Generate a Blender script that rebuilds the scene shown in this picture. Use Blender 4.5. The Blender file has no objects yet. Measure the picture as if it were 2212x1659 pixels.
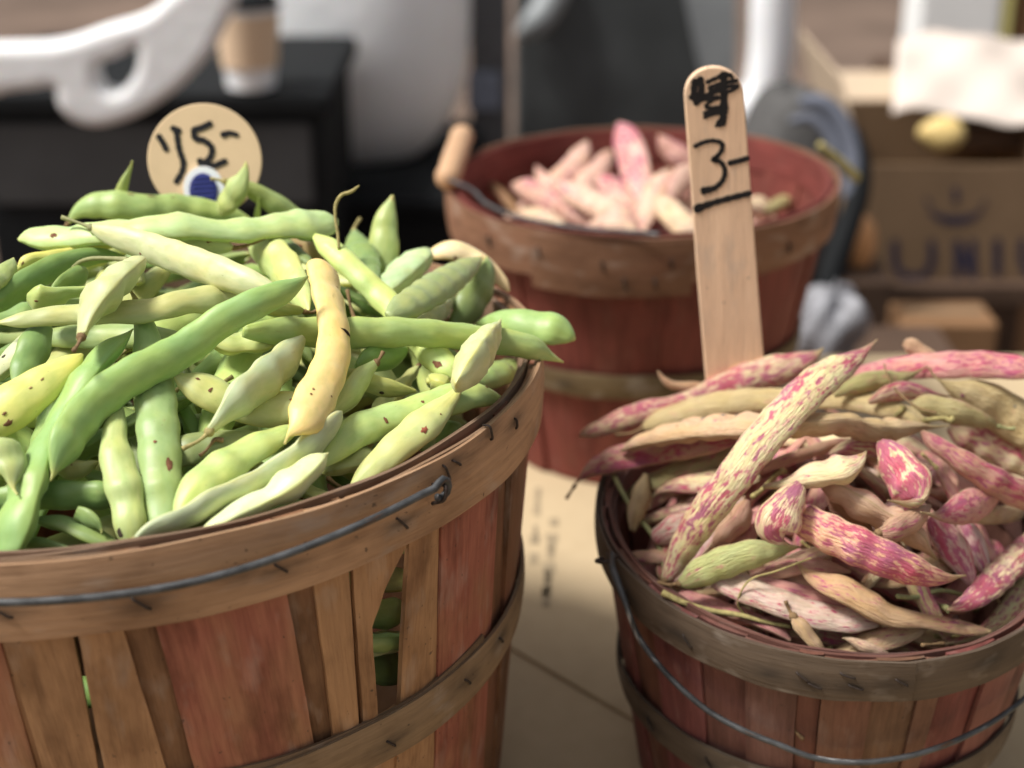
import bpy, math, random
import numpy as np
from mathutils import Vector

# ------------------------------------------------------------------ camera, world, sun, exposure
scene = bpy.context.scene
PITCH = 23.2
CAM_H = 0.445
cam_d = bpy.data.cameras.new('camera')
cam = bpy.data.objects.new('camera', cam_d)
scene.collection.objects.link(cam)
cam.location = (0, 0, CAM_H)
cam.rotation_euler = (math.radians(90 - PITCH), 0, 0)
cam_d.sensor_width = 36
cam_d.lens = 56
cam_d.clip_start = 0.02
cam_d.clip_end = 400
cam_d.dof.use_dof = True
cam_d.dof.focus_distance = 0.555
cam_d.dof.aperture_fstop = 7.0
scene.camera = cam

SUN_EL, SUN_AZ = 58, -104      # degrees; azimuth from +Y towards +X (negative = left)
world = bpy.data.worlds.new('World')
scene.world = world
world.use_nodes = True
wn = world.node_tree
bg = wn.nodes['Background']
sky = wn.nodes.new('ShaderNodeTexSky')
sky.sky_type = 'NISHITA'
sky.sun_disc = False
sky.sun_elevation = math.radians(SUN_EL)
sky.sun_rotation = math.radians(SUN_AZ)
sky.dust_density = 4.0
sky.air_density = 1.0
sky.ozone_density = 0.6
hs = wn.nodes.new('ShaderNodeHueSaturation')      # overcast: the same sky with little colour
hs.inputs['Saturation'].default_value = 0.22
wn.links.new(sky.outputs['Color'], hs.inputs['Color'])
wn.links.new(hs.outputs['Color'], bg.inputs['Color'])
bg.inputs['Strength'].default_value = 0.05
sun_d = bpy.data.lights.new('sun', 'SUN')
sun_d.energy = 2.2
sun_d.angle = math.radians(14)
sun_d.color = (1.0, 0.97, 0.92)
sun = bpy.data.objects.new('sun', sun_d)
scene.collection.objects.link(sun)
el, az = math.radians(SUN_EL), math.radians(SUN_AZ)
sdir = Vector((math.sin(az) * math.cos(el), math.cos(az) * math.cos(el), math.sin(el)))
sun.rotation_euler = sdir.to_track_quat('Z', 'Y').to_euler()
scene.view_settings.view_transform = 'Standard'
scene.view_settings.look = 'None'
scene.view_settings.exposure = 1.12
scene.view_settings.gamma = 1.0
scene.view_settings.use_curve_mapping = False

# ------------------------------------------------------------------ helpers
COL = scene.collection
rnd = random.Random(4)
FPX = 56 / 36 * 2212.0
pr = math.radians(PITCH)
FW = np.array([0, math.cos(pr), -math.sin(pr)]); UP = np.array([0, math.sin(pr), math.cos(pr)]); RT = np.array([1.0, 0, 0])
CAM = np.array([0, 0, CAM_H])

def at(u, v, d):
    """Point of the place seen at picture point (u, v) of a 2212 px wide print, d metres deep."""
    return CAM + d * (FW + RT * (u - 1106) / FPX - UP * (v - 829.5) / FPX)

def at_y(u, v, y):
    r = FW + RT * (u - 1106) / FPX - UP * (v - 829.5) / FPX
    return CAM + r * (y / r[1])

def at_z(u, v, z):
    r = FW + RT * (u - 1106) / FPX - UP * (v - 829.5) / FPX
    return CAM + r * ((z - CAM_H) / r[2])

def mesh_obj(name, verts, faces, mat, parent=None, smooth=True, attrs=None, color=None):
    me = bpy.data.meshes.new(name)
    v = np.asarray(verts, float)
    off = np.array(parent['_o']) if parent is not None and '_o' in parent else None
    if off is not None:
        v = v - off
    me.from_pydata(v.tolist(), [], faces)
    if smooth:
        me.polygons.foreach_set('use_smooth', [True] * len(me.polygons))
    if attrs:
        for an, (ty, data) in attrs.items():
            a = me.attributes.new(an, ty, 'POINT')
            if ty == 'FLOAT_VECTOR':
                a.data.foreach_set('vector', np.asarray(data, float).ravel())
            else:
                a.data.foreach_set('value', np.asarray(data, float).ravel())
    me.materials.append(mat)
    me.update()
    ob = bpy.data.objects.new(name, me)
    COL.objects.link(ob)
    if parent is not None:
        ob.parent = parent
        if off is not None:
            ob['_o'] = [float(c_) for c_ in off]
    if color is not None:
        ob.color = color
    return ob

def thing(name, label, cat, base=(0, 0, 0), group=None):
    o = bpy.data.objects.new(name, None)
    COL.objects.link(o)
    o.empty_display_size = 0.01
    o.location = tuple(float(c) for c in base)
    o['_o'] = [float(c) for c in base]
    tag(o, label, cat, group)
    return o

def tag(o, label, cat, group=None):
    o['label'] = label
    o['category'] = cat
    if group:
        o['group'] = group

def cat_spline(P, n, ends=False):
    P = np.asarray(P, float)
    L = np.r_[0, np.cumsum(np.linalg.norm(np.diff(P[:, :3], axis=0), axis=1) + 1e-9)]
    m = np.zeros_like(P)
    d = np.diff(P, axis=0) / np.diff(L)[:, None]
    m[0], m[-1] = d[0], d[-1]
    h = np.diff(L)
    for i in range(1, len(P) - 1):
        m[i] = (d[i - 1] * h[i] + d[i] * h[i - 1]) / (h[i - 1] + h[i])
    t = np.linspace(0, L[-1], n)
    if ends:
        x_ = np.linspace(0, 1, n)
        t = L[-1] * (.45 * x_ + .55 * (.5 - .5 * np.cos(np.pi * x_)))
    idx = np.clip(np.searchsorted(L, t, side='right') - 1, 0, len(P) - 2)
    f = ((t - L[idx]) / h[idx])[:, None]
    hh = h[idx][:, None]
    return ((2 * f**3 - 3 * f**2 + 1) * P[idx] + (f**3 - 2 * f**2 + f) * hh * m[idx] + (-2 * f**3 + 3 * f**2) * P[idx + 1] + (f**3 - f**2) * hh * m[idx + 1]), L[-1]

def grid_faces(nr, nc, wrap=True, cap=True):
    F_ = []
    for i in range(nr - 1):
        for j in range(nc if wrap else nc - 1):
            k = (j + 1) % nc
            F_.append((i * nc + j, i * nc + k, (i + 1) * nc + k, (i + 1) * nc + j))
    if cap and wrap:
        F_.append(tuple(range(nc - 1, -1, -1)))
        F_.append(tuple((nr - 1) * nc + j for j in range(nc)))
    return F_

def tube(name, pts, rad, mat, parent=None, n=None, seg=10, color=None, closed=False):
    pts = np.asarray(pts, float)
    rad = np.broadcast_to(np.asarray(rad, float), (len(pts),))
    P, L = cat_spline(np.c_[pts, rad], n or max(8, len(pts) * 4))
    R = P[:, 3]
    P = P[:, :3]
    T = np.gradient(P, axis=0)
    T /= np.linalg.norm(T, axis=1)[:, None]
    a = np.array([0, 0, 1.0]) if abs(T[0][2]) < .9 else np.array([1.0, 0, 0])
    V = []; co = []
    s = np.r_[0, np.cumsum(np.linalg.norm(np.diff(P, axis=0), axis=1))]
    for i in range(len(P)):
        a = a - T[i] * (a @ T[i]); a /= np.linalg.norm(a)
        b = np.cross(T[i], a)
        for j in range(seg):
            th = 2 * math.pi * j / seg
            V.append(P[i] + R[i] * (math.cos(th) * a + math.sin(th) * b))
            co.append((math.cos(th) * R[i], s[i], math.sin(th) * R[i]))
    return mesh_obj(name, V, grid_faces(len(P), seg), mat, parent, True, {'co': ('FLOAT_VECTOR', co)}, color)

def box_verts(lo, hi):
    x0, y0, z0 = lo; x1, y1, z1 = hi
    V = [(x0, y0, z0), (x1, y0, z0), (x1, y1, z0), (x0, y1, z0), (x0, y0, z1), (x1, y0, z1), (x1, y1, z1), (x0, y1, z1)]
    F_ = [(3, 2, 1, 0), (4, 5, 6, 7), (0, 1, 5, 4), (1, 2, 6, 5), (2, 3, 7, 6), (3, 0, 4, 7)]
    return V, F_

def box(name, lo, hi, mat, parent=None, bev=0.0, rotz=0.0, color=None):
    V, F_ = box_verts(lo, hi)
    if rotz:
        c = (np.array(lo) + np.array(hi)) / 2
        q = np.array(V) - c
        cs, sn = math.cos(rotz), math.sin(rotz)
        V = np.c_[q[:, 0] * cs - q[:, 1] * sn, q[:, 0] * sn + q[:, 1] * cs, q[:, 2]] + c
    ob = mesh_obj(name, V, F_, mat, parent, False, None, color)
    if bev:
        m = ob.modifiers.new('bevel', 'BEVEL'); m.width = bev; m.segments = 3
    return ob

def lathe(name, c, prof, mat, parent=None, n=40, color=None, cap=True):
    V = [(c[0] + r * math.cos(2 * math.pi * j / n), c[1] + r * math.sin(2 * math.pi * j / n), c[2] + z) for r, z in prof for j in range(n)]
    ob = mesh_obj(name, V, grid_faces(len(prof), n, True, cap), mat, parent, True, None, color)
    es = ob.modifiers.new('edges', 'EDGE_SPLIT'); es.split_angle = math.radians(35)
    return ob

def blob(name, c, rad, mat, parent=None, nu=36, nv=20, amp=0.05, freq=3.0, power=2.0, seed=0, color=None):
    r = random.Random(seed)
    ph = [(r.uniform(0, 6.28), r.uniform(.6, 1.4) * freq, r.uniform(0, 6.28), r.uniform(.6, 1.4) * freq) for _ in range(6)]
    V = []
    sg = lambda x, p: math.copysign(abs(x) ** p, x)
    e = 2.0 / power
    for i in range(nv + 1):
        la = -math.pi / 2 + math.pi * i / nv
        for j in range(nu):
            lo = 2 * math.pi * j / nu
            k = 1 + amp * sum(math.sin(a + b * math.sin(lo) + 2 * la) * math.cos(cc + d * math.cos(lo) - la) for a, b, cc, d in ph) / 3
            V.append((c[0] + rad[0] * k * sg(math.cos(la), e) * sg(math.cos(lo), e), c[1] + rad[1] * k * sg(math.cos(la), e) * sg(math.sin(lo), e), c[2] + rad[2] * k * sg(math.sin(la), e)))
    return mesh_obj(name, V, grid_faces(nv + 1, nu, True, False), mat, parent, True, None, color)

# ------------------------------------------------------------------ materials
def new_mat(name):
    m = bpy.data.materials.new(name)
    m.use_nodes = True
    return m, m.node_tree.nodes, m.node_tree.links, m.node_tree.nodes['Principled BSDF']

def N(nt, ty, **kw):
    n = nt.new(ty)
    for k, v in kw.items():
        if k == 'ins':
            for a, b in v.items():
                n.inputs[a].default_value = b
        else:
            setattr(n, k, v)
    return n

def ramp(nt, stops, interp='LINEAR'):
    n = nt.new('ShaderNodeValToRGB')
    n.color_ramp.interpolation = interp
    while len(n.color_ramp.elements) < len(stops):
        n.color_ramp.elements.new(.5)
    for e, (p, c) in zip(n.color_ramp.elements, stops):
        e.position = p
        e.color = c if len(c) == 4 else (*c, 1)
    return n

def mix(nt, lk, fac, a, b, mode='MIX'):
    n = nt.new('ShaderNodeMix'); n.data_type = 'RGBA'; n.blend_type = mode
    for sock, val in ((n.inputs[0], fac), (n.inputs[6], a), (n.inputs[7], b)):
        if isinstance(val, (int, float)): sock.default_value = val
        elif isinstance(val, tuple): sock.default_value = val if len(val) == 4 else (*val, 1)
        else: lk.new(val, sock)
    return n.outputs[2]

def math_n(nt, lk, op, a, b=None, c=None, clamp=False):
    n = nt.new('ShaderNodeMath'); n.operation = op; n.use_clamp = clamp
    for i, v in enumerate((a, b, c)):
        if v is None: continue
        if isinstance(v, (int, float)): n.inputs[i].default_value = v
        else: lk.new(v, n.inputs[i])
    return n.outputs[0]

def coords(nt, lk, attr, scale, seed=True):
    a = nt.new('ShaderNodeAttribute'); a.attribute_name = attr
    m = nt.new('ShaderNodeMapping'); m.inputs['Scale'].default_value = scale
    lk.new(a.outputs['Vector'], m.inputs['Vector'])
    if not seed: return m.outputs[0]
    oi = nt.new('ShaderNodeObjectInfo')
    mu = math_n(nt, lk, 'MULTIPLY', oi.outputs['Random'], 97.0)
    cx = nt.new('ShaderNodeCombineXYZ')
    for i in range(3): lk.new(mu, cx.inputs[i])
    ad = nt.new('ShaderNodeVectorMath'); ad.operation = 'ADD'
    lk.new(m.outputs[0], ad.inputs[0]); lk.new(cx.outputs[0], ad.inputs[1])
    return ad.outputs[0]

def noise(nt, lk, vec, scale, detail=3.0, rough=.55):
    n = nt.new('ShaderNodeTexNoise')
    n.inputs['Scale'].default_value = scale; n.inputs['Detail'].default_value = detail; n.inputs['Roughness'].default_value = rough
    if vec is not None: lk.new(vec, n.inputs['Vector'])
    return n.outputs['Fac']

def mrange(nt, lk, v, a, b, c=0.0, d=1.0):
    n = nt.new('ShaderNodeMapRange')
    lk.new(v, n.inputs[0])
    for i, x in enumerate((a, b, c, d)): n.inputs[i + 1].default_value = x
    return n.outputs[0]

def bump(nt, lk, bs, h, strength, dist):
    b = nt.new('ShaderNodeBump'); b.inputs['Strength'].default_value = strength; b.inputs['Distance'].default_value = dist
    lk.new(h, b.inputs['Height']); lk.new(b.outputs[0], bs.inputs['Normal'])

def make_green_pod():
    m, nt, lk, bs = new_mat('green_pod_skin')
    oi = nt.new('ShaderNodeObjectInfo')
    v = coords(nt, lk, 'pc', (.8, .8, .7))
    big = noise(nt, lk, v, .75, 2)
    mid_ = noise(nt, lk, v, 2.6, 3)
    c = mix(nt, lk, mrange(nt, lk, big, .40, .64, 0, .85), oi.outputs['Color'], mix(nt, lk, 1.0, oi.outputs['Color'], (1.22, 1.08, .88), 'MULTIPLY'))
    c = mix(nt, lk, mrange(nt, lk, mid_, .44, .72, 0, .55), c, mix(nt, lk, 1.0, c, (.76, .86, .66), 'MULTIPLY'))
    smg = noise(nt, lk, coords(nt, lk, 'pc', (1.1, 1.1, .8)), 1.7, 5, .7)
    c = mix(nt, lk, mrange(nt, lk, smg, .63, .78, 0, .55), c, (.34, .22, .07))
    # suture line and tips
    a = nt.new('ShaderNodeAttribute'); a.attribute_name = 'pc'
    sp = nt.new('ShaderNodeSeparateXYZ'); lk.new(a.outputs['Vector'], sp.inputs[0])
    seam = mrange(nt, lk, math_n(nt, lk, 'ABSOLUTE', sp.outputs[1]), .17, .03, 0, 1)
    c = mix(nt, lk, math_n(nt, lk, 'MULTIPLY', seam, .5), c, mix(nt, lk, 1.0, c, (.86, .78, .42), 'MULTIPLY'))
    e = nt.new('ShaderNodeAttribute'); e.attribute_name = 'tip'
    c = mix(nt, lk, math_n(nt, lk, 'MULTIPLY', e.outputs['Fac'], .65), c, (.62, .55, .17))
    # freckles
    vo = nt.new('ShaderNodeTexVoronoi'); vo.inputs['Scale'].default_value = 3.4; lk.new(coords(nt, lk, 'pc', (1, 1, 1)), vo.inputs['Vector'])
    fr = mrange(nt, lk, vo.outputs['Distance'], .10, .05, 0, 1)
    gate = mrange(nt, lk, noise(nt, lk, v, 1.1, 1), .50, .60, 0, 1)
    c = mix(nt, lk, math_n(nt, lk, 'MULTIPLY', math_n(nt, lk, 'MULTIPLY', fr, gate), .55), c, (.16, .10, .035))
    lk.new(c, bs.inputs['Base Color'])
    bs.inputs['Roughness'].default_value = .47
    bs.inputs['Sheen Weight'].default_value = .08
    bs.inputs['Sheen Roughness'].default_value = .4
    bs.inputs['Specular IOR Level'].default_value = .5
    bs.inputs['Subsurface Weight'].default_value = .12
    bs.inputs['Subsurface Radius'].default_value = (1.0, .9, .35)
    bs.inputs['Subsurface Scale'].default_value = .004
    bump(nt, lk, bs, math_n(nt, lk, 'ADD', math_n(nt, lk, 'MULTIPLY', noise(nt, lk, coords(nt, lk, 'pc', (1, 1, 1)), 1.0, 1), 2.5), math_n(nt, lk, 'MULTIPLY', noise(nt, lk, coords(nt, lk, 'pc', (3, 3, 3)), 6, 4), .12)), .22, .0010)
    return m

def make_red_pod():
    m, nt, lk, bs = new_mat('mottled_pod_skin')
    oi = nt.new('ShaderNodeObjectInfo')
    v = coords(nt, lk, 'pc', (1.0, 1.0, .58))
    n1 = noise(nt, lk, v, 3.9, 5, .64)
    n2 = noise(nt, lk, v, .55, 2)
    th = math_n(nt, lk, 'SUBTRACT', math_n(nt, lk, 'ADD', n1, math_n(nt, lk, 'MULTIPLY', math_n(nt, lk, 'SUBTRACT', n2, .5), .55)), math_n(nt, lk, 'MULTIPLY', math_n(nt, lk, 'SUBTRACT', 1.0, oi.outputs['Alpha']), .26))
    hard = mrange(nt, lk, th, .46, .53, 0, 1)
    soft = mrange(nt, lk, th, .34, .56, 0, 1)
    pk = mix(nt, lk, mrange(nt, lk, noise(nt, lk, v, .9, 2), .35, .65), (.56, .07, .14), (.44, .12, .23))
    base = mix(nt, lk, mrange(nt, lk, noise(nt, lk, v, 1.0, 3), .35, .7, 0, .6), oi.outputs['Color'], mix(nt, lk, 1.0, oi.outputs['Color'], (1.05, .98, .68), 'MULTIPLY'))
    c = mix(nt, lk, math_n(nt, lk, 'MULTIPLY', soft, .55), base, (.66, .24, .25))
    c = mix(nt, lk, math_n(nt, lk, 'MULTIPLY', hard, .86), c, pk)
    dirt = mrange(nt, lk, noise(nt, lk, v, 1.6, 5, .7), .50, .74, 0, .6)
    c = mix(nt, lk, dirt, c, mix(nt, lk, 1.0, c, (.55, .42, .34), 'MULTIPLY'))
    a = nt.new('ShaderNodeAttribute'); a.attribute_name = 'pc'
    sp = nt.new('ShaderNodeSeparateXYZ'); lk.new(a.outputs['Vector'], sp.inputs[0])
    seam = mrange(nt, lk, math_n(nt, lk, 'ABSOLUTE', sp.outputs[1]), .22, .05, 0, 1)
    c = mix(nt, lk, math_n(nt, lk, 'MULTIPLY', seam, .6), c, (.60, .43, .25))
    line = mrange(nt, lk, math_n(nt, lk, 'ABSOLUTE', sp.outputs[1]), .05, .015, 0, 1)
    c = mix(nt, lk, math_n(nt, lk, 'MULTIPLY', line, .5), c, (.30, .17, .07))
    e = nt.new('ShaderNodeAttribute'); e.attribute_name = 'tip'
    c = mix(nt, lk, math_n(nt, lk, 'MULTIPLY', e.outputs['Fac'], .85), c, (.66, .50, .24))
    vo = nt.new('ShaderNodeTexVoronoi'); vo.inputs['Scale'].default_value = 2.6; lk.new(coords(nt, lk, 'pc', (1, 1, 1)), vo.inputs['Vector'])
    fr = mrange(nt, lk, vo.outputs['Distance'], .12, .05, 0, 1)
    c = mix(nt, lk, math_n(nt, lk, 'MULTIPLY', math_n(nt, lk, 'MULTIPLY', fr, mrange(nt, lk, noise(nt, lk, v, .9, 1), .5, .6)), .5), c, (.10, .06, .04))
    lk.new(c, bs.inputs['Base Color'])
    bs.inputs['Roughness'].default_value = .62
    bs.inputs['Specular IOR Level'].default_value = .3
    bs.inputs['Subsurface Weight'].default_value = .06
    bs.inputs['Subsurface Radius'].default_value = (1.0, .5, .4)
    bs.inputs['Subsurface Scale'].default_value = .003
    bump(nt, lk, bs, noise(nt, lk, coords(nt, lk, 'pc', (3, 3, .7)), 3, 5), .9, .0016)
    return m

def make_wood(name, dirt=.5, rough=.72, grain=(430, 34, 60), red0=(.25, .060, .046), red1=(.40, .125, .09), wear=.40):
    """Object colour = bare wood, object alpha = amount of red wash; attribute co = (across, along) in metres; stain = dark mark."""
    m, nt, lk, bs = new_mat(name)
    oi = nt.new('ShaderNodeObjectInfo')
    v = coords(nt, lk, 'co', grain)
    g = noise(nt, lk, v, 1.0, 4, .6)
    v2 = coords(nt, lk, 'co', (55, 22, 20))
    blot = noise(nt, lk, v2, 1.0, 4, .6)
    v3 = coords(nt, lk, 'co', (30, 10, 10))
    big = noise(nt, lk, v3, 1.0, 2)
    c = mix(nt, lk, mrange(nt, lk, g, .30, .72, 0, 1), mix(nt, lk, 1.0, oi.outputs['Color'], (.84, .81, .78), 'MULTIPLY'), mix(nt, lk, 1.0, oi.outputs['Color'], (1.12, 1.10, 1.06), 'MULTIPLY'))
    fine = noise(nt, lk, coords(nt, lk, 'co', (1500, 70, 60)), 1.0, 3, .6)
    c = mix(nt, lk, mrange(nt, lk, fine, .52, .72, 0, .45), c, mix(nt, lk, 1.0, c, (.62, .56, .5), 'MULTIPLY'))
    red = mix(nt, lk, mrange(nt, lk, g, .3, .7), red0, red1)
    big = noise(nt, lk, coords(nt, lk, 'co', (34, 15, 10)), 1.0, 3, .6)
    rf = math_n(nt, lk, 'MULTIPLY', mrange(nt, lk, math_n(nt, lk, 'ADD', big, math_n(nt, lk, 'MULTIPLY', math_n(nt, lk, 'SUBTRACT', oi.outputs['Alpha'], .5), .42)), .40, .70), .76)
    rf = math_n(nt, lk, 'MULTIPLY', rf, math_n(nt, lk, 'MULTIPLY', oi.outputs['Alpha'], 1.25, clamp=True))
    c = mix(nt, lk, rf, c, red)
    c = mix(nt, lk, mrange(nt, lk, blot, .46, .68, 0, dirt), c, mix(nt, lk, 1.0, c, (.42, .36, .31), 'MULTIPLY'))
    c = mix(nt, lk, mrange(nt, lk, noise(nt, lk, coords(nt, lk, 'co', (90, 40, 30)), 1.0, 3), .56, .76, 0, wear), c, (.46, .40, .34))
    sp = noise(nt, lk, coords(nt, lk, 'co', (420, 300, 300)), 1.0, 2)
    c = mix(nt, lk, mrange(nt, lk, sp, .70, .76, 0, .7), c, (.05, .035, .025))
    st = nt.new('ShaderNodeAttribute'); st.attribute_name = 'stain'
    stf = math_n(nt, lk, 'MULTIPLY', st.outputs['Fac'], mrange(nt, lk, noise(nt, lk, coords(nt, lk, 'co', (260, 70, 100)), 1.0, 4), .25, .6, .35, 1.0), clamp=True)
    c = mix(nt, lk, math_n(nt, lk, 'MULTIPLY', stf, .72), c, (.018, .014, .012))
    lk.new(c, bs.inputs['Base Color'])
    bs.inputs['Roughness'].default_value = rough
    bs.inputs['Specular IOR Level'].default_value = .3
    bump(nt, lk, bs, math_n(nt, lk, 'ADD', math_n(nt, lk, 'ADD', g, math_n(nt, lk, 'MULTIPLY', fine, .5)), math_n(nt, lk, 'MULTIPLY', blot, .6)), .5, .0007)
    return m

def plain(name, col, rough=.6, spec=.4, metal=0.0, var=.15, scale=14.0, bmp=0.0, sss=0.0):
    m, nt, lk, bs = new_mat(name)
    tc = nt.new('ShaderNodeTexCoord')
    n = noise(nt, lk, tc.outputs['Object'], scale, 4)
    lo = tuple(x * (1 - var) for x in col); hi = tuple(min(1, x * (1 + var)) for x in col)
    lk.new(mix(nt, lk, mrange(nt, lk, n, .3, .7), lo, hi), bs.inputs['Base Color'])
    bs.inputs['Roughness'].default_value = rough; bs.inputs['Specular IOR Level'].default_value = spec; bs.inputs['Metallic'].default_value = metal
    if sss: bs.inputs['Subsurface Weight'].default_value = sss; bs.inputs['Subsurface Scale'].default_value = .01
    if bmp: bump(nt, lk, bs, noise(nt, lk, tc.outputs['Object'], scale * 5, 4), .4, bmp)
    return m

def make_wire():
    m, nt, lk, bs = new_mat('galvanised_wire')
    v = coords(nt, lk, 'co', (300, 140, 300))
    n = noise(nt, lk, v, 1.0, 3)
    n2 = noise(nt, lk, coords(nt, lk, 'co', (300, 45, 300)), 1.0, 3)
    c = mix(nt, lk, mrange(nt, lk, n, .35, .7), (.038, .039, .040), (.10, .102, .105))
    c = mix(nt, lk, mrange(nt, lk, n2, .66, .74), c, (.55, .55, .54))
    c = mix(nt, lk, mrange(nt, lk, n2, .36, .28), c, (.09, .045, .022))
    lk.new(c, bs.inputs['Base Color'])
    bs.inputs['Metallic'].default_value = .25; bs.inputs['Roughness'].default_value = .55
    bump(nt, lk, bs, n, .15, .0003)
    return m

def make_card(name, col, var=.1):
    m, nt, lk, bs = new_mat(name)
    tc = nt.new('ShaderNodeTexCoord')
    n1 = noise(nt, lk, tc.outputs['Object'], 9, 4); n2 = noise(nt, lk, tc.outputs['Object'], 90, 3); n3 = noise(nt, lk, tc.outputs['Object'], 26, 5, .7)
    c = mix(nt, lk, mrange(nt, lk, n1, .3, .7), tuple(x * (1 - var) for x in col), tuple(x * (1 + var) for x in col))
    c = mix(nt, lk, mrange(nt, lk, n2, .35, .7, 0, .22), c, mix(nt, lk, 1.0, c, (.8, .77, .72), 'MULTIPLY'))
    c = mix(nt, lk, mrange(nt, lk, n3, .62, .80, 0, .5), c, mix(nt, lk, 1.0, c, (.55, .5, .45), 'MULTIPLY'))
    lk.new(c, bs.inputs['Base Color'])
    bs.inputs['Roughness'].default_value = .85; bs.inputs['Specular IOR Level'].default_value = .2
    bump(nt, lk, bs, n2, .15, .001)
    return m

M_GREEN = make_green_pod()
M_RED = make_red_pod()
M_WOOD = make_wood('basket_wood', .85, wear=.30)
M_WOODR = make_wood('small_basket_wood', .6, red0=(.10, .022, .020), red1=(.20, .050, .042), wear=.14)
M_WOODB = make_wood('rear_basket_wood', .5, red0=(.115, .026, .021), red1=(.23, .052, .042), wear=.05)
M_HOOP = make_wood('hoop_wood', .62, .74, (420, 18, 60))
M_STICK = make_wood('stick_wood', .05, .6, (150, 7, 30))
M_WIRE = make_wire()
M_RUST = plain('rusty_staple', (.045, .032, .026), .65, .4, .4, .4, 900)
M_STALK = plain('dry_stalk', (.36, .30, .12), .75, .3, 0, .35, 500)
M_STALKG = plain('green_stalk', (.27, .27, .12), .6, .3, 0, .2, 300)
M_STALKB = plain('brown_stalk', (.22, .14, .07), .8, .2, 0, .35, 500)
BLEM = {'br': (.19, .085, .045), 'bk': (.03, .015, .012), 'dk': (.06, .045, .03), 'tan': (.42, .26, .12), 'rd': (.30, .09, .05), 'gy': (.16, .15, .14), 'pu': (.25, .08, .12)}
M_BLEM = {k: plain('blemish_' + k, c, .8, .2, 0, .35, 900) for k, c in BLEM.items()}
M_INK = plain('marker_ink', (.012, .011, .012), .55, .3, 0, .3, 400)
M_CARD = make_card('table_cardboard', (.50, .385, .24))
M_BOX = make_card('carton_board', (.215, .140, .082))
M_BOXL = make_card('carton_inside', (.55, .43, .31))
M_BOXO = make_card('carton_orange', (.23, .125, .062))
M_PRINT = plain('faded_print', (.34, .265, .17), .85, .2, 0, .3, 60)
M_NAVY = plain('navy_print', (.035, .032, .06), .8, .2, 0, .2, 30)
M_TABLE = plain('table_board', (.25, .19, .13), .7)
M_GROUND = plain('asphalt', (.15, .105, .08), .9, .2, 0, .3, 2.2, .01)
M_BLACK = plain('black_plastic', (.010, .011, .012), .75, .15, 0, .2)
M_DARK = plain('charcoal_plastic', (.040, .040, .041), .55, .4, 0, .15)
M_DGREY = plain('dark_grey_plastic', (.070, .076, .078), .5, .4, 0, .45, 4)
M_LGREY = plain('light_grey_plastic', (.30, .32, .33), .5, .4, 0, .1)
M_MGREY = plain('grey_metal', (.11, .115, .125), .45, .5, .3, .15)
M_WHITE = plain('white_plastic', (.88, .89, .91), .45, .4, 0, .04, 6, 0, .1)
M_WHITE2 = plain('white_bag', (.90, .90, .90), .5, .4, 0, .05, 8, .004, .1)
M_PAPER = plain('white_paper', (.66, .57, .50), .8, .2, 0, .06, 7)
M_KRAFT = plain('kraft_sleeve', (.78, .58, .40), .8, .2, 0, .05)
M_TAG = plain('kraft_tag', (.74, .55, .34), .8, .2, 0, .05, 60)
M_BLUE = plain('blue_plastic', (.035, .045, .22), .45, .4, 0, .08)
M_CLOTH = plain('dark_grey_cloth', (.085, .082, .08), .9, .2, 0, .2, 40, .002)
M_TRIM = plain('blue_grey_trim', (.13, .14, .175), .8, .2, 0, .15, 30)
M_BROWN = plain('brown_wood', (.085, .052, .035), .8, .2, 0, .25, 9)
M_YELLOW = plain('yellow_squash_skin', (.75, .55, .22), .5, .4, 0, .15, 12)
M_PEACH = plain('peach_squash_skin', (.72, .36, .15), .5, .4, 0, .12, 12)
M_FILM = plain('grey_plastic_film', (.26, .26, .28), .35, .5, 0, .3, 30, .01)
M_YEL = plain('yellow_plastic', (.85, .78, .30), .5, .4, 0, .05)

# ------------------------------------------------------------------ ground and table
g = mesh_obj('ground', [(-60, -40, -.75), (60, -40, -.75), (60, 120, -.75), (-60, 120, -.75)], [(0, 1, 2, 3)], M_GROUND, None, False)
g['kind'] = 'structure'
tb = thing('market_table', 'wooden market stall table under the cardboard and the three baskets', 'table', (0, .66, -.75))
box('table_top', (-.75, .20, -.032), (.66, 1.10, -.006), M_TABLE, tb, .003)
for sx in (-.70, .61):
    for sy in (.25, 1.05):
        box('leg', (sx - .02, sy - .02, -.748), (sx + .02, sy + .02, -.034), M_TABLE, tb, .003)
sh = thing('cardboard_sheet', 'flattened tan cardboard with faded dark print covering the table', 'cardboard', (0, .66, -.0055))
box('sheet', (-.74, .21, -.0050), (.65, 1.095, -.0030), M_CARD, sh)
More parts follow.
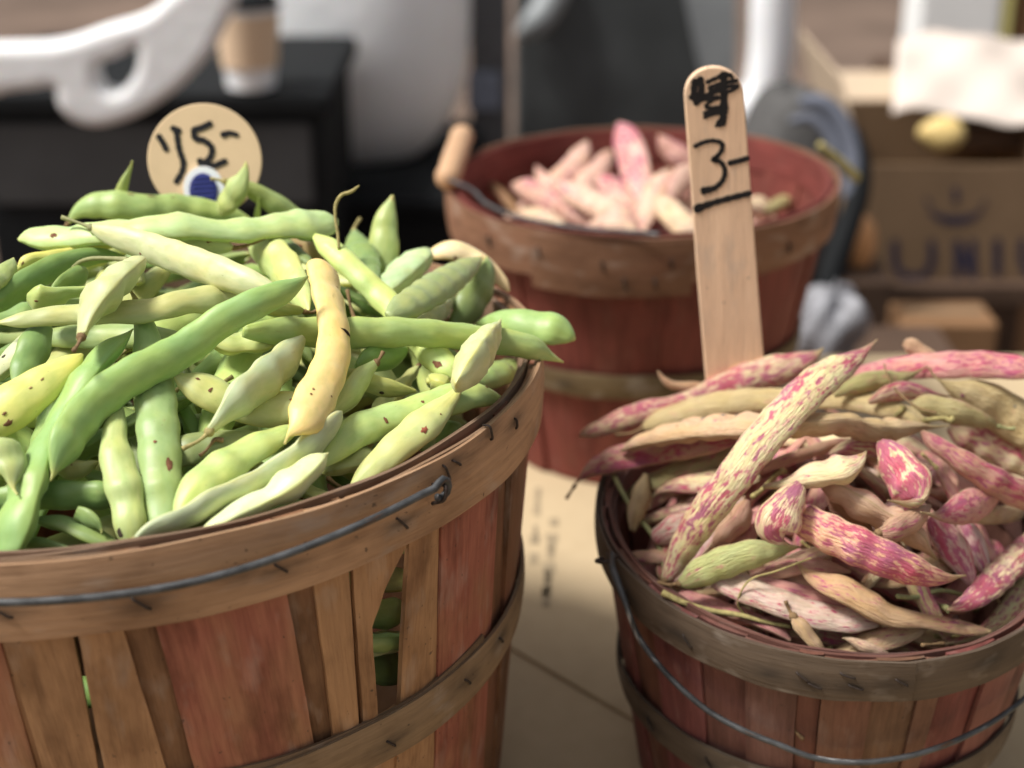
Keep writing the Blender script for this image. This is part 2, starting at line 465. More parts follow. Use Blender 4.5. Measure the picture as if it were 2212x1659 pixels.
# second sheet on top, its edge runs between the two front baskets
e0, e1 = at_z(1147, 1419, 0), at_z(1357, 1541, 0)
dv = (e1 - e0) / np.linalg.norm(e1 - e0)
a_, b_ = e0 - dv * .30, e1 + dv * .38
top = []
for z in (-.0026, -.0008):
    top += [(a_[0], a_[1], z), (b_[0], b_[1], z), (.65, 1.094, z), (-.30, 1.094, z), (-.36, .70, z)]
mesh_obj('overlapping_sheet', top, [(4, 3, 2, 1, 0), (5, 6, 7, 8, 9), (0, 1, 6, 5), (1, 2, 7, 6), (2, 3, 8, 7), (3, 4, 9, 8), (4, 0, 5, 9)], M_CARD, sh, False)
rr_ = random.Random(9)
for (u0, v0, u1, v1, n_) in ((1197, 1118, 1178, 1300, 11), (1163, 1050, 1150, 1235, 9)):
    for i in range(n_):
        f = (i + .5) / n_
        if rr_.random() < .15: continue
        c = at_z(u0 + (u1 - u0) * f, v0 + (v1 - v0) * f, 0)
        w, h = rr_.uniform(.0022, .0036), rr_.uniform(.0045, .0075)
        if rr_.random() < .5: w, h = w * .6, h * 1.2
        mesh_obj('print_mark', [(c[0] - w, c[1] - h, -.0004), (c[0] + w, c[1] - h, -.0004), (c[0] + w, c[1] + h, -.0004), (c[0] - w, c[1] + h, -.0004)], [(0, 1, 2, 3)], M_PRINT, sh, False)

# ------------------------------------------------------------------ baskets
BK = {'L': dict(c=(-.1579, .5798, .2046), r=.170, tx=.0366, ty=.0487, rb=.150),
      'R': dict(c=(.1336, .6004, .1248), r=.098, tx=-.0867, ty=-.0481, rb=.074),
      'B': dict(c=(.0803, .9629, .1733), r=.122, tx=-.0082, ty=.0243, rb=.0865)}

def rimz(b, x, y):
    return b['c'][2] - b['tx'] * (y - b['c'][1]) + b['ty'] * (x - b['c'][0])

def bpt(b, ang, t, off=0.0, drop=0.0):
    """Point on the basket wall: angle (rad), t = 0 base .. 1 rim, off = outwards, drop = below."""
    r = b['rb'] + (b['r'] - .0032 - b['rb']) * t + off
    x = b['c'][0] + r * math.cos(ang); y = b['c'][1] + r * math.sin(ang)
    return (x, y, max(.0004, t * rimz(b, x, y) - drop))

def stave(par, b, edge0, edge1, t0, t1, off, thick, mat, color, nu=6, nt_=26, warp=0.0, name='stave', rag=0):
    """edge0/edge1: functions t -> angle."""
    V = []; co = []
    ph = rnd.uniform(0, 6)
    for side in (0, 1):
        for i in range(nt_ + 1):
            t = t0 + (t1 - t0) * i / nt_
            jj = .0022 / max(b['r'] * 10, .5)
            a0 = edge0(t) + jj * (.5 * math.sin(23 * t + ph) + .35 * math.sin(51 * t + 2 * ph) + .2 * math.sin(97 * t + ph))
            a1 = edge1(t) + jj * (.5 * math.sin(19 * t + 2.3 * ph) + .35 * math.sin(47 * t + ph) + .2 * math.sin(89 * t))
            for j in range(nu + 1):
                f = j / nu
                a = a0 + (a1 - a0) * f
                bow = .0006 * (1 - (2 * f - 1) ** 2) + warp * math.sin(3.1 * t + ph) * (f - .5)
                p = bpt(b, a, t, off + bow - (thick if side else 0))
                V.append(p)
                co.append(((a - a0) * b['r'], t * b['c'][2], side * .01 + ph))
    n = (nt_ + 1) * (nu + 1)
    F_ = []
    for i in range(nt_):
        for j in range(nu):
            q = i * (nu + 1) + j
            F_.append((q, q + 1, q + nu + 2, q + nu + 1))
            F_.append((n + q, n + q + nu + 1, n + q + nu + 2, n + q + 1))
    for i in range(nt_):
        q = i * (nu + 1)
        F_.append((q, q + nu + 1, n + q + nu + 1, n + q))
        q += nu
        F_.append((q, n + q, n + q + nu + 1, q + nu + 1))
    for j in range(nu):
        F_.append((j, n + j, n + j + 1, j + 1))
        q = nt_ * (nu + 1) + j
        F_.append((q, q + 1, n + q + 1, n + q))
    ob = mesh_obj(name, V, F_, mat, par, True, {'co': ('FLOAT_VECTOR', co), 'stain': ('FLOAT', [0.0] * len(V))}, color)
    es = ob.modifiers.new('edges', 'EDGE_SPLIT'); es.split_angle = math.radians(28)
    return ob

def hoop(par, b, name, t_of, height, r_off, thick, mat, color, a0=0.0, a1=2 * math.pi, stains=(), n=220, nh=8, flare=0.0, seed=1, wob=.0005):
    """Ring band; its top edge is at wall height t_of (fraction), hanging down by height (m)."""
    rs = random.Random(seed)
    p1, p2, p3 = rs.uniform(0, 6), rs.uniform(0, 6), rs.uniform(0, 6)
    closed = abs(a1 - a0 - 2 * math.pi) < 1e-6
    na = n if closed else n + 1
    V = []; co = []; st = []
    prof = []
    for k in range(nh + 1): prof.append((0, k / nh))
    for k in range(nh, -1, -1): prof.append((1, k / nh))
    for i in range(na):
        a = a0 + (a1 - a0) * i / n
        jit = wob * (math.sin(3 * a + p1) + .7 * math.sin(7 * a + p2) + .4 * math.sin(17 * a + p3))
        jit2 = wob * (math.sin(4 * a + p2) + .7 * math.sin(9 * a + p3) + .3 * math.sin(23 * a + p1))
        for side, f in prof:
            h = height * f
            zoff = jit * (1 - f) + jit2 * f
            r = b['rb'] + (b['r'] - .0032 - b['rb']) * t_of
            taper = (b['r'] - .0032 - b['rb']) / b['c'][2]
            belly = .0007 * math.sin(math.pi * f)
            rr = r - taper * h * .6 + r_off + flare * f + (belly if not side else 0) - (thick if side else 0)
            x = b['c'][0] + rr * math.cos(a); y = b['c'][1] + rr * math.sin(a)
            z = t_of * rimz(b, x, y) - h + zoff
            V.append((x, y, z)); co.append((h + side * .05, a * b['r'], p1))
            s_ = 0.0
            for (sa, sf, sw, sh_) in stains:
                da = ((a - sa + math.pi) % (2 * math.pi) - math.pi) * b['r'] / sw
                df = (f - sf) * height / sh_
                s_ = max(s_, math.exp(-(da * da + df * df)))
            st.append(s_ if not side else 0)
    m = len(prof)
    F_ = []
    for i in range(na if closed else na - 1):
        k = (i + 1) % na
        for j in range(m):
            j2 = (j + 1) % m
            F_.append((i * m + j, k * m + j, k * m + j2, i * m + j2))
    if not closed:
        F_.append(tuple(range(m - 1, -1, -1)))
        F_.append(tuple((na - 1) * m + j for j in range(m)))
    F_ = [tuple(reversed(f)) for f in F_]
    ob = mesh_obj(name, V, F_, mat, par, True, {'co': ('FLOAT_VECTOR', co), 'stain': ('FLOAT', st)}, color)
    es = ob.modifiers.new('edges', 'EDGE_SPLIT'); es.split_angle = math.radians(45)
    return ob

def hoop_pt(b, a, t_of, h, r_off, flare=0, height=1):
    r = b['rb'] + (b['r'] - .0032 - b['rb']) * t_of
    taper = (b['r'] - .0032 - b['rb']) / b['c'][2]
    rr = r - taper * h * .6 + r_off + flare * h / height
    x = b['c'][0] + rr * math.cos(a); y = b['c'][1] + rr * math.sin(a)
    return np.array((x, y, t_of * rimz(b, x, y) - h))

def staple(par, b, a, t_of, h, r_off, ln=.007, slant=.5, rad=.0005, flare=0, height=1):
    p0 = hoop_pt(b, a - ln * .5 * math.sin(slant) / b['r'], t_of, h - ln * .5 * math.cos(slant), r_off, flare, height)
    p1 = hoop_pt(b, a + ln * .5 * math.sin(slant) / b['r'], t_of, h + ln * .5 * math.cos(slant), r_off, flare, height)
    o = np.array([math.cos(a), math.sin(a), 0])
    tube('staple', [p0 - o * .002, p0 + o * .0006, (p0 + p1) / 2 + o * .0010, p1 + o * .0006, p1 - o * .002], rad, M_RUST, par, 12, 6)

D = math.radians
def lin(t0, a0, t1, a1):
    return lambda t: D(a0 + (a1 - a0) * (t - t0) / (t1 - t0))

def base_disc(par, b):
    n = 48
    V = [(b['c'][0] + (b['rb'] - .004) * math.cos(2 * math.pi * i / n), b['c'][1] + (b['rb'] - .004) * math.sin(2 * math.pi * i / n), z) for z in (.001, .006) for i in range(n)]
    mesh_obj('base', V, grid_faces(2, n), M_WOOD, par, False, {'co': ('FLOAT_VECTOR', [(v[0], v[1], 0) for v in V]), 'stain': ('FLOAT', [0.0] * len(V))}, (.20, .11, .06, .2))

# ---- large basket
BR1, BR2, BR3, BRD = (.41, .235, .120), (.35, .19, .098), (.26, .14, .072), (.19, .095, .048)
bL = BK['L']
LB = thing('large_basket', 'large weathered wooden basket with a broken stave, heaped with green beans', 'basket', (bL['c'][0], bL['c'][1], 0), 'wooden produce baskets')
base_disc(LB, bL)
vis = [  # angles at t=.86 and t=.58, offset, colour, red
    ((-98.0, -89.4), (-96.0, -87.7), .0, BR2, .62), ((-91.0, -88.2), (-88.4, -86.4), -.0016, BR1, .15),
    ((-88.9, -81.7), (-86.6, -80.9), .0006, BR1, .10),
    ((-81.1, -76.4), (-80.2, -73.3), .0010, BR1, .12), ((-76.9, -72.6), (-74.4, -69.8), -.0016, BR3, .10),
    ((-73.0, -58.4), (-70.2, -55.5), .0006, BR2, .78), ((-58.3, -54.9), (-55.4, -52.7), -.0012, BR3, .25),
    ((-55.1, -50.8), (-52.9, -49.2), .0010, BR1, .14), ((-51.6, -50.2), (-49.6, -47.6), -.0018, BR3, .1),
    ((-41.8, -36.2), (-42.2, -35.5), .0006, BR1, .16),
    ((-36.1, -22.0), (-35.4, -20.5), .0010, BR2, .86), ((-22.6, -17.0), (-21.2, -14.0), -.0012, BRD, .35),
    ((-17.2, -5.0), (-14.5, -4.0), .0006, BRD, .3)]
for (e_a, e_b, off, colr, red) in vis:
    stave(LB, bL, lin(.86, e_a[0], .58, e_b[0]), lin(.86, e_a[1], .58, e_b[1]), .004, .992, off, .0021, M_WOOD, (*colr, red), warp=.0010)
# broken stave: full width at the top, torn down to a sliver, loose foot, stump below
def brk(t):
    pts = [(.0, -43.6), (.545, -46.2), (.60, -46.4), (.70, -47.2), (.745, -47.3), (.775, -46.2), (.80, -45.6), (.84, -43.6), (.862, -42.3), (1.0, -42.0)]
    for (ta, aa), (tb_, ab) in zip(pts[:-1], pts[1:]):
        if ta <= t <= tb_: return D(aa + (ab - aa) * (t - ta) / (tb_ - ta))
    return D(pts[-1][1])
stave(LB, bL, lin(.86, -50.2, .56, -48.4), brk, .535, .992, .0012, .0019, M_WOOD, (*BR1, .10), 5, 46, .0006)
def stump(t):
    return D(-42.3)
stave(LB, bL, lin(.86, -50.0, .56, -48.2), stump, .004, .552, -.0006, .0019, M_WOOD, (*BR1, .12), 5, 12)
a = -5.0
k = 0
while a < 262 - 5:
    w = rnd.choice((8.5, 11, 13, 6))
    if a + w > 262: w = 262 - a
    if w < 2: break
    stave(LB, bL, lin(0, a - .3, 1, a - .3), lin(0, a + w + .3, 1, a + w + .3), .004, .992, (.0008, -.0010)[k % 2], .0021, M_WOOD, (*rnd.choice((BR1, BR2, BR3)), rnd.uniform(.1, .8)), 6, 8, .0006)
    a += w; k += 1
HL = .0265
hcol = (.45, .278, .162, .10)
stL = [(-1.00, .22), (-.93, .42), (-.78, .74), (-1.10 , .5)]
def pix_ang(b, u, v, off, dz=0):
    # angle and drop below the rim of a picture point on the outer wall
    ds = np.linspace(.3, 1.3, 5000)
    r = FW + RT * (u - 1106) / FPX - UP * (v - 829.5) / FPX
    P = CAM + ds[:, None] * r
    rad = np.hypot(P[:, 0] - b['c'][0], P[:, 1] - b['c'][1])
    i = np.where(rad < b['r'] + off)[0]
    i = i[0] if len(i) else int(np.argmin(rad))
    p = P[i]
    return math.atan2(p[1] - b['c'][1], p[0] - b['c'][0]), rimz(b, p[0], p[1]) - p[2], p
stp = [pix_ang(bL, u, v, .001) for u, v in ((988, 1000), (966, 1022), (870, 1131), (608, 1228), (305, 1304), (6, 1324), (1060, 935), (1115, 915))]
stains = [(q[0], q[1] / HL, .010, .0032) for q in stp] + [(D(-64), .55, .012, .003), (D(-120), .7, .012, .004), (D(-150), .6, .012, .004)]
hpL = hoop(LB, bL, 'top_hoop', 1.0, HL, .0032, .0013, M_HOOP, hcol, stains=stains, flare=.0012, seed=3, n=300)
hoop(LB, bL, 'hoop_ply', .998, HL - .002, .0018, .0013, M_HOOP, (.26, .16, .095, .05), flare=.0008, seed=8, n=240, wob=.0007)
hoop(LB, bL, 'inner_hoop', .999, .020, -.0024, .0016, M_HOOP, (.22, .14, .09, .12), seed=5, n=240, wob=.0008)
hoop(LB, bL, 'inner_hoop', .995, .018, -.0043, .0014, M_HOOP, (.24, .15, .10, .12), seed=15, n=240, wob=.0010)
for i, q in enumerate(stp):
    staple(hpL, bL, q[0], 1.0, q[1], .0036, (.0045, .0065, .0068, .005, .007, .006, .006, .004)[i], (.9, .4, .7, .8, .8, .9, .3, .2)[i], .00045, .0012, HL)
HM = .0185
mt = [(D(x), f, .012, .004) for x, f in ((-20, .35), (-30, .45), (-45, .62), (-62, .5), (-80, .5), (-100, .5), (5, .4))]
hmL = hoop(LB, bL, 'middle_hoop', .560, HM, .0036, .0015, M_HOOP, (.27, .185, .11, .02), stains=mt, seed=7, n=260)
hoop(LB, bL, 'hoop_ply', .572, HM * .7, .0022, .0012, M_HOOP, (.19, .125, .075, .02), a0=D(-150), a1=D(-24.5), seed=21, n=120, wob=.0011)
for x, f in ((-20, .35), (-30, .45), (-45, .62), (-61.5, .3), (-80, .5), (-100, .5)):
    staple(hmL, bL, D(x), .560, HM * f, .0040, .008 if x == -61.5 else .005, .2 if x == -61.5 else .8, .0005)
# wire bail
wp = []
for u, v in ((957, 1063), (940, 1055), (913, 1067), (812, 1118), (693, 1169), (603, 1203), (417, 1257), (208, 1290), (0, 1302), (-160, 1302)):
    wp.append(pix_ang(bL, u, v, .0050)[2])
eye = pix_ang(bL, 953, 1055, .0055)[2]
o_ = np.array([math.cos(D(-43)), math.sin(D(-43)), 0]); tg = np.array([-math.sin(D(-43)), math.cos(D(-43)), 0.0])
loop = [eye + tg * (.0030 * math.cos(th)) + np.array([0, 0, .0034 * math.sin(th)]) + o_ * (.0006 * k / 8) for k, th in enumerate(np.linspace(-2.3, 2.5, 10))]
lastang = math.atan2(wp[-1][1] - bL['c'][1], wp[-1][0] - bL['c'][0])
more = [hoop_pt(bL, lastang - x, 1.0, .0145 + .004 * x, .0068) for x in (.3, .7, 1.1)]
tube('wire_handle', loop + [np.array(p) for p in wp[2:]] + more, .00135, M_WIRE, LB, 160, 10)
tube('handle_eye', [eye - o_ * .004, eye + o_ * .0022 + np.array([0, 0, .0012]), eye + o_ * .0026 - tg * .0008 - np.array([0, 0, .0022]), eye - o_ * .003 - tg * .0012 - np.array([0, 0, .0062])], .0007, M_RUST, LB, 24, 8)

# ---- small basket
bR = BK['R']
RB = thing('small_basket', 'small dark red-brown wooden basket with a grey hoop, full of mottled pink pods', 'basket', (bR['c'][0], bR['c'][1], 0), 'wooden produce baskets')
base_disc(RB, bR)
rd = (.165, .075, .055)
vr = [(-176, -163, .75, 0), (-163, -147.3, .62, 1), (-147, -130.9, .55, 0), (-130.6, -118.2, .40, 1), (-118.4, -105.8, .34, 0), (-105.7, -100.2, .42, 1), (-100.0, -88.0, .30, 0), (-88.2, -76.7, .28, 1), (-76.5, -71.3, .25, 0), (-71.0, -56.6, .85, 1), (-56.4, -42, .45, 0)]
for k, (a0, a1, red, up_) in enumerate(vr):
    stave(RB, bR, lin(.82, a0, .5, a0 * .995 - .4), lin(.82, a1, .5, a1 * .995 - .4), .004, .992, (.0008, -.0009)[up_], .0019, M_WOODR, (*[c * rnd.uniform(.85, 1.25) for c in rd], red), 5, 10, .0008)
a = -42
k = 0
while a < 184:
    w = rnd.choice((9, 12, 15, 13))
    if a + w > 184: w = 184 - a
    if w < 2: break
    stave(RB, bR, lin(0, a - .3, 1, a - .3), lin(0, a + w + .3, 1, a + w + .3), .004, .992, (.0008, -.0009)[k % 2], .0019, M_WOODR, (*rd, rnd.uniform(.3, .9)), 5, 7, .0005)
    a += w; k += 1
HR = .0175
gh = (.110, .080, .056, .0)
sr = [(D(x), f, .009, .0032) for x, f in ((-152, .62), (-135, .60), (-112, .62), (-103, .62), (-94, .60), (-86, .58), (-60, .4), (-30, .5))]
hpR = hoop(RB, bR, 'top_hoop', 1.0, HR, .0032, .0012, M_HOOP, gh, a0=D(-262), a1=D(-80), stains=sr, seed=31, n=240, flare=.0010)
hoop(RB, bR, 'top_hoop', .999, HR * .97, .0020, .0012, M_HOOP, gh, a0=D(-106), a1=D(98.5), stains=sr, seed=33, n=240, flare=.0010)
hoop(RB, bR, 'hoop_ply', .993, HR * .9, .0014, .0011, M_HOOP, (.12, .08, .06, .1), seed=38, n=200, wob=.0006)
hoop(RB, bR, 'inner_hoop', .998, .016, -.0024, .0014, M_HOOP, (.14, .065, .05, .4), seed=35, n=200, wob=.0006)
hoop(RB, bR, 'inner_hoop', .990, .014, -.0042, .0012, M_HOOP, (.12, .06, .05, .4), seed=36, n=200, wob=.0006)
for x, f, s_ in ((-104.5, .50, 1.0), (-102, .66, 1.2), (-95, .30, 1.25), (-93, .58, 1.25), (-83, .44, 1.0), (-152, .6, .5), (-132, .62, .8)):
    staple(hpR, bR, D(x), 1.0, HR * f, .0036, .0055, s_, .00042, .001, HR)
mr = [(D(x), f, .009, .003) for x, f in ((-150, .5), (-128, .55), (-100, .5), (-70, .5))]
hmR = hoop(RB, bR, 'middle_hoop', .47, .0135, .0034, .0014, M_HOOP, (.12, .092, .066, 0), stains=mr, seed=41, n=220)
for x in (-150, -128, -100):
    staple(hmR, bR, D(x), .47, .007, .0038, .006, .7, .0005)
rw = [pix_ang(bR, 1318, 1192, .0030)[2], pix_ang(bR, 1322, 1222, .0034)[2], pix_ang(bR, 1336, 1262, .0036)[2]]
def cone_pt(b, u, v, off):
    ds = np.linspace(.3, 1.3, 6000)
    P = CAM + ds[:, None] * (FW + RT * (u - 1106) / FPX - UP * (v - 829.5) / FPX)
    t = P[:, 2] / (b['c'][2] - b['tx'] * (P[:, 1] - b['c'][1]) + b['ty'] * (P[:, 0] - b['c'][0]))
    rad = np.hypot(P[:, 0] - b['c'][0], P[:, 1] - b['c'][1])
    i = np.where(rad < b['rb'] + (b['r'] - b['rb']) * t + off)[0]
    return P[i[0] if len(i) else int(np.argmin(rad))]
for u, v in ((1350, 1300), (1380, 1376), (1423, 1436), (1480, 1495), (1529, 1535), (1604, 1577), (1678, 1607), (1762, 1638), (1862, 1647), (1961, 1634), (2060, 1602), (2135, 1565), (2212, 1510), (2270, 1450)):
    rw.append(cone_pt(bR, u, v, .0062))
ea = D(-18)
rw += [hoop_pt(bR, ea, 1.0, .010, .006), hoop_pt(bR, ea + .06, 1.0, .004, .005)]
tube('wire_handle', rw, [.0016] * 3 + [.0012] * (len(rw) - 3), M_WIRE, RB, 150, 10)
er = pix_ang(bR, 1318, 1212, .0030)[2]
tube('handle_eye', [er + np.array([.003, .001, .002]), er + np.array([-.0022, -.0022, .0008]), er + np.array([-.0054, -.0004, .0002]), er + np.array([-.003, .004, -.001])], .0009, M_RUST, RB, 20, 8)

# ---- rear basket
bB = BK['B']
BB = thing('rear_basket', 'red stained wooden basket behind, half full of pink pods, with a wooden grip', 'basket', (bB['c'][0], bB['c'][1], 0), 'wooden produce baskets')
base_disc(BB, bB)
a = -180.0
k = 0
bounds = [-180, -166, -150, -132.5, -109, -87.5, -68, -45, -28, -12, 4, 20, 38, 54, 72, 90, 106, 122, 140, 160, 180]
for a0, a1 in zip(bounds[:-1], bounds[1:]):
    stave(BB, bB, lin(0, a0 - .35 * (k % 2), 1, a0 - .35 * (k % 2)), lin(0, a1 + .35 * (k % 2) - .1, 1, a1 + .35 * (k % 2) - .1), .004, .992, (.0008, -.0008)[k % 2], .0020, M_WOODB, (.17, .055, .038, (1.0, .85, .95)[k % 3]), 5, 8, .0006)
    k += 1
HB = .0285
sb = [(D(x), f, .005, .0022) for x, f in ((-140, .5), (-122, .45), (-104, .6), (-86, .55), (-68, .4), (-50, .6), (-30, .5), (-158, .45))]
hpB = hoop(BB, bB, 'top_hoop', 1.0, HB, .0034, .0016, M_HOOP, (.24, .125, .075, .2), stains=sb, seed=51, n=200, flare=.001)
hoop(BB, bB, 'inner_hoop', 1.0, .020, -.0024, .0016, M_WOODB, (.21, .06, .05, .85), seed=52, n=200)
hoop(BB, bB, 'hoop_end', .985, .033, .0046, .0012, M_HOOP, (.21, .11, .065, .2), a0=D(-125), a1=D(-80), seed=53, n=40)
hoop(BB, bB, 'middle_hoop', .47, .0150, .0034, .0014, M_HOOP, (.16, .115, .06, .05), stains=[(D(-118), .5, .006, .003), (D(-80), .5, .006, .003)], seed=54, n=160)
for x, f in ((-140, .5), (-122, .45), (-104, .6), (-98, .95), (-86, .55), (-90, .95), (-50, .6)):
    staple(hpB, bB, D(x), 1.0, HB * f, .0052 if f > .9 else .0040, .006, .2, .0007, .001, HB)
gp0, gp1 = at_z(968, 383, rimz(bB, -.04, .93) + .008), at_z(998, 295, rimz(bB, -.04, 1.0) + .010)
gd = (gp1 - gp0) / np.linalg.norm(gp1 - gp0)
tube('wooden_grip', [gp0 - gd * .006, gp0 - gd * .003, gp0 + gd * .008, (gp0 + gp1) / 2, gp1 - gd * .008, gp1 + gd * .003, gp1 + gd * .006], [.0035, .0066, .0072, .0078, .0072, .0066, .0035], M_STICK, BB, 40, 18, (.60, .38, .23, 0))
wb = [gp1 + gd * .004, gp0 - gd * .004]
for u, v in ((1010, 405), (1053, 441), (1116, 468), (1200, 485), (1285, 496), (1369, 502), (1424, 507)):
    wb.append(at_z(u, v, rimz(bB, .05, .86) + .0045))
tube('wire_handle', wb[1:], .0013, M_WIRE, BB, 90, 8)
bk = [gp1 + gd * .002] + [np.array([bB['c'][0] + (bB['r'] + .004) * math.cos(D(x)), bB['c'][1] + (bB['r'] + .004) * math.sin(D(x)), rimz(bB, bB['c'][0] + .12 * math.cos(D(x)), bB['c'][1] + .12 * math.sin(D(x))) - .012]) for x in (150, 132, 115, 100, 90)]
tube('wire_handle', bk, .0013, M_WIRE, BB, 60, 8)

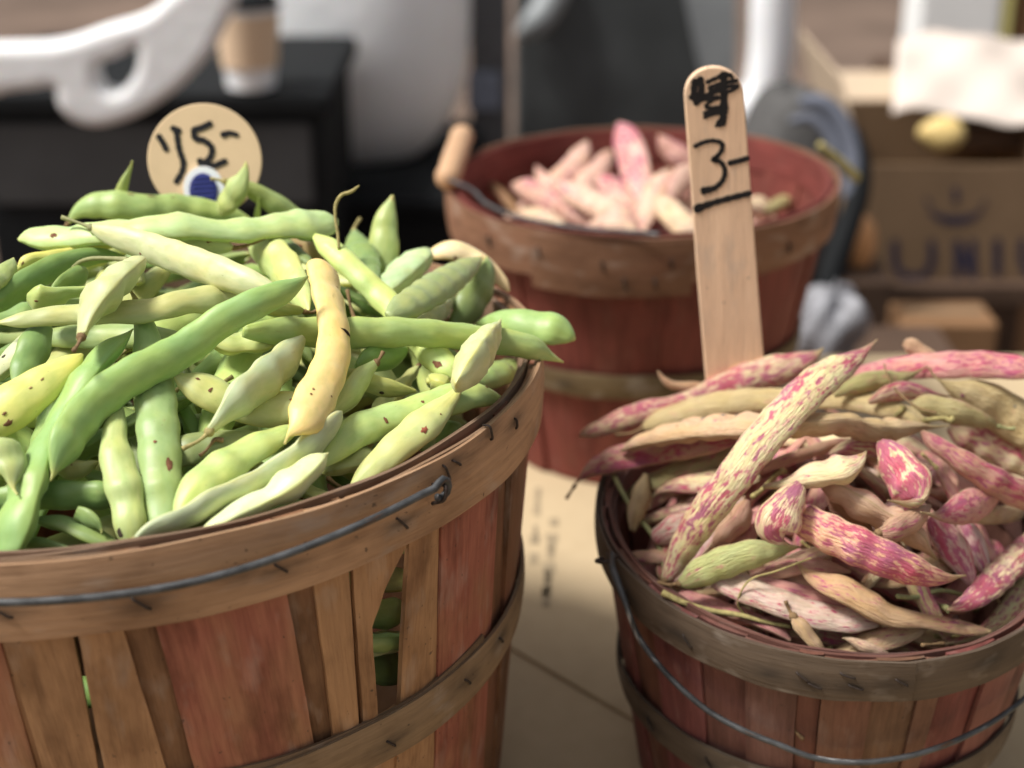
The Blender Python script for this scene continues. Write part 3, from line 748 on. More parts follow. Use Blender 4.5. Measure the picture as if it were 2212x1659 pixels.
# ------------------------------------------------------------------ beans
HEROES = [
('L','mid',0.5,'',(0.901,-0.058,-0.43),[-1671,6493,2485,245,-1670,6492,2490,246,-1668,6492,2495,247,-1664,6490,2504,251,-1658,6487,2522,259,-1643,6481,2558,253,-1627,6474,2594,198,-1612,6468,2624,141,-1593,6461,2658,75,-1585,6457,2676,47,-1582,6456,2685,35,-1580,6455,2689,29,-1578,6454,2693,23],[],'thin green pod tip poking up behind the crest of the green bean heap'),
('L','mid',0.5,'0',(0.226,-0.609,-0.76),[-1862,6406,2437,74,-1852,6411,2450,137,-1842,6415,2464,199,-1816,6419,2486,330,-1734,6420,2513,562,-1665,6422,2512,619,-1600,6432,2505,605,-1537,6451,2492,553,-1461,6492,2480,585,-1400,6526,2468,586,-1336,6546,2455,511,-1269,6555,2444,422,-1186,6564,2425,274,-1154,6566,2414,183,-1138,6566,2407,135,-1122,6567,2401,88],[(0.468,3.84,5.0,2.4,'br'),(0.362,3.84,4.0,2,'br'),(0.574,4.1,2.0,2,'br')],'arched green bean with brown scar along its back on top of the heap'),
('L','mid',0.5,'0',(-0.609,-0.062,-0.791),[-1208,6505,2590,131,-1199,6507,2587,153,-1190,6510,2585,177,-1172,6514,2579,222,-1146,6520,2568,280,-1095,6530,2541,363,-1040,6539,2502,442,-986,6546,2460,479,-932,6553,2417,449,-885,6559,2382,348,-861,6562,2364,276,-845,6564,2352,228,-837,6565,2346,204,-829,6566,2340,182],[],'green bean sloping down to the right behind the round price tag'),
('L','light',0.5,'',(0.565,-0.642,-0.518),[-1237,6501,2459,284,-1233,6499,2464,309,-1230,6497,2468,335,-1222,6493,2478,389,-1206,6484,2498,485,-1177,6470,2537,579,-1150,6459,2575,540,-1129,6453,2609,395,-1113,6451,2650,227,-1108,6451,2670,136,-1107,6451,2681,88,-1107,6451,2686,64,-1106,6451,2691,40],[],'small light green pod pointing up in front of the round price tag'),
('L','light',0.5,'',(0.979,0.111,-0.17),[-1089,6527,2414,129,-1089,6527,2416,129,-1088,6526,2419,128,-1087,6524,2423,128,-1086,6521,2433,126,-1082,6516,2452,119,-1079,6511,2470,97,-1076,6507,2486,70,-1073,6503,2505,43,-1072,6501,2514,30,-1072,6500,2518,24,-1071,6500,2521,21,-1071,6499,2523,17],[],'tiny green spike standing up right of the round price tag'),
('L','yellow2',0.5,'',(0.102,0.066,-0.993),[-1850,5649,2492,107,-1844,5654,2496,158,-1839,5659,2499,212,-1828,5669,2506,310,-1801,5685,2511,385,-1743,5714,2513,359,-1685,5745,2520,300,-1635,5772,2526,273,-1576,5802,2531,185,-1546,5816,2530,120,-1531,5822,2529,82,-1523,5825,2528,63,-1516,5828,2527,44],[(0.064,4.01,2.5,1.6,'br')],'dull yellow bean lying under the left end of the long pale top bean'),
('L','yellow3',0.5,'',(-0.452,-0.717,-0.53),[-383,6482,2238,90,-376,6484,2244,134,-368,6487,2250,179,-354,6492,2261,267,-329,6497,2274,362,-273,6502,2286,446,-207,6497,2276,445,-148,6484,2247,412,-94,6468,2210,359,-53,6452,2174,284,-34,6443,2153,226,-23,6437,2139,150,-18,6434,2132,101,-12,6430,2125,52],[(0.362,5.67,4.0,1.3,'br')],'pale yellow bean with a brown spot arching over the back rim'),
('L','mid',0.5,'',(0.998,-0.053,0.016),[-534,6422,2197,369,-535,6426,2203,399,-537,6430,2210,432,-540,6438,2222,499,-545,6454,2248,603,-547,6486,2300,621,-548,6519,2352,593,-543,6547,2397,515,-530,6579,2448,330,-521,6595,2473,187,-517,6603,2486,117,-515,6607,2492,82,-513,6611,2499,48],[(0.957,4.8,3.0,1.5,'tan')],'flat green bean standing upright with a dry brown tip at the back of the heap'),
('L','tan',0.5,'',(0.1,0.286,-0.953),[-890,6184,2434,213,-887,6182,2434,229,-884,6179,2433,246,-877,6173,2433,282,-864,6161,2431,353,-838,6138,2428,447,-812,6115,2424,468,-791,6094,2419,438,-769,6069,2411,332,-758,6056,2406,268,-753,6050,2404,237,-750,6047,2403,223,-748,6044,2402,209],[(0.34,4.45,6.0,1.6,'br')],'brown-blotched pod behind the yellow-green diagonal bean near the crest'),
('L','dark',0.5,'',(0.098,0.1,-0.99),[-1879,5354,2451,327,-1872,5364,2454,352,-1866,5374,2457,378,-1852,5395,2463,431,-1845,5405,2466,456,-1810,5456,2481,522,-1766,5518,2498,511,-1728,5569,2512,492,-1687,5618,2521,453,-1642,5665,2526,391,-1585,5718,2523,331,-1536,5758,2512,238,-1526,5766,2508,211,-1506,5781,2501,155,-1495,5788,2497,127,-1485,5796,2494,101],[],'dark green bean running up from the left edge below the dull yellow bean'),
('L','mid',0.5,'',(0.884,-0.08,-0.461),[-1857,5366,2535,319,-1857,5371,2536,323,-1856,5375,2536,327,-1855,5384,2537,336,-1852,5401,2539,355,-1847,5436,2542,376,-1842,5472,2546,365,-1838,5505,2549,317,-1837,5544,2555,212,-1838,5565,2558,129,-1839,5575,2560,81,-1839,5580,2561,56,-1839,5585,2562,32],[],'short green pod end at the left edge of the heap'),
('L','dark',0.5,'',(0.012,0.112,-0.994),[-1660,5418,2490,163,-1658,5421,2491,179,-1656,5425,2492,196,-1653,5431,2494,231,-1645,5444,2497,301,-1630,5470,2503,400,-1612,5494,2506,442,-1597,5516,2509,428,-1580,5541,2514,363,-1572,5554,2517,238,-1568,5561,2518,148,-1566,5564,2519,101,-1564,5567,2520,55],[],'stubby dark green pod behind the knobbed pod end'),
('L','dark',0.5,'',(-0.121,0.101,-0.987),[-1554,4431,1997,211,-1549,4430,1997,220,-1545,4429,1997,228,-1535,4427,1998,247,-1516,4423,1999,284,-1477,4415,1999,332,-1440,4404,1995,336,-1408,4395,1989,304,-1372,4382,1981,210,-1355,4376,1976,154,-1346,4373,1974,126,-1342,4371,1972,113,-1337,4370,1971,101],[],'dark pod half hidden behind the front rim at the left'),
('L','pale',0.5,'',(0.837,-0.508,0.205),[-1782,4939,2338,402,-1780,4944,2340,414,-1777,4948,2342,427,-1771,4957,2345,453,-1760,4975,2351,504,-1738,5013,2362,558,-1717,5049,2377,550,-1704,5081,2395,498,-1691,5120,2417,365,-1686,5139,2430,236,-1684,5149,2436,146,-1683,5154,2439,99,-1683,5159,2442,53],[(0.426,4.89,4.0,1.2,'dk')],'pale pod with a dark scar at the left edge above the fat yellow bean'),
('L','dark',0.5,'',(-0.844,-0.508,-0.169),[-1020,6242,2463,127,-1014,6234,2462,144,-1008,6226,2462,162,-997,6210,2461,198,-980,6186,2461,252,-946,6138,2458,334,-910,6081,2453,373,-874,6024,2447,364,-838,5968,2443,318,-806,5920,2441,234,-791,5896,2440,162,-780,5881,2440,105,-775,5873,2440,76,-769,5865,2440,48],[],'slim dark green bean below the right end of the long pale top bean'),
('L','dark',0.5,'1',(0.98,0.201,0.008),[-546,5971,2343,170,-550,5987,2341,208,-554,6004,2339,247,-563,6037,2335,328,-585,6119,2325,509,-599,6186,2319,600,-612,6253,2315,652,-624,6322,2311,673,-641,6406,2306,660,-655,6474,2302,615,-668,6542,2298,541,-680,6610,2296,436,-693,6696,2294,266,-698,6731,2293,185,-700,6748,2293,143,-702,6765,2293,102],[],'dark green pod with a stalk poking up beside the upright flat bean'),
('L','yg',0.5,'',(-0.461,-0.093,-0.883),[-1070,6154,2507,182,-1062,6139,2504,232,-1055,6124,2501,283,-1041,6094,2495,384,-1003,6020,2482,569,-971,5961,2474,652,-938,5904,2467,700,-904,5846,2462,713,-867,5774,2451,701,-842,5715,2441,672,-818,5655,2430,607,-793,5597,2421,516,-764,5523,2409,312,-754,5494,2404,186,-749,5479,2401,119,-744,5464,2399,55],[],'flat yellowish bean with a seam sloping down behind the long yellow bean'),
('L','pale',0.5,'1',(0.027,0.768,-0.64),[-1371,5898,2530,113,-1365,5897,2529,151,-1358,5897,2529,191,-1346,5896,2529,271,-1320,5894,2529,418,-1270,5888,2524,541,-1219,5882,2519,562,-1175,5878,2515,546,-1124,5873,2512,438,-1099,5871,2510,306,-1087,5869,2509,197,-1080,5868,2508,138,-1074,5868,2508,81],[(0.702,3.4,7.0,1.1,'br')],'small pale pod with a round brown spot between two long light beans'),
('L','dark',0.5,'',(0.61,0.179,-0.772),[-245,6160,2072,324,-240,6165,2075,355,-235,6171,2078,388,-226,6181,2086,456,-207,6199,2101,581,-176,6242,2134,714,-149,6292,2169,730,-126,6341,2198,667,-106,6404,2233,443,-102,6438,2251,267,-105,6456,2260,161,-106,6465,2264,106,-108,6474,2269,51],[],'dark green folded pod leaning on the back right rim'),
('L','pale',0.5,'',(-0.416,-0.112,-0.902),[-380,5634,2274,138,-377,5650,2270,160,-375,5665,2266,182,-369,5697,2259,229,-354,5773,2240,347,-342,5833,2225,422,-329,5892,2211,469,-315,5952,2195,495,-299,6028,2178,507,-287,6091,2167,512,-277,6157,2157,509,-270,6221,2150,454,-270,6306,2143,283,-271,6341,2141,201,-271,6359,2140,162,-271,6376,2138,124],[],'pale pod end in the shade beneath the bright green bean at the right'),
('L','dark',0.5,'',(0.011,-0.206,-0.978),[-1680,4539,2087,375,-1671,4540,2089,387,-1662,4541,2091,400,-1644,4543,2094,426,-1616,4545,2098,458,-1561,4550,2105,479,-1496,4553,2109,470,-1431,4555,2110,475,-1366,4557,2109,468,-1311,4558,2108,451,-1283,4559,2109,365,-1264,4560,2110,277,-1255,4561,2110,232,-1246,4561,2111,188],[],'dark green bean lying level in the shade low at the left'),
('L','dark',0.5,'',(-0.22,-0.965,0.143),[-1528,4487,2058,73,-1521,4486,2057,105,-1514,4485,2057,138,-1501,4484,2057,204,-1474,4480,2055,303,-1420,4472,2050,362,-1370,4459,2033,391,-1327,4448,2019,374,-1277,4435,2004,278,-1251,4429,1996,184,-1239,4426,1992,133,-1233,4424,1990,108,-1226,4423,1989,85],[],'slim shaded seam-up pod just inside the front rim'),
('L','dark',0.5,'',(-0.408,-0.076,-0.91),[-1377,4476,2086,248,-1375,4475,2085,251,-1373,4474,2085,255,-1368,4472,2085,263,-1358,4468,2084,281,-1340,4459,2080,297,-1323,4451,2074,263,-1309,4443,2067,204,-1297,4434,2056,104,-1293,4429,2050,57,-1292,4426,2046,38,-1292,4425,2044,29,-1292,4423,2043,19],[],'dark pod end with hooked tip in the shade near the front rim'),
('L','dark',0.5,'',(0.358,-0.69,-0.629),[-1122,4693,2159,299,-1117,4697,2162,330,-1112,4701,2164,363,-1102,4710,2169,429,-1082,4726,2178,539,-1034,4748,2187,581,-983,4769,2189,519,-940,4791,2190,444,-890,4820,2188,316,-866,4836,2186,233,-853,4844,2185,190,-847,4848,2185,168,-841,4851,2185,148],[],'deep green pod with a brown broken stalk lying across it'),
('L','dark',0.5,'',(-0.672,-0.227,0.705),[-1618,5156,2459,310,-1619,5149,2457,331,-1620,5143,2455,354,-1622,5130,2450,400,-1625,5103,2442,484,-1631,5053,2423,554,-1636,5005,2404,545,-1640,4965,2386,514,-1645,4922,2365,397,-1648,4901,2354,298,-1650,4890,2349,247,-1650,4885,2347,223,-1651,4879,2344,199],[],'broad dark green bean standing upright near the left edge'),
('L','yg2',0.5,'',(0.122,0.458,-0.881),[-1480,4638,2171,169,-1477,4638,2170,189,-1474,4638,2169,210,-1468,4637,2168,253,-1455,4636,2165,336,-1430,4635,2161,434,-1404,4636,2163,432,-1382,4639,2169,306,-1359,4643,2179,145,-1346,4645,2183,78,-1340,4646,2184,50,-1337,4646,2184,36,-1333,4646,2185,23],[(0.319,3.67,2.0,1.5,'br'),(0.426,3.67,2.0,1,'br')],'speckled yellowish pod end peeping out beneath the large diagonal bean'),
('L','yg',0.5,'',(0.45,-0.882,-0.143),[-1074,5168,2418,133,-1069,5169,2415,162,-1065,5170,2412,192,-1056,5173,2404,253,-1038,5178,2391,373,-1000,5193,2375,521,-958,5214,2373,567,-922,5232,2372,609,-881,5254,2371,583,-860,5264,2370,497,-849,5269,2369,397,-844,5272,2369,339,-839,5274,2369,283],[(0.766,5.32,9.0,1.2,'tan'),(0.979,4.89,4.0,1,'br')],'light pod with a split open brown end left of the yellow bean'),
('L','dark',0.5,'',(-0.047,-0.148,-0.988),[-559,5290,2248,155,-556,5296,2248,180,-554,5301,2249,207,-548,5312,2250,261,-536,5333,2252,360,-508,5371,2248,483,-477,5409,2240,525,-450,5441,2233,502,-420,5479,2228,367,-405,5499,2226,241,-398,5508,2226,172,-394,5513,2226,139,-390,5518,2225,107],[],'dark green pod end under the long horizontal bean'),
('L','yg2',0.5,'',(-0.403,0.011,-0.915),[-597,5223,2254,217,-592,5224,2252,229,-587,5225,2249,242,-577,5228,2244,268,-557,5233,2233,321,-516,5242,2211,375,-475,5252,2190,365,-437,5263,2176,326,-393,5276,2164,226,-371,5284,2159,142,-360,5288,2157,97,-354,5290,2156,74,-348,5292,2155,53],[(0.532,5.15,4.0,1.3,'dk')],'shaded yellow-green bean between the yellow bean and the right rim'),
('L','dark',0.5,'',(0.928,-0.365,0.077),[-264,5129,2017,114,-263,5132,2018,125,-261,5136,2018,136,-259,5143,2019,158,-253,5157,2020,204,-242,5186,2023,289,-230,5215,2026,357,-219,5240,2028,406,-204,5266,2026,330,-195,5278,2023,226,-190,5284,2020,170,-188,5288,2019,143,-186,5291,2019,117],[],'dark green pod tip beside the upright yellow-green bean at the right rim'),
('L','mid',0.5,'',(0.629,-0.74,0.24),[-639,4806,2068,219,-635,4810,2068,252,-631,4813,2069,285,-624,4821,2069,356,-608,4835,2071,494,-577,4864,2072,679,-545,4892,2071,741,-516,4916,2070,723,-482,4940,2060,441,-464,4950,2051,226,-456,4955,2046,142,-451,4958,2044,102,-447,4960,2042,60],[],'shaded seam-up pod just above the front rim near the pale beans'),
('L','pale',0.5,'',(0.885,-0.192,0.424),[-538,5794,2310,243,-535,5809,2309,280,-532,5823,2308,318,-526,5851,2307,397,-522,5864,2307,438,-509,5918,2305,593,-493,5988,2303,744,-475,6060,2300,842,-457,6134,2297,906,-443,6194,2294,959,-424,6273,2290,972,-406,6353,2286,847,-392,6420,2283,639,-389,6437,2283,557,-383,6471,2283,343,-380,6488,2283,216,-377,6506,2283,90],[],'pale seam-up pod with rounded top next to the upright green bean'),
('L','light2',0.5,'',(0.25,-0.958,-0.14),[-1894,5830,2552,77,-1871,5839,2556,346,-1846,5843,2559,548,-1792,5837,2558,668,-1706,5814,2567,583,-1594,5787,2590,646,-1513,5778,2600,650,-1410,5781,2607,658,-1310,5799,2614,739,-1236,5818,2610,724,-1141,5851,2583,575,-1044,5897,2569,676,-971,5936,2565,605,-874,6002,2557,737,-802,6064,2539,794,-753,6111,2532,668,-729,6135,2531,485,-705,6158,2532,97],[(0.128,5.24,6.0,1.1,'br'),(0.979,1.22,6.0,1.5,'br')],'longest pale bean lying level across the top of the heap with a brown spot'),
('L','light',0.5,'',(-0.002,0.372,-0.928),[-1733,5358,2488,215,-1727,5358,2487,294,-1721,5358,2486,376,-1709,5358,2484,524,-1685,5358,2480,673,-1638,5367,2484,565,-1595,5385,2497,297,-1555,5399,2497,253,-1508,5411,2497,216,-1484,5415,2496,142,-1473,5417,2496,94,-1467,5418,2495,69,-1461,5419,2495,46],[(0.149,4.19,2.5,1.5,'br')],'knobbed round pod end with a pinched neck at the left'),
('L','mid2',0.5,'0',(-0.93,-0.308,0.202),[-1324,5266,2514,79,-1315,5248,2503,160,-1306,5230,2492,234,-1287,5195,2470,313,-1266,5141,2436,428,-1243,5069,2390,560,-1227,5011,2357,630,-1204,4925,2319,674,-1183,4836,2284,681,-1168,4774,2257,684,-1152,4699,2218,681,-1137,4631,2178,669,-1128,4585,2145,668,-1116,4532,2100,652,-1108,4494,2065,598,-1103,4467,2042,514,-1100,4453,2032,339,-1098,4438,2022,88],[(0.766,4.28,8.0,1.4,'br'),(0.681,4.89,3.0,1,'br'),(0.787,5.93,2.5,2,'br')],'long flat green bean standing upright beneath the large diagonal bean'),
('L','light',0.5,'',(0.086,-0.765,-0.638),[-1751,5076,2502,62,-1734,5080,2503,123,-1716,5083,2504,185,-1682,5089,2506,280,-1614,5107,2510,353,-1546,5129,2509,386,-1475,5139,2510,409,-1401,5139,2515,436,-1329,5144,2515,454,-1276,5155,2513,462,-1209,5183,2518,464,-1144,5225,2523,471,-1079,5272,2512,529,-1015,5332,2500,450,-983,5363,2494,321,-966,5377,2492,240,-949,5390,2490,162],[],'long light bean lying level under the diagonal beans at the left'),
('L','light2',0.5,'1',(-0.788,0.256,-0.56),[-1318,5411,2619,95,-1321,5398,2618,185,-1325,5385,2617,278,-1331,5359,2616,450,-1337,5332,2614,578,-1354,5255,2610,793,-1372,5182,2604,896,-1388,5113,2595,922,-1399,5057,2585,876,-1409,4994,2570,615,-1414,4932,2552,380,-1415,4912,2545,326,-1415,4892,2538,290,-1414,4882,2535,274,-1414,4871,2532,257],[],'light seam-up pod hanging down left with its cut stalk end below'),
('L','yellow2',0.5,'',(0.698,-0.328,-0.636),[-1736,4742,2266,576,-1730,4746,2269,602,-1723,4750,2273,630,-1710,4757,2281,687,-1684,4770,2296,776,-1633,4804,2323,775,-1586,4849,2348,714,-1546,4895,2367,620,-1502,4956,2386,462,-1481,4988,2397,323,-1471,5004,2403,197,-1466,5012,2406,126,-1460,5019,2409,57],[(0.17,5.41,6.0,1.3,'br'),(0.553,4.71,2.5,1.5,'tan'),(0.447,4.71,2.5,1.5,'tan'),(0.191,4.97,3.0,1.2,'br')],'fat yellow bean with brown freckles at the left edge'),
('L','light2',0.5,'0',(-0.18,-0.189,-0.965),[-1582,5737,2631,138,-1565,5726,2628,200,-1548,5715,2625,264,-1514,5695,2619,367,-1462,5669,2612,446,-1395,5639,2602,510,-1344,5611,2595,543,-1273,5554,2592,568,-1200,5484,2594,585,-1147,5435,2593,589,-1078,5378,2591,583,-1013,5329,2586,562,-965,5299,2580,524,-904,5266,2571,448,-859,5246,2562,344,-829,5234,2555,247,-814,5227,2552,196,-799,5220,2549,147],[(0.277,5.24,3.0,1.3,'br')],'long pale bean sloping down right from its brown stalk scar near the crest'),
('L','yg',0.5,'',(-0.115,-0.871,-0.478),[-1145,4958,2366,52,-1137,4957,2359,121,-1129,4956,2353,190,-1112,4954,2340,322,-1085,4954,2325,504,-1028,4954,2297,674,-964,4951,2261,564,-895,4955,2235,594,-822,4965,2227,652,-759,4978,2230,615,-729,4985,2234,500,-708,4991,2238,364,-698,4994,2240,291,-688,4997,2242,221],[(0.17,4.54,3.0,1.5,'br'),(0.277,4.89,4.0,0.7,'br'),(0.872,4.54,4.0,1.3,'br')],'yellow-green speckled bean crossing behind the pale waisted bean'),
('L','yg3',0.5,'',(-0.763,-0.46,-0.455),[-780,5991,2520,111,-765,5975,2514,197,-751,5960,2508,284,-722,5930,2495,411,-668,5876,2467,473,-616,5832,2435,474,-566,5795,2399,467,-518,5762,2362,500,-469,5717,2329,496,-433,5672,2309,479,-388,5605,2281,462,-344,5541,2252,483,-299,5487,2224,542,-252,5443,2194,522,-229,5421,2179,393,-220,5409,2169,245,-212,5396,2160,73],[(0.915,5.15,8.0,1.2,'br')],'long yellowish flat bean running diagonally down behind the yellow bean'),
('L','green2',0.5,'',(0.781,-0.313,-0.541),[-450,5474,2374,219,-443,5490,2373,273,-437,5506,2372,330,-425,5538,2370,441,-405,5586,2366,557,-379,5653,2360,613,-359,5705,2355,633,-332,5779,2349,670,-305,5855,2342,690,-285,5915,2337,688,-257,5998,2329,664,-229,6084,2322,610,-208,6151,2315,550,-179,6243,2307,438,-156,6314,2299,291,-140,6360,2295,161,-132,6382,2293,94,-124,6403,2291,24],[],'smooth bright green bean pointing up right towards the back rim'),
('L','mid',0.5,'',(-0.308,-0.677,-0.669),[-143,5979,2147,118,-135,5976,2151,150,-126,5972,2155,182,-109,5964,2164,247,-83,5948,2175,338,-30,5915,2190,499,29,5879,2193,586,89,5853,2191,645,147,5835,2187,665,196,5824,2174,562,219,5819,2163,400,234,5816,2155,245,241,5814,2151,148,248,5812,2147,46],[],'plump light green bean end jutting out past the right rim'),
('L','yg',0.5,'',(0.768,-0.451,-0.455),[-1047,4433,2074,138,-1045,4443,2081,195,-1043,4452,2087,253,-1038,4471,2100,356,-1035,4480,2107,397,-1012,4529,2133,539,-975,4593,2153,626,-939,4650,2161,641,-901,4708,2167,615,-860,4757,2176,559,-806,4813,2184,484,-760,4863,2189,333,-751,4873,2190,290,-733,4893,2191,185,-723,4903,2191,127,-713,4913,2192,70],[],'light green bean curving up from the two pale beans at the front'),
('L','light',0.5,'1',(-0.374,0.007,-0.928),[-958,5337,2468,217,-954,5338,2467,223,-950,5340,2467,230,-941,5343,2465,243,-924,5350,2461,270,-890,5366,2452,309,-856,5383,2439,326,-827,5401,2428,303,-793,5426,2416,228,-777,5438,2409,191,-768,5444,2406,141,-764,5447,2404,99,-760,5449,2402,53],[],'light bean with a cut end left of the yellow bean'),
('L','light',0.5,'',(-0.145,-0.046,-0.988),[-931,5150,2441,207,-910,5164,2435,283,-888,5178,2430,361,-845,5207,2419,471,-780,5257,2399,525,-690,5321,2371,544,-620,5354,2356,557,-524,5386,2344,571,-426,5416,2334,545,-352,5442,2323,518,-254,5488,2297,494,-154,5542,2263,486,-77,5571,2241,483,25,5600,2213,482,101,5624,2179,382,148,5643,2145,175,173,5653,2129,93,198,5664,2114,22],[(0.66,5.15,2.0,1.3,'br')],'long light bean lying level behind the yellow bean with its beak over the rim'),
('L','mid3',0.5,'',(0.598,-0.394,-0.698),[-184,5440,2102,105,-179,5455,2098,137,-173,5471,2094,171,-163,5502,2085,240,-136,5580,2064,386,-114,5642,2047,454,-92,5704,2031,499,-70,5767,2015,534,-41,5845,1996,551,-17,5908,1980,524,8,5971,1964,462,33,6033,1946,331,67,6109,1922,123,81,6139,1912,75,87,6155,1907,53,94,6170,1902,30],[(0.362,0.44,5.0,1.1,'br'),(0.596,4.89,4.0,1.1,'br'),(0.66,4.01,2.0,1,'br'),(0.191,0.44,2.5,1,'br')],'brown-spotted green bean wedged against the right rim'),
('L','yg2',0.5,'',(0.211,-0.854,0.475),[-236,5346,2132,245,-238,5346,2133,281,-239,5346,2134,317,-242,5346,2136,394,-248,5346,2140,545,-260,5347,2148,748,-272,5348,2157,808,-283,5349,2162,746,-297,5350,2166,542,-304,5349,2165,367,-308,5348,2165,264,-309,5348,2164,213,-311,5348,2164,163],[],'pod end seen end-on with an upright stalk at the right'),
('L','light',0.5,'',(0.481,-0.581,-0.656),[-633,4735,2124,95,-625,4753,2129,184,-617,4771,2134,275,-600,4807,2143,418,-572,4863,2155,523,-525,4938,2159,607,-485,4995,2154,632,-428,5062,2145,624,-368,5114,2144,613,-322,5151,2144,614,-260,5208,2142,639,-198,5273,2137,640,-149,5325,2125,600,-81,5395,2088,425,-31,5448,2048,149,4,5486,2025,49,22,5506,2017,36,40,5524,2009,22],[(0.319,4.97,6.0,0.7,'br'),(0.489,4.63,3.0,1,'br'),(0.787,4.45,4.0,1,'br')],'long light bean at the right front with a thin beak reaching the rim'),
('L','light',0.5,'1',(0.24,0.163,-0.957),[-610,4994,2202,138,-608,5000,2203,167,-605,5006,2204,197,-600,5016,2208,259,-590,5038,2214,364,-570,5082,2227,469,-550,5129,2240,482,-534,5174,2251,425,-512,5226,2260,280,-500,5254,2264,208,-494,5267,2266,176,-492,5274,2267,160,-489,5281,2268,144],[],'slim light pod pointing up right beside the yellow bean'),
('L','pale2',0.5,'1',(-0.151,-0.099,0.984),[-735,5217,2388,164,-740,5206,2384,230,-745,5195,2380,298,-755,5173,2372,430,-765,5150,2365,538,-795,5074,2349,708,-829,5002,2337,756,-864,4937,2325,740,-896,4889,2315,728,-930,4834,2297,548,-961,4783,2275,321,-971,4767,2267,263,-981,4750,2259,223,-986,4742,2256,207,-991,4733,2252,190],[],'pale waisted bean with a brown cut end pointing down left'),
('L','mid2',0.5,'',(-0.802,0.319,-0.505),[-1308,5128,2459,28,-1318,5108,2451,123,-1328,5087,2444,255,-1350,5046,2433,522,-1382,4985,2415,639,-1418,4909,2383,671,-1443,4858,2354,628,-1473,4793,2311,544,-1495,4718,2273,506,-1507,4652,2248,551,-1518,4567,2214,682,-1527,4492,2174,797,-1533,4442,2141,838,-1544,4385,2092,824,-1554,4348,2054,813,-1560,4324,2028,667,-1562,4312,2015,499,-1563,4298,2002,321],[],'long dark green edge-on bean reaching from the upper left down to the rim'),
('L','light',0.5,'0',(-0.887,-0.454,0.082),[-1305,4840,2311,84,-1305,4829,2305,134,-1304,4817,2299,183,-1303,4791,2288,267,-1301,4765,2277,320,-1293,4689,2245,423,-1274,4622,2210,520,-1249,4562,2174,572,-1230,4518,2142,558,-1213,4470,2100,514,-1201,4428,2056,457,-1199,4416,2040,413,-1197,4403,2025,300,-1196,4396,2017,189,-1195,4389,2010,62],[(0.915,5.59,7.0,1.2,'dk')],'upright light bean with a waisted neck left of the long flat green bean'),
('L','mid3',0.5,'',(-0.749,-0.583,0.315),[-1678,4579,2264,398,-1672,4576,2265,417,-1666,4573,2267,438,-1654,4567,2271,482,-1631,4554,2279,560,-1594,4523,2274,597,-1569,4489,2255,527,-1559,4460,2236,373,-1552,4426,2213,122,-1543,4409,2203,45,-1537,4401,2199,29,-1533,4398,2196,22,-1530,4394,2194,14],[],'rounded green pod with a curved beak at the left edge'),
('L','pale2',0.5,'0',(-0.126,0.073,-0.989),[-1157,4314,2075,185,-1146,4325,2081,231,-1134,4334,2087,275,-1109,4352,2096,338,-1054,4383,2105,398,-1000,4422,2113,449,-952,4470,2127,506,-900,4523,2129,488,-846,4583,2125,544,-808,4629,2128,574,-756,4678,2145,580,-703,4718,2169,592,-655,4765,2196,603,-611,4823,2225,548,-591,4854,2240,401,-581,4870,2248,269,-571,4885,2256,43],[],'long pale waxy bean lying along the front rim'),
('L','light2',0.5,'',(-0.609,0.078,-0.789),[-42,5667,2289,26,-45,5650,2289,68,-48,5632,2290,109,-54,5598,2292,194,-58,5580,2292,242,-71,5513,2297,459,-88,5431,2302,691,-105,5351,2307,858,-120,5273,2311,929,-131,5213,2314,934,-145,5140,2317,908,-160,5070,2320,790,-173,5015,2324,552,-176,5002,2325,473,-183,4975,2327,286,-187,4961,2329,175,-190,4946,2330,61],[(0.532,4.71,11.0,0.7,'br'),(0.319,1.66,6.0,1.3,'br'),(0.34,4.71,3.0,1.3,'br')],'upright seam-up pod with a large brown blotch at the right'),
('L','yg3',0.5,'1',(0.788,-0.49,-0.373),[-531,4695,2057,97,-525,4708,2059,141,-519,4719,2061,187,-506,4742,2066,276,-500,4752,2069,314,-465,4797,2086,443,-421,4851,2107,534,-385,4900,2122,579,-346,4953,2134,630,-309,5011,2146,634,-265,5085,2162,527,-228,5151,2174,323,-220,5164,2176,294,-206,5193,2182,231,-200,5207,2185,194,-194,5222,2188,157],[(0.553,5.24,7.0,1.2,'rd'),(0.426,0.61,4.0,1,'br'),(0.383,0.61,2.0,1,'dk'),(0.723,5.24,2.0,1,'br')],'yellow-green bean with red-brown freckles leaning out over the right front rim'),
('L','green2',0.5,'',(-0.332,0.134,0.934),[-716,5287,2595,20,-734,5265,2587,145,-753,5243,2579,253,-792,5203,2568,410,-855,5152,2555,501,-938,5101,2530,539,-1000,5071,2502,555,-1073,5028,2454,602,-1146,4963,2424,627,-1201,4906,2413,634,-1273,4837,2393,650,-1340,4778,2358,668,-1381,4725,2328,686,-1418,4634,2287,698,-1435,4562,2253,544,-1442,4516,2228,242,-1443,4494,2214,97,-1447,4472,2202,13],[],'largest bright green bean lying diagonally across the middle of the heap'),
('L','cream',0.5,'',(0.467,-0.85,0.244),[-962,4368,2080,132,-955,4374,2082,170,-947,4381,2084,209,-932,4393,2089,289,-908,4411,2095,399,-861,4450,2106,545,-803,4493,2117,620,-744,4530,2134,713,-691,4577,2156,841,-649,4627,2176,679,-628,4654,2185,451,-614,4672,2190,225,-606,4681,2193,120,-599,4690,2195,21],[],'cream coloured seam-up pod with a yellow ridge beside the front rim'),
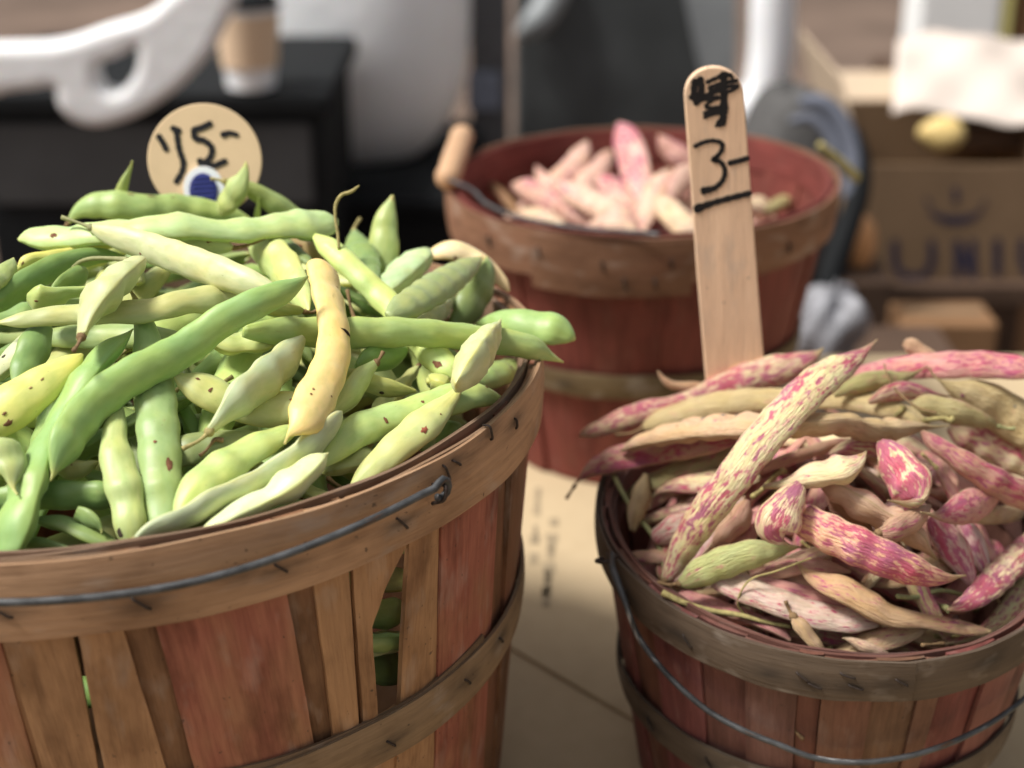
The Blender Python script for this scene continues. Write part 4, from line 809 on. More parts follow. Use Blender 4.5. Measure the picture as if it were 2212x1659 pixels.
('L','yellow',0.5,'',(-0.762,-0.123,0.635),[-711,5622,2534,226,-707,5598,2526,505,-702,5574,2519,655,-691,5524,2504,657,-675,5450,2483,668,-652,5357,2454,645,-637,5293,2431,627,-625,5214,2399,630,-621,5136,2367,640,-625,5071,2347,643,-637,4978,2329,651,-654,4889,2312,688,-666,4827,2298,698,-684,4751,2279,574,-708,4701,2271,225,-724,4668,2266,62,-728,4650,2261,36,-731,4632,2255,14],[(0.404,4.01,9.0,0.55,'bk'),(0.149,1.05,5.0,1.5,'br'),(0.085,1.05,3.0,0.6,'bk'),(0.213,1.05,2.0,1,'br'),(0.17,4.28,3.0,1,'tan'),(0.787,5.06,2.0,1,'br'),(0.745,4.1,2.0,1,'br'),(0.766,5.06,2.0,1,'br')],'bright yellow overripe bean lying steeply down the middle of the heap'),
('L','dark',0.5,'',(0.234,-0.693,-0.682),[-553,4803,1285,318,-549,4807,1282,336,-546,4811,1280,355,-539,4820,1276,394,-525,4838,1268,473,-498,4872,1251,599,-469,4905,1228,675,-444,4934,1210,654,-415,4970,1196,491,-401,4988,1189,342,-394,4997,1185,250,-390,5001,1183,204,-386,5005,1181,159],[],'lowest green pod showing through the hole in the broken stave'),
('L','mid',0.5,'',(-0.099,-0.365,-0.926),[-589,4733,1538,253,-585,4738,1536,267,-581,4743,1533,282,-573,4753,1529,312,-557,4772,1521,374,-524,4812,1504,476,-490,4850,1486,526,-460,4883,1468,544,-425,4920,1446,574,-407,4939,1434,462,-399,4948,1429,364,-394,4952,1426,313,-390,4957,1423,264],[],'green pod end seen in the middle of the hole in the broken stave'),
('L','pale',0.5,'',(0.721,-0.692,-0.03),[-596,4749,1405,278,-591,4754,1403,301,-587,4759,1401,325,-577,4770,1397,375,-559,4791,1388,474,-520,4834,1370,627,-480,4875,1350,698,-446,4912,1335,645,-409,4959,1327,322,-389,4980,1319,179,-378,4991,1314,118,-373,4996,1311,88,-368,5001,1308,56],[],'pale pod showing through the hole in the broken stave'),
('R','rtan',0.25,'',(-0.036,-0.054,-0.998),[645,6504,1726,42,648,6502,1721,54,651,6500,1717,67,657,6497,1708,92,671,6490,1691,137,708,6481,1668,205,753,6480,1662,225,793,6480,1661,226,838,6481,1661,180,861,6481,1659,119,872,6481,1659,85,878,6481,1658,68,884,6481,1658,53],[],'thin curled pod tip poking out left behind the tall paint stick'),
('R','rtan',0.2,'',(-0.407,0.127,-0.905),[1671,6323,1929,153,1676,6322,1928,194,1680,6321,1928,237,1689,6319,1926,312,1706,6313,1920,371,1737,6300,1904,343,1768,6288,1888,336,1796,6277,1874,297,1827,6264,1859,204,1843,6258,1852,151,1851,6255,1848,126,1855,6253,1846,113,1859,6252,1845,102],[],'blunt tan pod end poking up at the back of the mottled heap'),
('R','rtan',0.1,'',(-0.214,-0.295,-0.931),[1835,5642,1443,143,1844,5653,1439,159,1852,5664,1434,176,1869,5686,1424,211,1877,5698,1419,229,1911,5743,1400,296,1955,5800,1374,354,1999,5858,1346,378,2045,5917,1317,380,2082,5965,1293,373,2129,6026,1263,352,2178,6089,1233,314,2217,6141,1208,278,2227,6153,1202,269,2247,6179,1190,251,2257,6192,1184,243,2266,6204,1178,235],[],'brown pod in the shade under the flat beaked pink pod'),
('R','rgt',0.4,'',(-0.156,-0.878,-0.453),[489,6251,1214,123,498,6242,1227,166,507,6233,1241,212,524,6215,1267,300,533,6205,1280,340,571,6167,1327,448,621,6122,1376,503,671,6083,1421,542,722,6051,1461,561,763,6031,1490,567,815,6009,1522,583,865,5984,1557,546,902,5955,1592,433,911,5947,1601,398,929,5932,1619,325,938,5924,1628,289,947,5916,1637,256],[],'dull pink-tan pod with a groove sloping up under the long tan pods'),
('R','rgt',0.15,'',(0.598,0.24,-0.765),[503,5883,1261,175,504,5887,1264,200,505,5891,1267,226,507,5900,1274,279,510,5915,1289,383,522,5949,1315,529,538,5985,1340,594,551,6020,1360,584,564,6062,1383,444,569,6085,1394,312,571,6096,1400,244,572,6102,1403,210,573,6108,1406,179],[],'shaded greenish pod standing against the inner left wall of the small basket'),
('R','rpk',0.4,'',(-0.305,-0.628,-0.716),[467,5877,1143,100,471,5872,1146,112,475,5867,1148,124,483,5857,1154,150,498,5836,1165,201,529,5795,1187,280,559,5756,1208,317,586,5724,1225,313,616,5688,1242,245,631,5671,1250,194,638,5663,1254,168,642,5659,1256,156,645,5654,1258,145],[],'dark pod end deep in the shade behind the green stalk'),
('R','rpk',0.85,'',(-0.051,-0.674,-0.737),[1455,6390,1738,104,1470,6385,1748,162,1486,6379,1757,222,1517,6364,1776,325,1578,6322,1807,414,1640,6282,1833,487,1704,6249,1853,555,1769,6223,1868,599,1835,6204,1878,627,1887,6196,1883,639,1957,6190,1886,641,2027,6181,1886,635,2092,6160,1888,592,2155,6131,1890,474,2186,6117,1891,402,2201,6109,1891,367,2216,6102,1892,333],[],'long pink pod lying level along the top right of the mottled heap'),
('R','rcr',1.0,'',(0.414,-0.11,-0.903),[303,6520,1399,54,326,6519,1411,192,349,6518,1421,289,397,6513,1438,377,465,6509,1471,480,557,6501,1512,556,626,6488,1541,529,718,6461,1581,417,808,6442,1620,461,875,6440,1651,556,966,6446,1685,655,1057,6453,1716,704,1125,6452,1741,695,1216,6443,1772,610,1281,6438,1803,420,1321,6437,1828,217,1340,6438,1843,102,1356,6439,1861,15],[],'bright pink mottled pod on top at the left with a yellow tip'),
('R','rpk',0.5,'',(0.03,-0.87,-0.491),[930,5441,1296,98,938,5440,1299,125,946,5438,1302,153,962,5434,1307,209,994,5428,1318,308,1058,5421,1342,385,1124,5418,1356,399,1182,5415,1359,372,1250,5414,1351,292,1284,5414,1342,190,1301,5414,1337,128,1310,5414,1335,98,1318,5413,1333,68],[],'dull pink pod with dry fibres lying under the bright pink-red pod'),
('R','rpk',0.7,'',(-0.185,-0.841,-0.508),[935,5411,1308,98,943,5408,1307,120,951,5404,1306,143,968,5397,1304,189,1001,5384,1299,270,1068,5365,1284,337,1139,5356,1268,374,1200,5347,1255,360,1268,5333,1238,255,1302,5328,1227,162,1319,5325,1222,105,1328,5323,1220,76,1336,5322,1218,48],[],'dark pink pod squeezed above the white mottled pod'),
('R','rbr',0.2,'',(-0.049,0.749,-0.661),[1253,5622,1562,138,1257,5619,1560,183,1261,5616,1558,230,1269,5610,1554,325,1284,5598,1547,481,1314,5575,1528,603,1343,5555,1507,613,1367,5540,1485,557,1398,5526,1461,320,1414,5520,1449,176,1422,5518,1443,115,1426,5516,1440,85,1430,5514,1437,55],[],'small brown pod with a dark seam in the shade at the centre'),
('R','rpu',0.8,'',(0.601,-0.052,-0.798),[596,5787,1248,101,598,5787,1253,153,600,5786,1257,208,604,5784,1267,316,613,5781,1284,479,642,5770,1307,591,671,5763,1329,642,696,5758,1348,630,724,5754,1369,530,738,5753,1379,458,745,5753,1385,423,749,5752,1387,406,752,5752,1390,390],[],'white and purple striped pod end left of the large diagonal pod'),
('R','rpk',0.6,'',(0.637,0.239,-0.733),[803,5571,1357,160,806,5573,1361,188,809,5574,1364,218,815,5575,1371,279,828,5579,1386,397,855,5588,1413,554,882,5600,1438,624,903,5614,1461,654,922,5634,1489,541,930,5645,1504,394,934,5651,1511,315,936,5653,1515,276,937,5656,1519,239],[],'shaded striped pod under the large diagonal pod'),
('R','rpu',0.7,'1',(-0.7,0.409,-0.585),[1812,5726,1393,149,1815,5723,1390,183,1819,5721,1387,219,1825,5717,1380,292,1838,5708,1366,410,1859,5689,1335,455,1877,5669,1302,445,1890,5651,1273,395,1904,5631,1239,284,1909,5620,1221,207,1912,5615,1213,162,1913,5612,1208,140,1914,5610,1204,118],[],'slim shaded pink pod hanging down at the right with a cut end'),
('R','rcrm',0.05,'',(-0.228,0.782,-0.58),[1196,5545,1656,203,1206,5541,1653,289,1216,5536,1650,379,1236,5526,1644,551,1256,5516,1638,681,1314,5489,1613,827,1372,5468,1583,894,1433,5456,1549,905,1487,5453,1519,888,1551,5455,1476,729,1607,5455,1421,372,1625,5453,1402,240,1642,5450,1385,131,1651,5448,1376,80,1660,5446,1368,27],[],'cream coloured seam-up pod running down the middle of the heap'),
('R','rpu',0.85,'',(-0.838,-0.474,-0.27),[1670,5630,1460,224,1674,5627,1455,270,1678,5623,1451,319,1686,5614,1442,416,1702,5598,1424,561,1734,5567,1388,623,1763,5540,1346,616,1788,5520,1306,512,1814,5501,1256,311,1825,5492,1229,185,1829,5488,1215,114,1831,5486,1208,76,1832,5483,1201,40],[],'purple-pink pod hanging down above the green stalk knot'),
('R','rcr',0.95,'',(-0.785,0.594,0.177),[2229,5975,1200,341,2217,5955,1201,363,2204,5936,1202,386,2179,5896,1204,433,2141,5836,1208,499,2091,5760,1213,562,2053,5705,1217,588,2004,5636,1222,603,1956,5570,1226,602,1921,5523,1228,590,1875,5464,1231,551,1829,5409,1233,483,1795,5370,1235,417,1746,5321,1242,315,1708,5284,1252,217,1682,5259,1261,130,1668,5246,1266,83,1655,5233,1272,36],[],'magenta and white pod sloping down left from the right edge'),
('R','rwh',0.6,'',(-0.36,-0.757,-0.545),[762,5464,1294,96,775,5455,1293,213,789,5447,1292,329,815,5429,1291,481,828,5419,1291,517,880,5384,1287,585,945,5346,1277,592,1011,5316,1263,592,1078,5292,1248,588,1133,5278,1234,588,1204,5267,1220,597,1277,5261,1211,575,1336,5258,1208,488,1350,5257,1206,432,1379,5253,1201,277,1393,5251,1198,193,1407,5248,1196,112],[],'whitish mottled pod lying along the front of the heap'),
('R','rcr',0.9,'',(-0.335,0.156,-0.929),[1894,6271,1562,237,1902,6268,1559,312,1911,6266,1556,391,1927,6260,1550,534,1952,6251,1542,658,2000,6233,1523,724,2056,6211,1501,740,2111,6189,1478,720,2165,6166,1453,667,2211,6146,1430,541,2233,6136,1419,459,2248,6129,1411,403,2255,6125,1407,377,2262,6122,1403,351],[],'pink mottled pod sloping down right under the fat tan pod'),
('R','rtan',0.12,'0',(-0.157,-0.659,-0.736),[584,6441,1475,138,606,6435,1494,311,630,6428,1511,427,680,6411,1539,487,755,6388,1577,547,857,6360,1620,572,935,6344,1643,572,1040,6325,1663,551,1144,6298,1678,516,1219,6266,1692,487,1316,6219,1717,462,1412,6168,1736,456,1482,6127,1741,463,1571,6067,1740,441,1636,6021,1733,369,1677,5989,1726,259,1697,5972,1722,158,1717,5956,1717,49],[],'long tan pod lying behind the large diagonal pod'),
('R','rpk',0.9,'0',(-0.328,-0.782,-0.53),[282,6390,1215,24,291,6379,1237,89,301,6368,1258,156,324,6344,1298,319,364,6307,1349,521,425,6259,1400,685,471,6228,1431,742,534,6192,1464,750,597,6159,1494,733,643,6124,1519,701,702,6065,1557,659,760,6006,1594,611,803,5967,1620,555,860,5923,1652,467,902,5894,1675,342,930,5875,1691,213,944,5865,1699,143,958,5854,1708,76],[],'dusky pink pod jutting out past the left rim with a dry stalk'),
('R','rgn',0.35,'',(0.025,-0.09,-0.996),[1352,6124,1773,100,1360,6125,1776,133,1368,6127,1780,168,1384,6129,1788,237,1415,6135,1802,352,1483,6149,1821,464,1557,6167,1823,464,1620,6176,1827,344,1685,6174,1850,141,1716,6178,1865,63,1732,6181,1873,39,1739,6183,1876,27,1747,6185,1880,15],[],'greenish pink pod with a thin green beak pointing up right'),
('R','rcr',1.0,'',(-0.257,0.071,-0.964),[1482,6052,1773,101,1490,6053,1777,139,1497,6054,1780,178,1512,6056,1788,255,1534,6059,1798,346,1583,6066,1813,428,1643,6075,1815,435,1706,6086,1802,293,1771,6104,1784,124,1829,6127,1769,49,1858,6140,1761,36,1878,6148,1757,27,1888,6152,1755,22,1897,6155,1753,15],[],'dark pink streaked pod with a long pale beak pointing right'),
('R','rpk',0.45,'0',(0.177,-0.036,-0.984),[1386,5307,1563,219,1392,5309,1562,262,1397,5310,1561,306,1407,5313,1559,388,1427,5321,1560,475,1467,5342,1568,514,1507,5364,1573,514,1541,5388,1580,467,1578,5420,1590,342,1596,5437,1596,216,1604,5446,1600,142,1609,5450,1601,105,1613,5454,1603,70],[],'pinkish tan blunt pod end under the hanging mottled pod'),
('R','rpk',0.6,'',(0.17,0.281,-0.945),[965,5809,1559,79,974,5811,1562,106,983,5812,1566,134,1001,5814,1574,190,1027,5815,1586,261,1081,5817,1608,310,1145,5826,1628,325,1211,5840,1645,331,1276,5849,1665,313,1332,5855,1680,240,1360,5857,1685,173,1379,5858,1689,125,1389,5858,1691,101,1398,5859,1693,79],[],'narrow pink edge-on pod right of the large diagonal pod'),
('R','rcr',0.85,'',(-0.326,-0.018,-0.945),[1284,5805,1649,145,1291,5806,1651,173,1297,5807,1654,203,1310,5809,1660,265,1337,5813,1669,369,1394,5822,1677,442,1453,5828,1666,439,1501,5833,1642,223,1556,5834,1616,65,1584,5833,1609,37,1599,5833,1607,28,1606,5833,1605,22,1613,5832,1603,15],[],'small mottled pod with a long tan beak above the centre of the heap'),
('R','rtan',0.08,'',(-0.633,-0.768,-0.097),[467,6170,1491,75,479,6159,1505,166,491,6148,1519,256,516,6127,1544,396,568,6085,1587,549,621,6044,1622,652,674,6003,1655,716,726,5956,1689,759,777,5910,1720,781,816,5876,1740,790,867,5834,1762,788,918,5795,1783,783,968,5761,1803,748,1019,5728,1822,567,1044,5711,1832,435,1056,5702,1838,369,1068,5692,1843,306],[(0.447,4.71,4.0,1.3,'gy'),(0.574,4.71,6.0,1.5,'gy'),(0.681,4.54,5.0,1.2,'gy'),(0.128,4.63,4.0,1.5,'dk'),(0.447,5.24,2.0,1.2,'br'),(0.766,4.71,4.0,1.5,'gy')],'tan seam-up pod with grey freckles at the upper left'),
('R','rtan',0.06,'',(-0.557,0.056,-0.829),[1753,6181,1877,20,1758,6175,1867,26,1764,6169,1856,33,1780,6161,1840,44,1790,6158,1833,48,1847,6148,1802,281,1922,6150,1772,671,1986,6156,1740,811,2049,6167,1700,894,2108,6169,1659,916,2171,6148,1621,928,2221,6126,1590,746,2231,6121,1583,670,2251,6112,1571,501,2261,6108,1565,415,2271,6104,1559,334],[(0.277,4.89,4.0,1.2,'pu'),(0.638,4.1,3.0,1.2,'gy')],'fat plain tan pod at the right edge'),
('R','rcr',0.75,'',(-0.08,-0.823,-0.562),[592,5991,1365,16,599,5987,1375,47,605,5983,1385,77,620,5975,1402,136,637,5966,1416,189,690,5939,1446,334,746,5915,1464,448,802,5899,1479,516,848,5883,1491,538,900,5844,1514,525,950,5798,1542,382,966,5784,1551,305,983,5771,1560,226,991,5765,1564,187,999,5758,1568,152],[],'pink pod with a hooked pale tip left of the large diagonal pod'),
('R','rtan',0.1,'',(-0.556,0.556,-0.618),[1029,5618,1845,290,1044,5620,1848,387,1058,5623,1850,487,1087,5629,1853,651,1162,5647,1852,740,1224,5670,1848,761,1288,5699,1838,763,1352,5728,1808,714,1438,5775,1774,786,1505,5809,1758,793,1571,5834,1753,670,1637,5860,1749,386,1722,5898,1732,104,1757,5914,1727,63,1774,5922,1725,42,1791,5928,1723,20],[(0.234,1.83,5.0,1.5,'gy'),(0.787,1.75,4.0,1.2,'gy'),(0.596,4.71,2.0,1.5,'dk')],'tan seam-up pod with a beak lying right of the large diagonal pod'),
('R','rgn',0.3,'1',(-0.287,-0.066,-0.956),[1658,6046,1765,146,1665,6044,1766,193,1673,6042,1767,241,1688,6038,1769,336,1717,6031,1770,464,1777,6018,1760,520,1838,6013,1745,540,1894,6014,1726,488,1959,6023,1700,343,1993,6030,1687,237,2009,6032,1680,163,2017,6033,1677,121,2025,6033,1674,78],[],'dull greenish pod with a bent dry stalk below the fat tan pod'),
('R','rgnp',0.12,'0',(0.346,-0.18,-0.921),[661,5434,1272,210,670,5431,1277,272,680,5427,1283,332,697,5421,1297,429,722,5413,1321,531,774,5399,1361,618,839,5389,1397,622,906,5385,1424,583,976,5386,1438,461,1038,5394,1444,270,1070,5400,1446,156,1091,5404,1447,94,1101,5405,1448,66,1111,5405,1449,37],[],'smooth pale green pod at the left next to the foot of the large diagonal pod'),
('R','rpr',0.95,'',(-0.354,-0.072,-0.933),[1072,5485,1572,206,1083,5474,1567,315,1094,5462,1563,428,1116,5435,1557,607,1175,5370,1548,711,1224,5328,1539,751,1275,5294,1528,763,1328,5269,1513,753,1397,5249,1488,721,1455,5240,1464,691,1515,5240,1437,600,1578,5249,1409,450,1665,5277,1384,194,1700,5292,1382,87,1718,5298,1382,52,1734,5304,1382,18],[],'bright pink-red mottled pod lying diagonally across the front of the heap'),
('R','rcr',0.6,'',(-0.061,-0.974,0.218),[971,5505,1658,140,980,5503,1660,159,988,5501,1663,177,1005,5495,1668,211,1031,5485,1677,268,1080,5472,1698,456,1138,5467,1722,698,1199,5466,1737,847,1262,5474,1750,813,1313,5491,1768,542,1336,5504,1780,324,1350,5514,1790,165,1356,5518,1796,99,1361,5523,1802,35],[(0.915,5.06,7.0,1.2,'tan')],'cream pod with pink flecks and a brown tip seen seam-up at the centre'),
('R','rcr',1.0,'',(-0.503,0.266,-0.822),[1443,5645,1781,220,1446,5637,1777,284,1450,5629,1773,351,1457,5610,1767,478,1467,5582,1758,622,1486,5529,1737,790,1510,5475,1710,872,1534,5427,1680,834,1535,5389,1650,393,1481,5375,1654,139,1455,5373,1661,89,1438,5372,1665,52,1430,5371,1667,33,1421,5370,1670,14],[],'plump crimson mottled pod hanging tip-down with a pale hooked beak'),
('R','rpk',0.75,'',(-0.196,0.429,0.882),[2056,5976,1428,147,2045,5959,1431,198,2033,5942,1434,252,2011,5907,1440,357,1966,5838,1452,516,1920,5772,1467,604,1875,5709,1482,651,1829,5649,1500,666,1783,5591,1518,632,1749,5549,1531,566,1705,5495,1549,441,1661,5442,1567,289,1618,5395,1591,147,1576,5352,1621,57,1556,5331,1636,34,1545,5320,1644,24,1535,5308,1651,13],[],'flat pink pod with a pale beak pointing left at the right side'),
('R','rcr',0.7,'1',(-0.738,0.662,0.131),[2196,5801,1087,286,2185,5788,1086,313,2173,5775,1086,341,2150,5747,1085,399,2092,5671,1084,481,2050,5611,1081,482,2007,5554,1079,457,1964,5500,1076,409,1908,5439,1075,339,1863,5393,1075,283,1815,5353,1080,244,1767,5317,1088,211,1706,5279,1101,153,1682,5263,1107,128,1670,5255,1111,116,1658,5247,1114,103],[],'pink pod resting along the inside of the front right rim'),
('R','rpk',0.6,'0',(-0.528,-0.843,-0.106),[667,5546,1167,117,675,5539,1165,173,684,5531,1164,230,702,5516,1163,321,729,5494,1163,373,784,5454,1166,378,848,5411,1164,396,912,5372,1161,394,975,5337,1153,370,1028,5309,1140,340,1051,5294,1129,266,1065,5282,1120,171,1071,5275,1116,118,1077,5268,1111,67],[],'narrow pink pod lying along the inside of the front left rim'),
('R','rtan',0.5,'',(0.24,-0.85,-0.469),[1234,5234,1071,141,1243,5235,1073,170,1252,5235,1077,199,1270,5233,1083,257,1297,5231,1094,334,1350,5233,1117,445,1415,5241,1134,499,1482,5254,1144,474,1551,5275,1153,339,1608,5302,1167,154,1635,5316,1177,78,1652,5325,1184,45,1661,5329,1188,30,1669,5333,1192,14],[],'tan and pink pod with a pointed beak just inside the front rim'),
('R','rpk',0.7,'',(-0.53,0.19,-0.826),[1646,5810,1754,98,1655,5807,1745,158,1664,5802,1737,219,1681,5791,1724,305,1690,5786,1718,326,1729,5765,1696,376,1780,5745,1667,451,1833,5734,1635,511,1890,5732,1599,557,1939,5737,1568,585,2004,5752,1526,602,2072,5776,1481,599,2129,5800,1439,485,2143,5806,1428,437,2171,5818,1406,330,2185,5824,1396,276,2199,5829,1385,225],[],'pink pod sloping down right across the other pods at the right'),
('R','rtanp',0.4,'',(-0.137,-0.904,-0.406),[1093,5370,1409,26,1102,5360,1397,67,1112,5350,1388,117,1136,5329,1373,244,1191,5294,1355,471,1254,5271,1344,605,1313,5252,1318,655,1373,5240,1284,633,1436,5235,1248,553,1490,5242,1231,467,1564,5256,1212,371,1638,5268,1190,361,1712,5282,1166,358,1790,5301,1141,292,1829,5312,1130,188,1848,5317,1125,129,1867,5320,1120,73],[],'wavy tan and pink pod with a yellowish beak at the front'),
('R','rtan',0.1,'0',(-0.643,-0.742,-0.188),[1074,5235,1240,153,1076,5233,1238,179,1079,5231,1235,207,1083,5226,1230,261,1092,5218,1221,333,1112,5203,1201,353,1131,5190,1180,365,1149,5180,1161,335,1172,5172,1140,230,1184,5168,1129,144,1190,5166,1124,92,1193,5165,1121,66,1195,5163,1119,41],[],'short tan pod stub standing on the front rim'),
('R','rcr',0.3,'',(-0.334,0.264,-0.905),[1261,5207,1163,20,1265,5206,1162,38,1269,5206,1162,55,1277,5204,1161,89,1292,5200,1158,146,1321,5192,1147,231,1349,5185,1134,303,1376,5181,1124,308,1408,5179,1114,234,1424,5179,1110,150,1432,5179,1108,104,1436,5179,1107,82,1440,5179,1106,61],[],'small pale pod tip with a green end on the front rim'),
('R','rcr',0.95,'',(-0.88,-0.167,0.444),[1096,5401,1719,266,1092,5398,1715,307,1089,5395,1710,350,1082,5388,1702,435,1067,5376,1685,574,1038,5356,1649,742,1015,5340,1608,893,999,5329,1567,783,1019,5314,1526,233,1041,5310,1516,97,1053,5308,1512,54,1059,5307,1510,35,1065,5306,1508,14],[],'round crimson and white pod end with a small tan beak left of centre'),
('R','rcr',0.8,'1',(-0.7,0.626,0.342),[1493,6059,2050,15,1466,6028,2042,71,1439,5995,2035,148,1382,5927,2026,351,1292,5829,2021,626,1185,5715,2000,718,1116,5641,1972,727,1034,5563,1922,726,960,5506,1862,711,908,5478,1808,697,850,5457,1723,683,788,5460,1630,681,745,5476,1550,669,695,5512,1430,600,661,5538,1334,484,638,5543,1276,390,625,5539,1252,302,610,5532,1229,201],[],'large cream pod with purple-pink blotches lying diagonally across the mottled heap'),
('B','rbr',0.1,'',(-0.909,-0.249,-0.333),[-193,10458,1493,137,-187,10437,1493,147,-180,10417,1493,158,-167,10374,1493,180,-141,10289,1495,226,-116,10205,1495,269,-91,10124,1495,302,-68,10045,1495,320,-46,9968,1492,329,-30,9912,1490,332,-9,9839,1487,323,12,9768,1483,296,34,9700,1480,244,56,9634,1477,163,67,9602,1475,119,72,9585,1475,97,78,9569,1474,76],[],'brown dry stalk leaning on the inner wall of the rear basket'),
('B','rbk',0.8,'',(0.845,-0.092,0.527),[749,9243,1526,369,752,9263,1534,407,754,9282,1543,448,760,9321,1559,533,769,9382,1584,663,780,9469,1615,818,785,9539,1638,901,788,9640,1667,961,787,9749,1695,993,785,9835,1714,1019,779,9958,1739,1045,771,10087,1762,1023,762,10190,1777,989,748,10333,1797,883,736,10444,1811,650,727,10515,1821,402,722,10548,1826,267,717,10580,1832,137],[],'tall red streaked pod standing up in the middle of the rear basket'),
('B','rbk',0.5,'',(0.846,-0.382,-0.373),[235,10081,1488,399,241,10088,1493,427,247,10095,1499,457,259,10109,1509,520,265,10117,1514,552,296,10156,1539,697,336,10210,1566,784,371,10258,1585,790,405,10312,1605,762,435,10372,1628,736,466,10448,1657,650,490,10515,1683,420,494,10528,1689,354,502,10554,1700,217,506,10567,1706,148,511,10578,1712,83],[],'pale pod tip pointing up left in the rear basket'),
('B','rbk',0.7,'',(-0.901,-0.205,-0.382),[164,10491,1559,82,166,10473,1558,109,168,10454,1558,136,172,10417,1557,189,183,10324,1556,321,194,10251,1556,413,207,10181,1558,501,222,10112,1561,580,240,10027,1564,645,252,9961,1565,651,264,9895,1565,612,275,9830,1565,545,289,9751,1565,449,294,9720,1565,414,297,9704,1565,398,300,9687,1565,384],[],'small reddish pod at the left of the rear basket heap'),
('B','rbk',0.7,'',(-0.581,0.206,-0.787),[984,10520,1767,82,991,10518,1759,142,997,10515,1751,204,1009,10509,1735,333,1028,10500,1711,513,1072,10485,1668,725,1131,10469,1624,794,1187,10453,1578,812,1244,10437,1532,736,1292,10423,1493,548,1316,10416,1473,428,1332,10411,1460,349,1340,10409,1453,310,1348,10407,1447,274],[],'pink pod sloping down behind the tall paint stick'),
('B','rbk',0.4,'',(0.882,-0.304,-0.359),[394,9892,1505,392,400,9908,1507,416,406,9924,1509,442,417,9956,1514,497,434,10004,1522,580,457,10070,1532,682,475,10121,1538,739,501,10191,1545,790,529,10263,1551,819,551,10319,1555,821,577,10396,1561,788,602,10477,1569,726,620,10540,1575,655,644,10627,1583,507,663,10693,1589,340,675,10736,1593,200,681,10757,1596,127,688,10777,1598,56],[],'cream pod tip pointing up right beside the tall red pod'),
('B','rbk',0.6,'',(-0.113,-0.071,-0.991),[5,9992,1567,184,16,9972,1568,266,28,9952,1570,352,50,9911,1575,521,95,9829,1582,762,137,9750,1585,827,179,9676,1586,806,220,9606,1586,799,261,9542,1586,824,292,9497,1585,839,332,9441,1582,830,371,9389,1575,760,407,9338,1565,614,442,9290,1552,428,460,9265,1545,333,468,9252,1543,288,477,9238,1540,246],[],'pink pod end at the far left of the rear basket heap'),
('B','rbk',0.85,'',(-0.976,-0.142,-0.163),[554,9887,1661,260,560,9868,1661,320,566,9848,1661,383,578,9808,1661,512,601,9728,1661,736,622,9649,1659,844,642,9571,1655,858,659,9495,1648,839,672,9421,1640,843,681,9367,1633,858,690,9295,1622,861,697,9226,1609,805,703,9160,1596,657,706,9096,1582,449,708,9064,1576,341,709,9048,1572,289,710,9031,1569,240],[],'arched pink pod in front of the tall red pod'),
('B','rbk',0.6,'',(0.97,-0.244,0.016),[760,8938,1587,238,763,8956,1590,273,767,8973,1593,309,774,9008,1600,385,784,9060,1610,499,799,9133,1623,627,811,9189,1633,687,828,9267,1645,726,846,9347,1656,732,860,9405,1665,727,881,9481,1678,725,902,9557,1690,717,920,9615,1699,676,948,9695,1708,534,971,9756,1713,366,987,9796,1717,245,995,9816,1718,186,1002,9836,1720,129],[],'pink pod standing up left of the tall paint stick'),
('B','rbk',0.5,'',(0.554,-0.179,-0.813),[944,9236,1676,244,948,9252,1676,269,952,9269,1677,296,960,9302,1678,351,975,9368,1680,465,991,9435,1682,575,1009,9503,1684,667,1028,9572,1685,734,1050,9642,1684,789,1066,9696,1683,814,1090,9768,1681,805,1115,9841,1678,725,1141,9914,1674,585,1169,9989,1668,420,1183,10026,1666,338,1190,10044,1665,300,1196,10063,1664,264],[],'pink pod end touching the left edge of the tall paint stick'),
('B','rbk',0.3,'',(-0.009,-0.548,-0.836),[1470,9671,1513,205,1474,9674,1513,228,1478,9677,1514,252,1487,9682,1515,303,1504,9693,1518,407,1538,9714,1519,560,1574,9730,1512,609,1606,9743,1501,569,1639,9755,1485,393,1655,9760,1475,260,1663,9763,1470,193,1667,9764,1467,160,1672,9765,1465,129],[],'small pale pod right of the tall paint stick in the rear basket'),
('B','rgn',0.1,'',(0.728,-0.382,-0.569),[1576,9487,1550,151,1582,9503,1547,167,1588,9518,1544,184,1600,9550,1538,222,1631,9628,1524,321,1656,9692,1512,395,1682,9757,1500,452,1707,9822,1489,480,1739,9904,1474,489,1765,9971,1463,475,1791,10039,1452,434,1817,10107,1442,361,1848,10194,1430,213,1861,10229,1425,146,1867,10246,1423,113,1874,10264,1421,81],[],'small greenish pod end at the far right of the rear basket heap'),
('B','rbk',0.65,'',(-0.62,-0.42,-0.663),[259,9584,1697,252,270,9566,1697,302,280,9548,1697,354,301,9511,1698,461,353,9424,1698,694,393,9358,1696,785,433,9295,1693,803,472,9236,1688,792,522,9170,1682,796,563,9124,1678,810,602,9081,1671,783,639,9040,1658,672,681,8990,1636,435,697,8969,1628,333,705,8958,1624,284,714,8945,1621,238],[],'pink pod sloping down right at the front of the rear basket'),
('B','rbk',0.3,'',(-0.862,-0.286,-0.419),[875,9274,1713,196,879,9262,1711,243,883,9250,1708,292,890,9226,1703,394,901,9190,1696,538,924,9123,1680,718,951,9050,1661,756,981,8985,1643,755,1014,8926,1627,768,1044,8882,1613,595,1060,8861,1606,403,1070,8846,1602,257,1075,8838,1600,186,1080,8830,1598,118],[],'cream pod lying against the tall paint stick in the rear basket'),
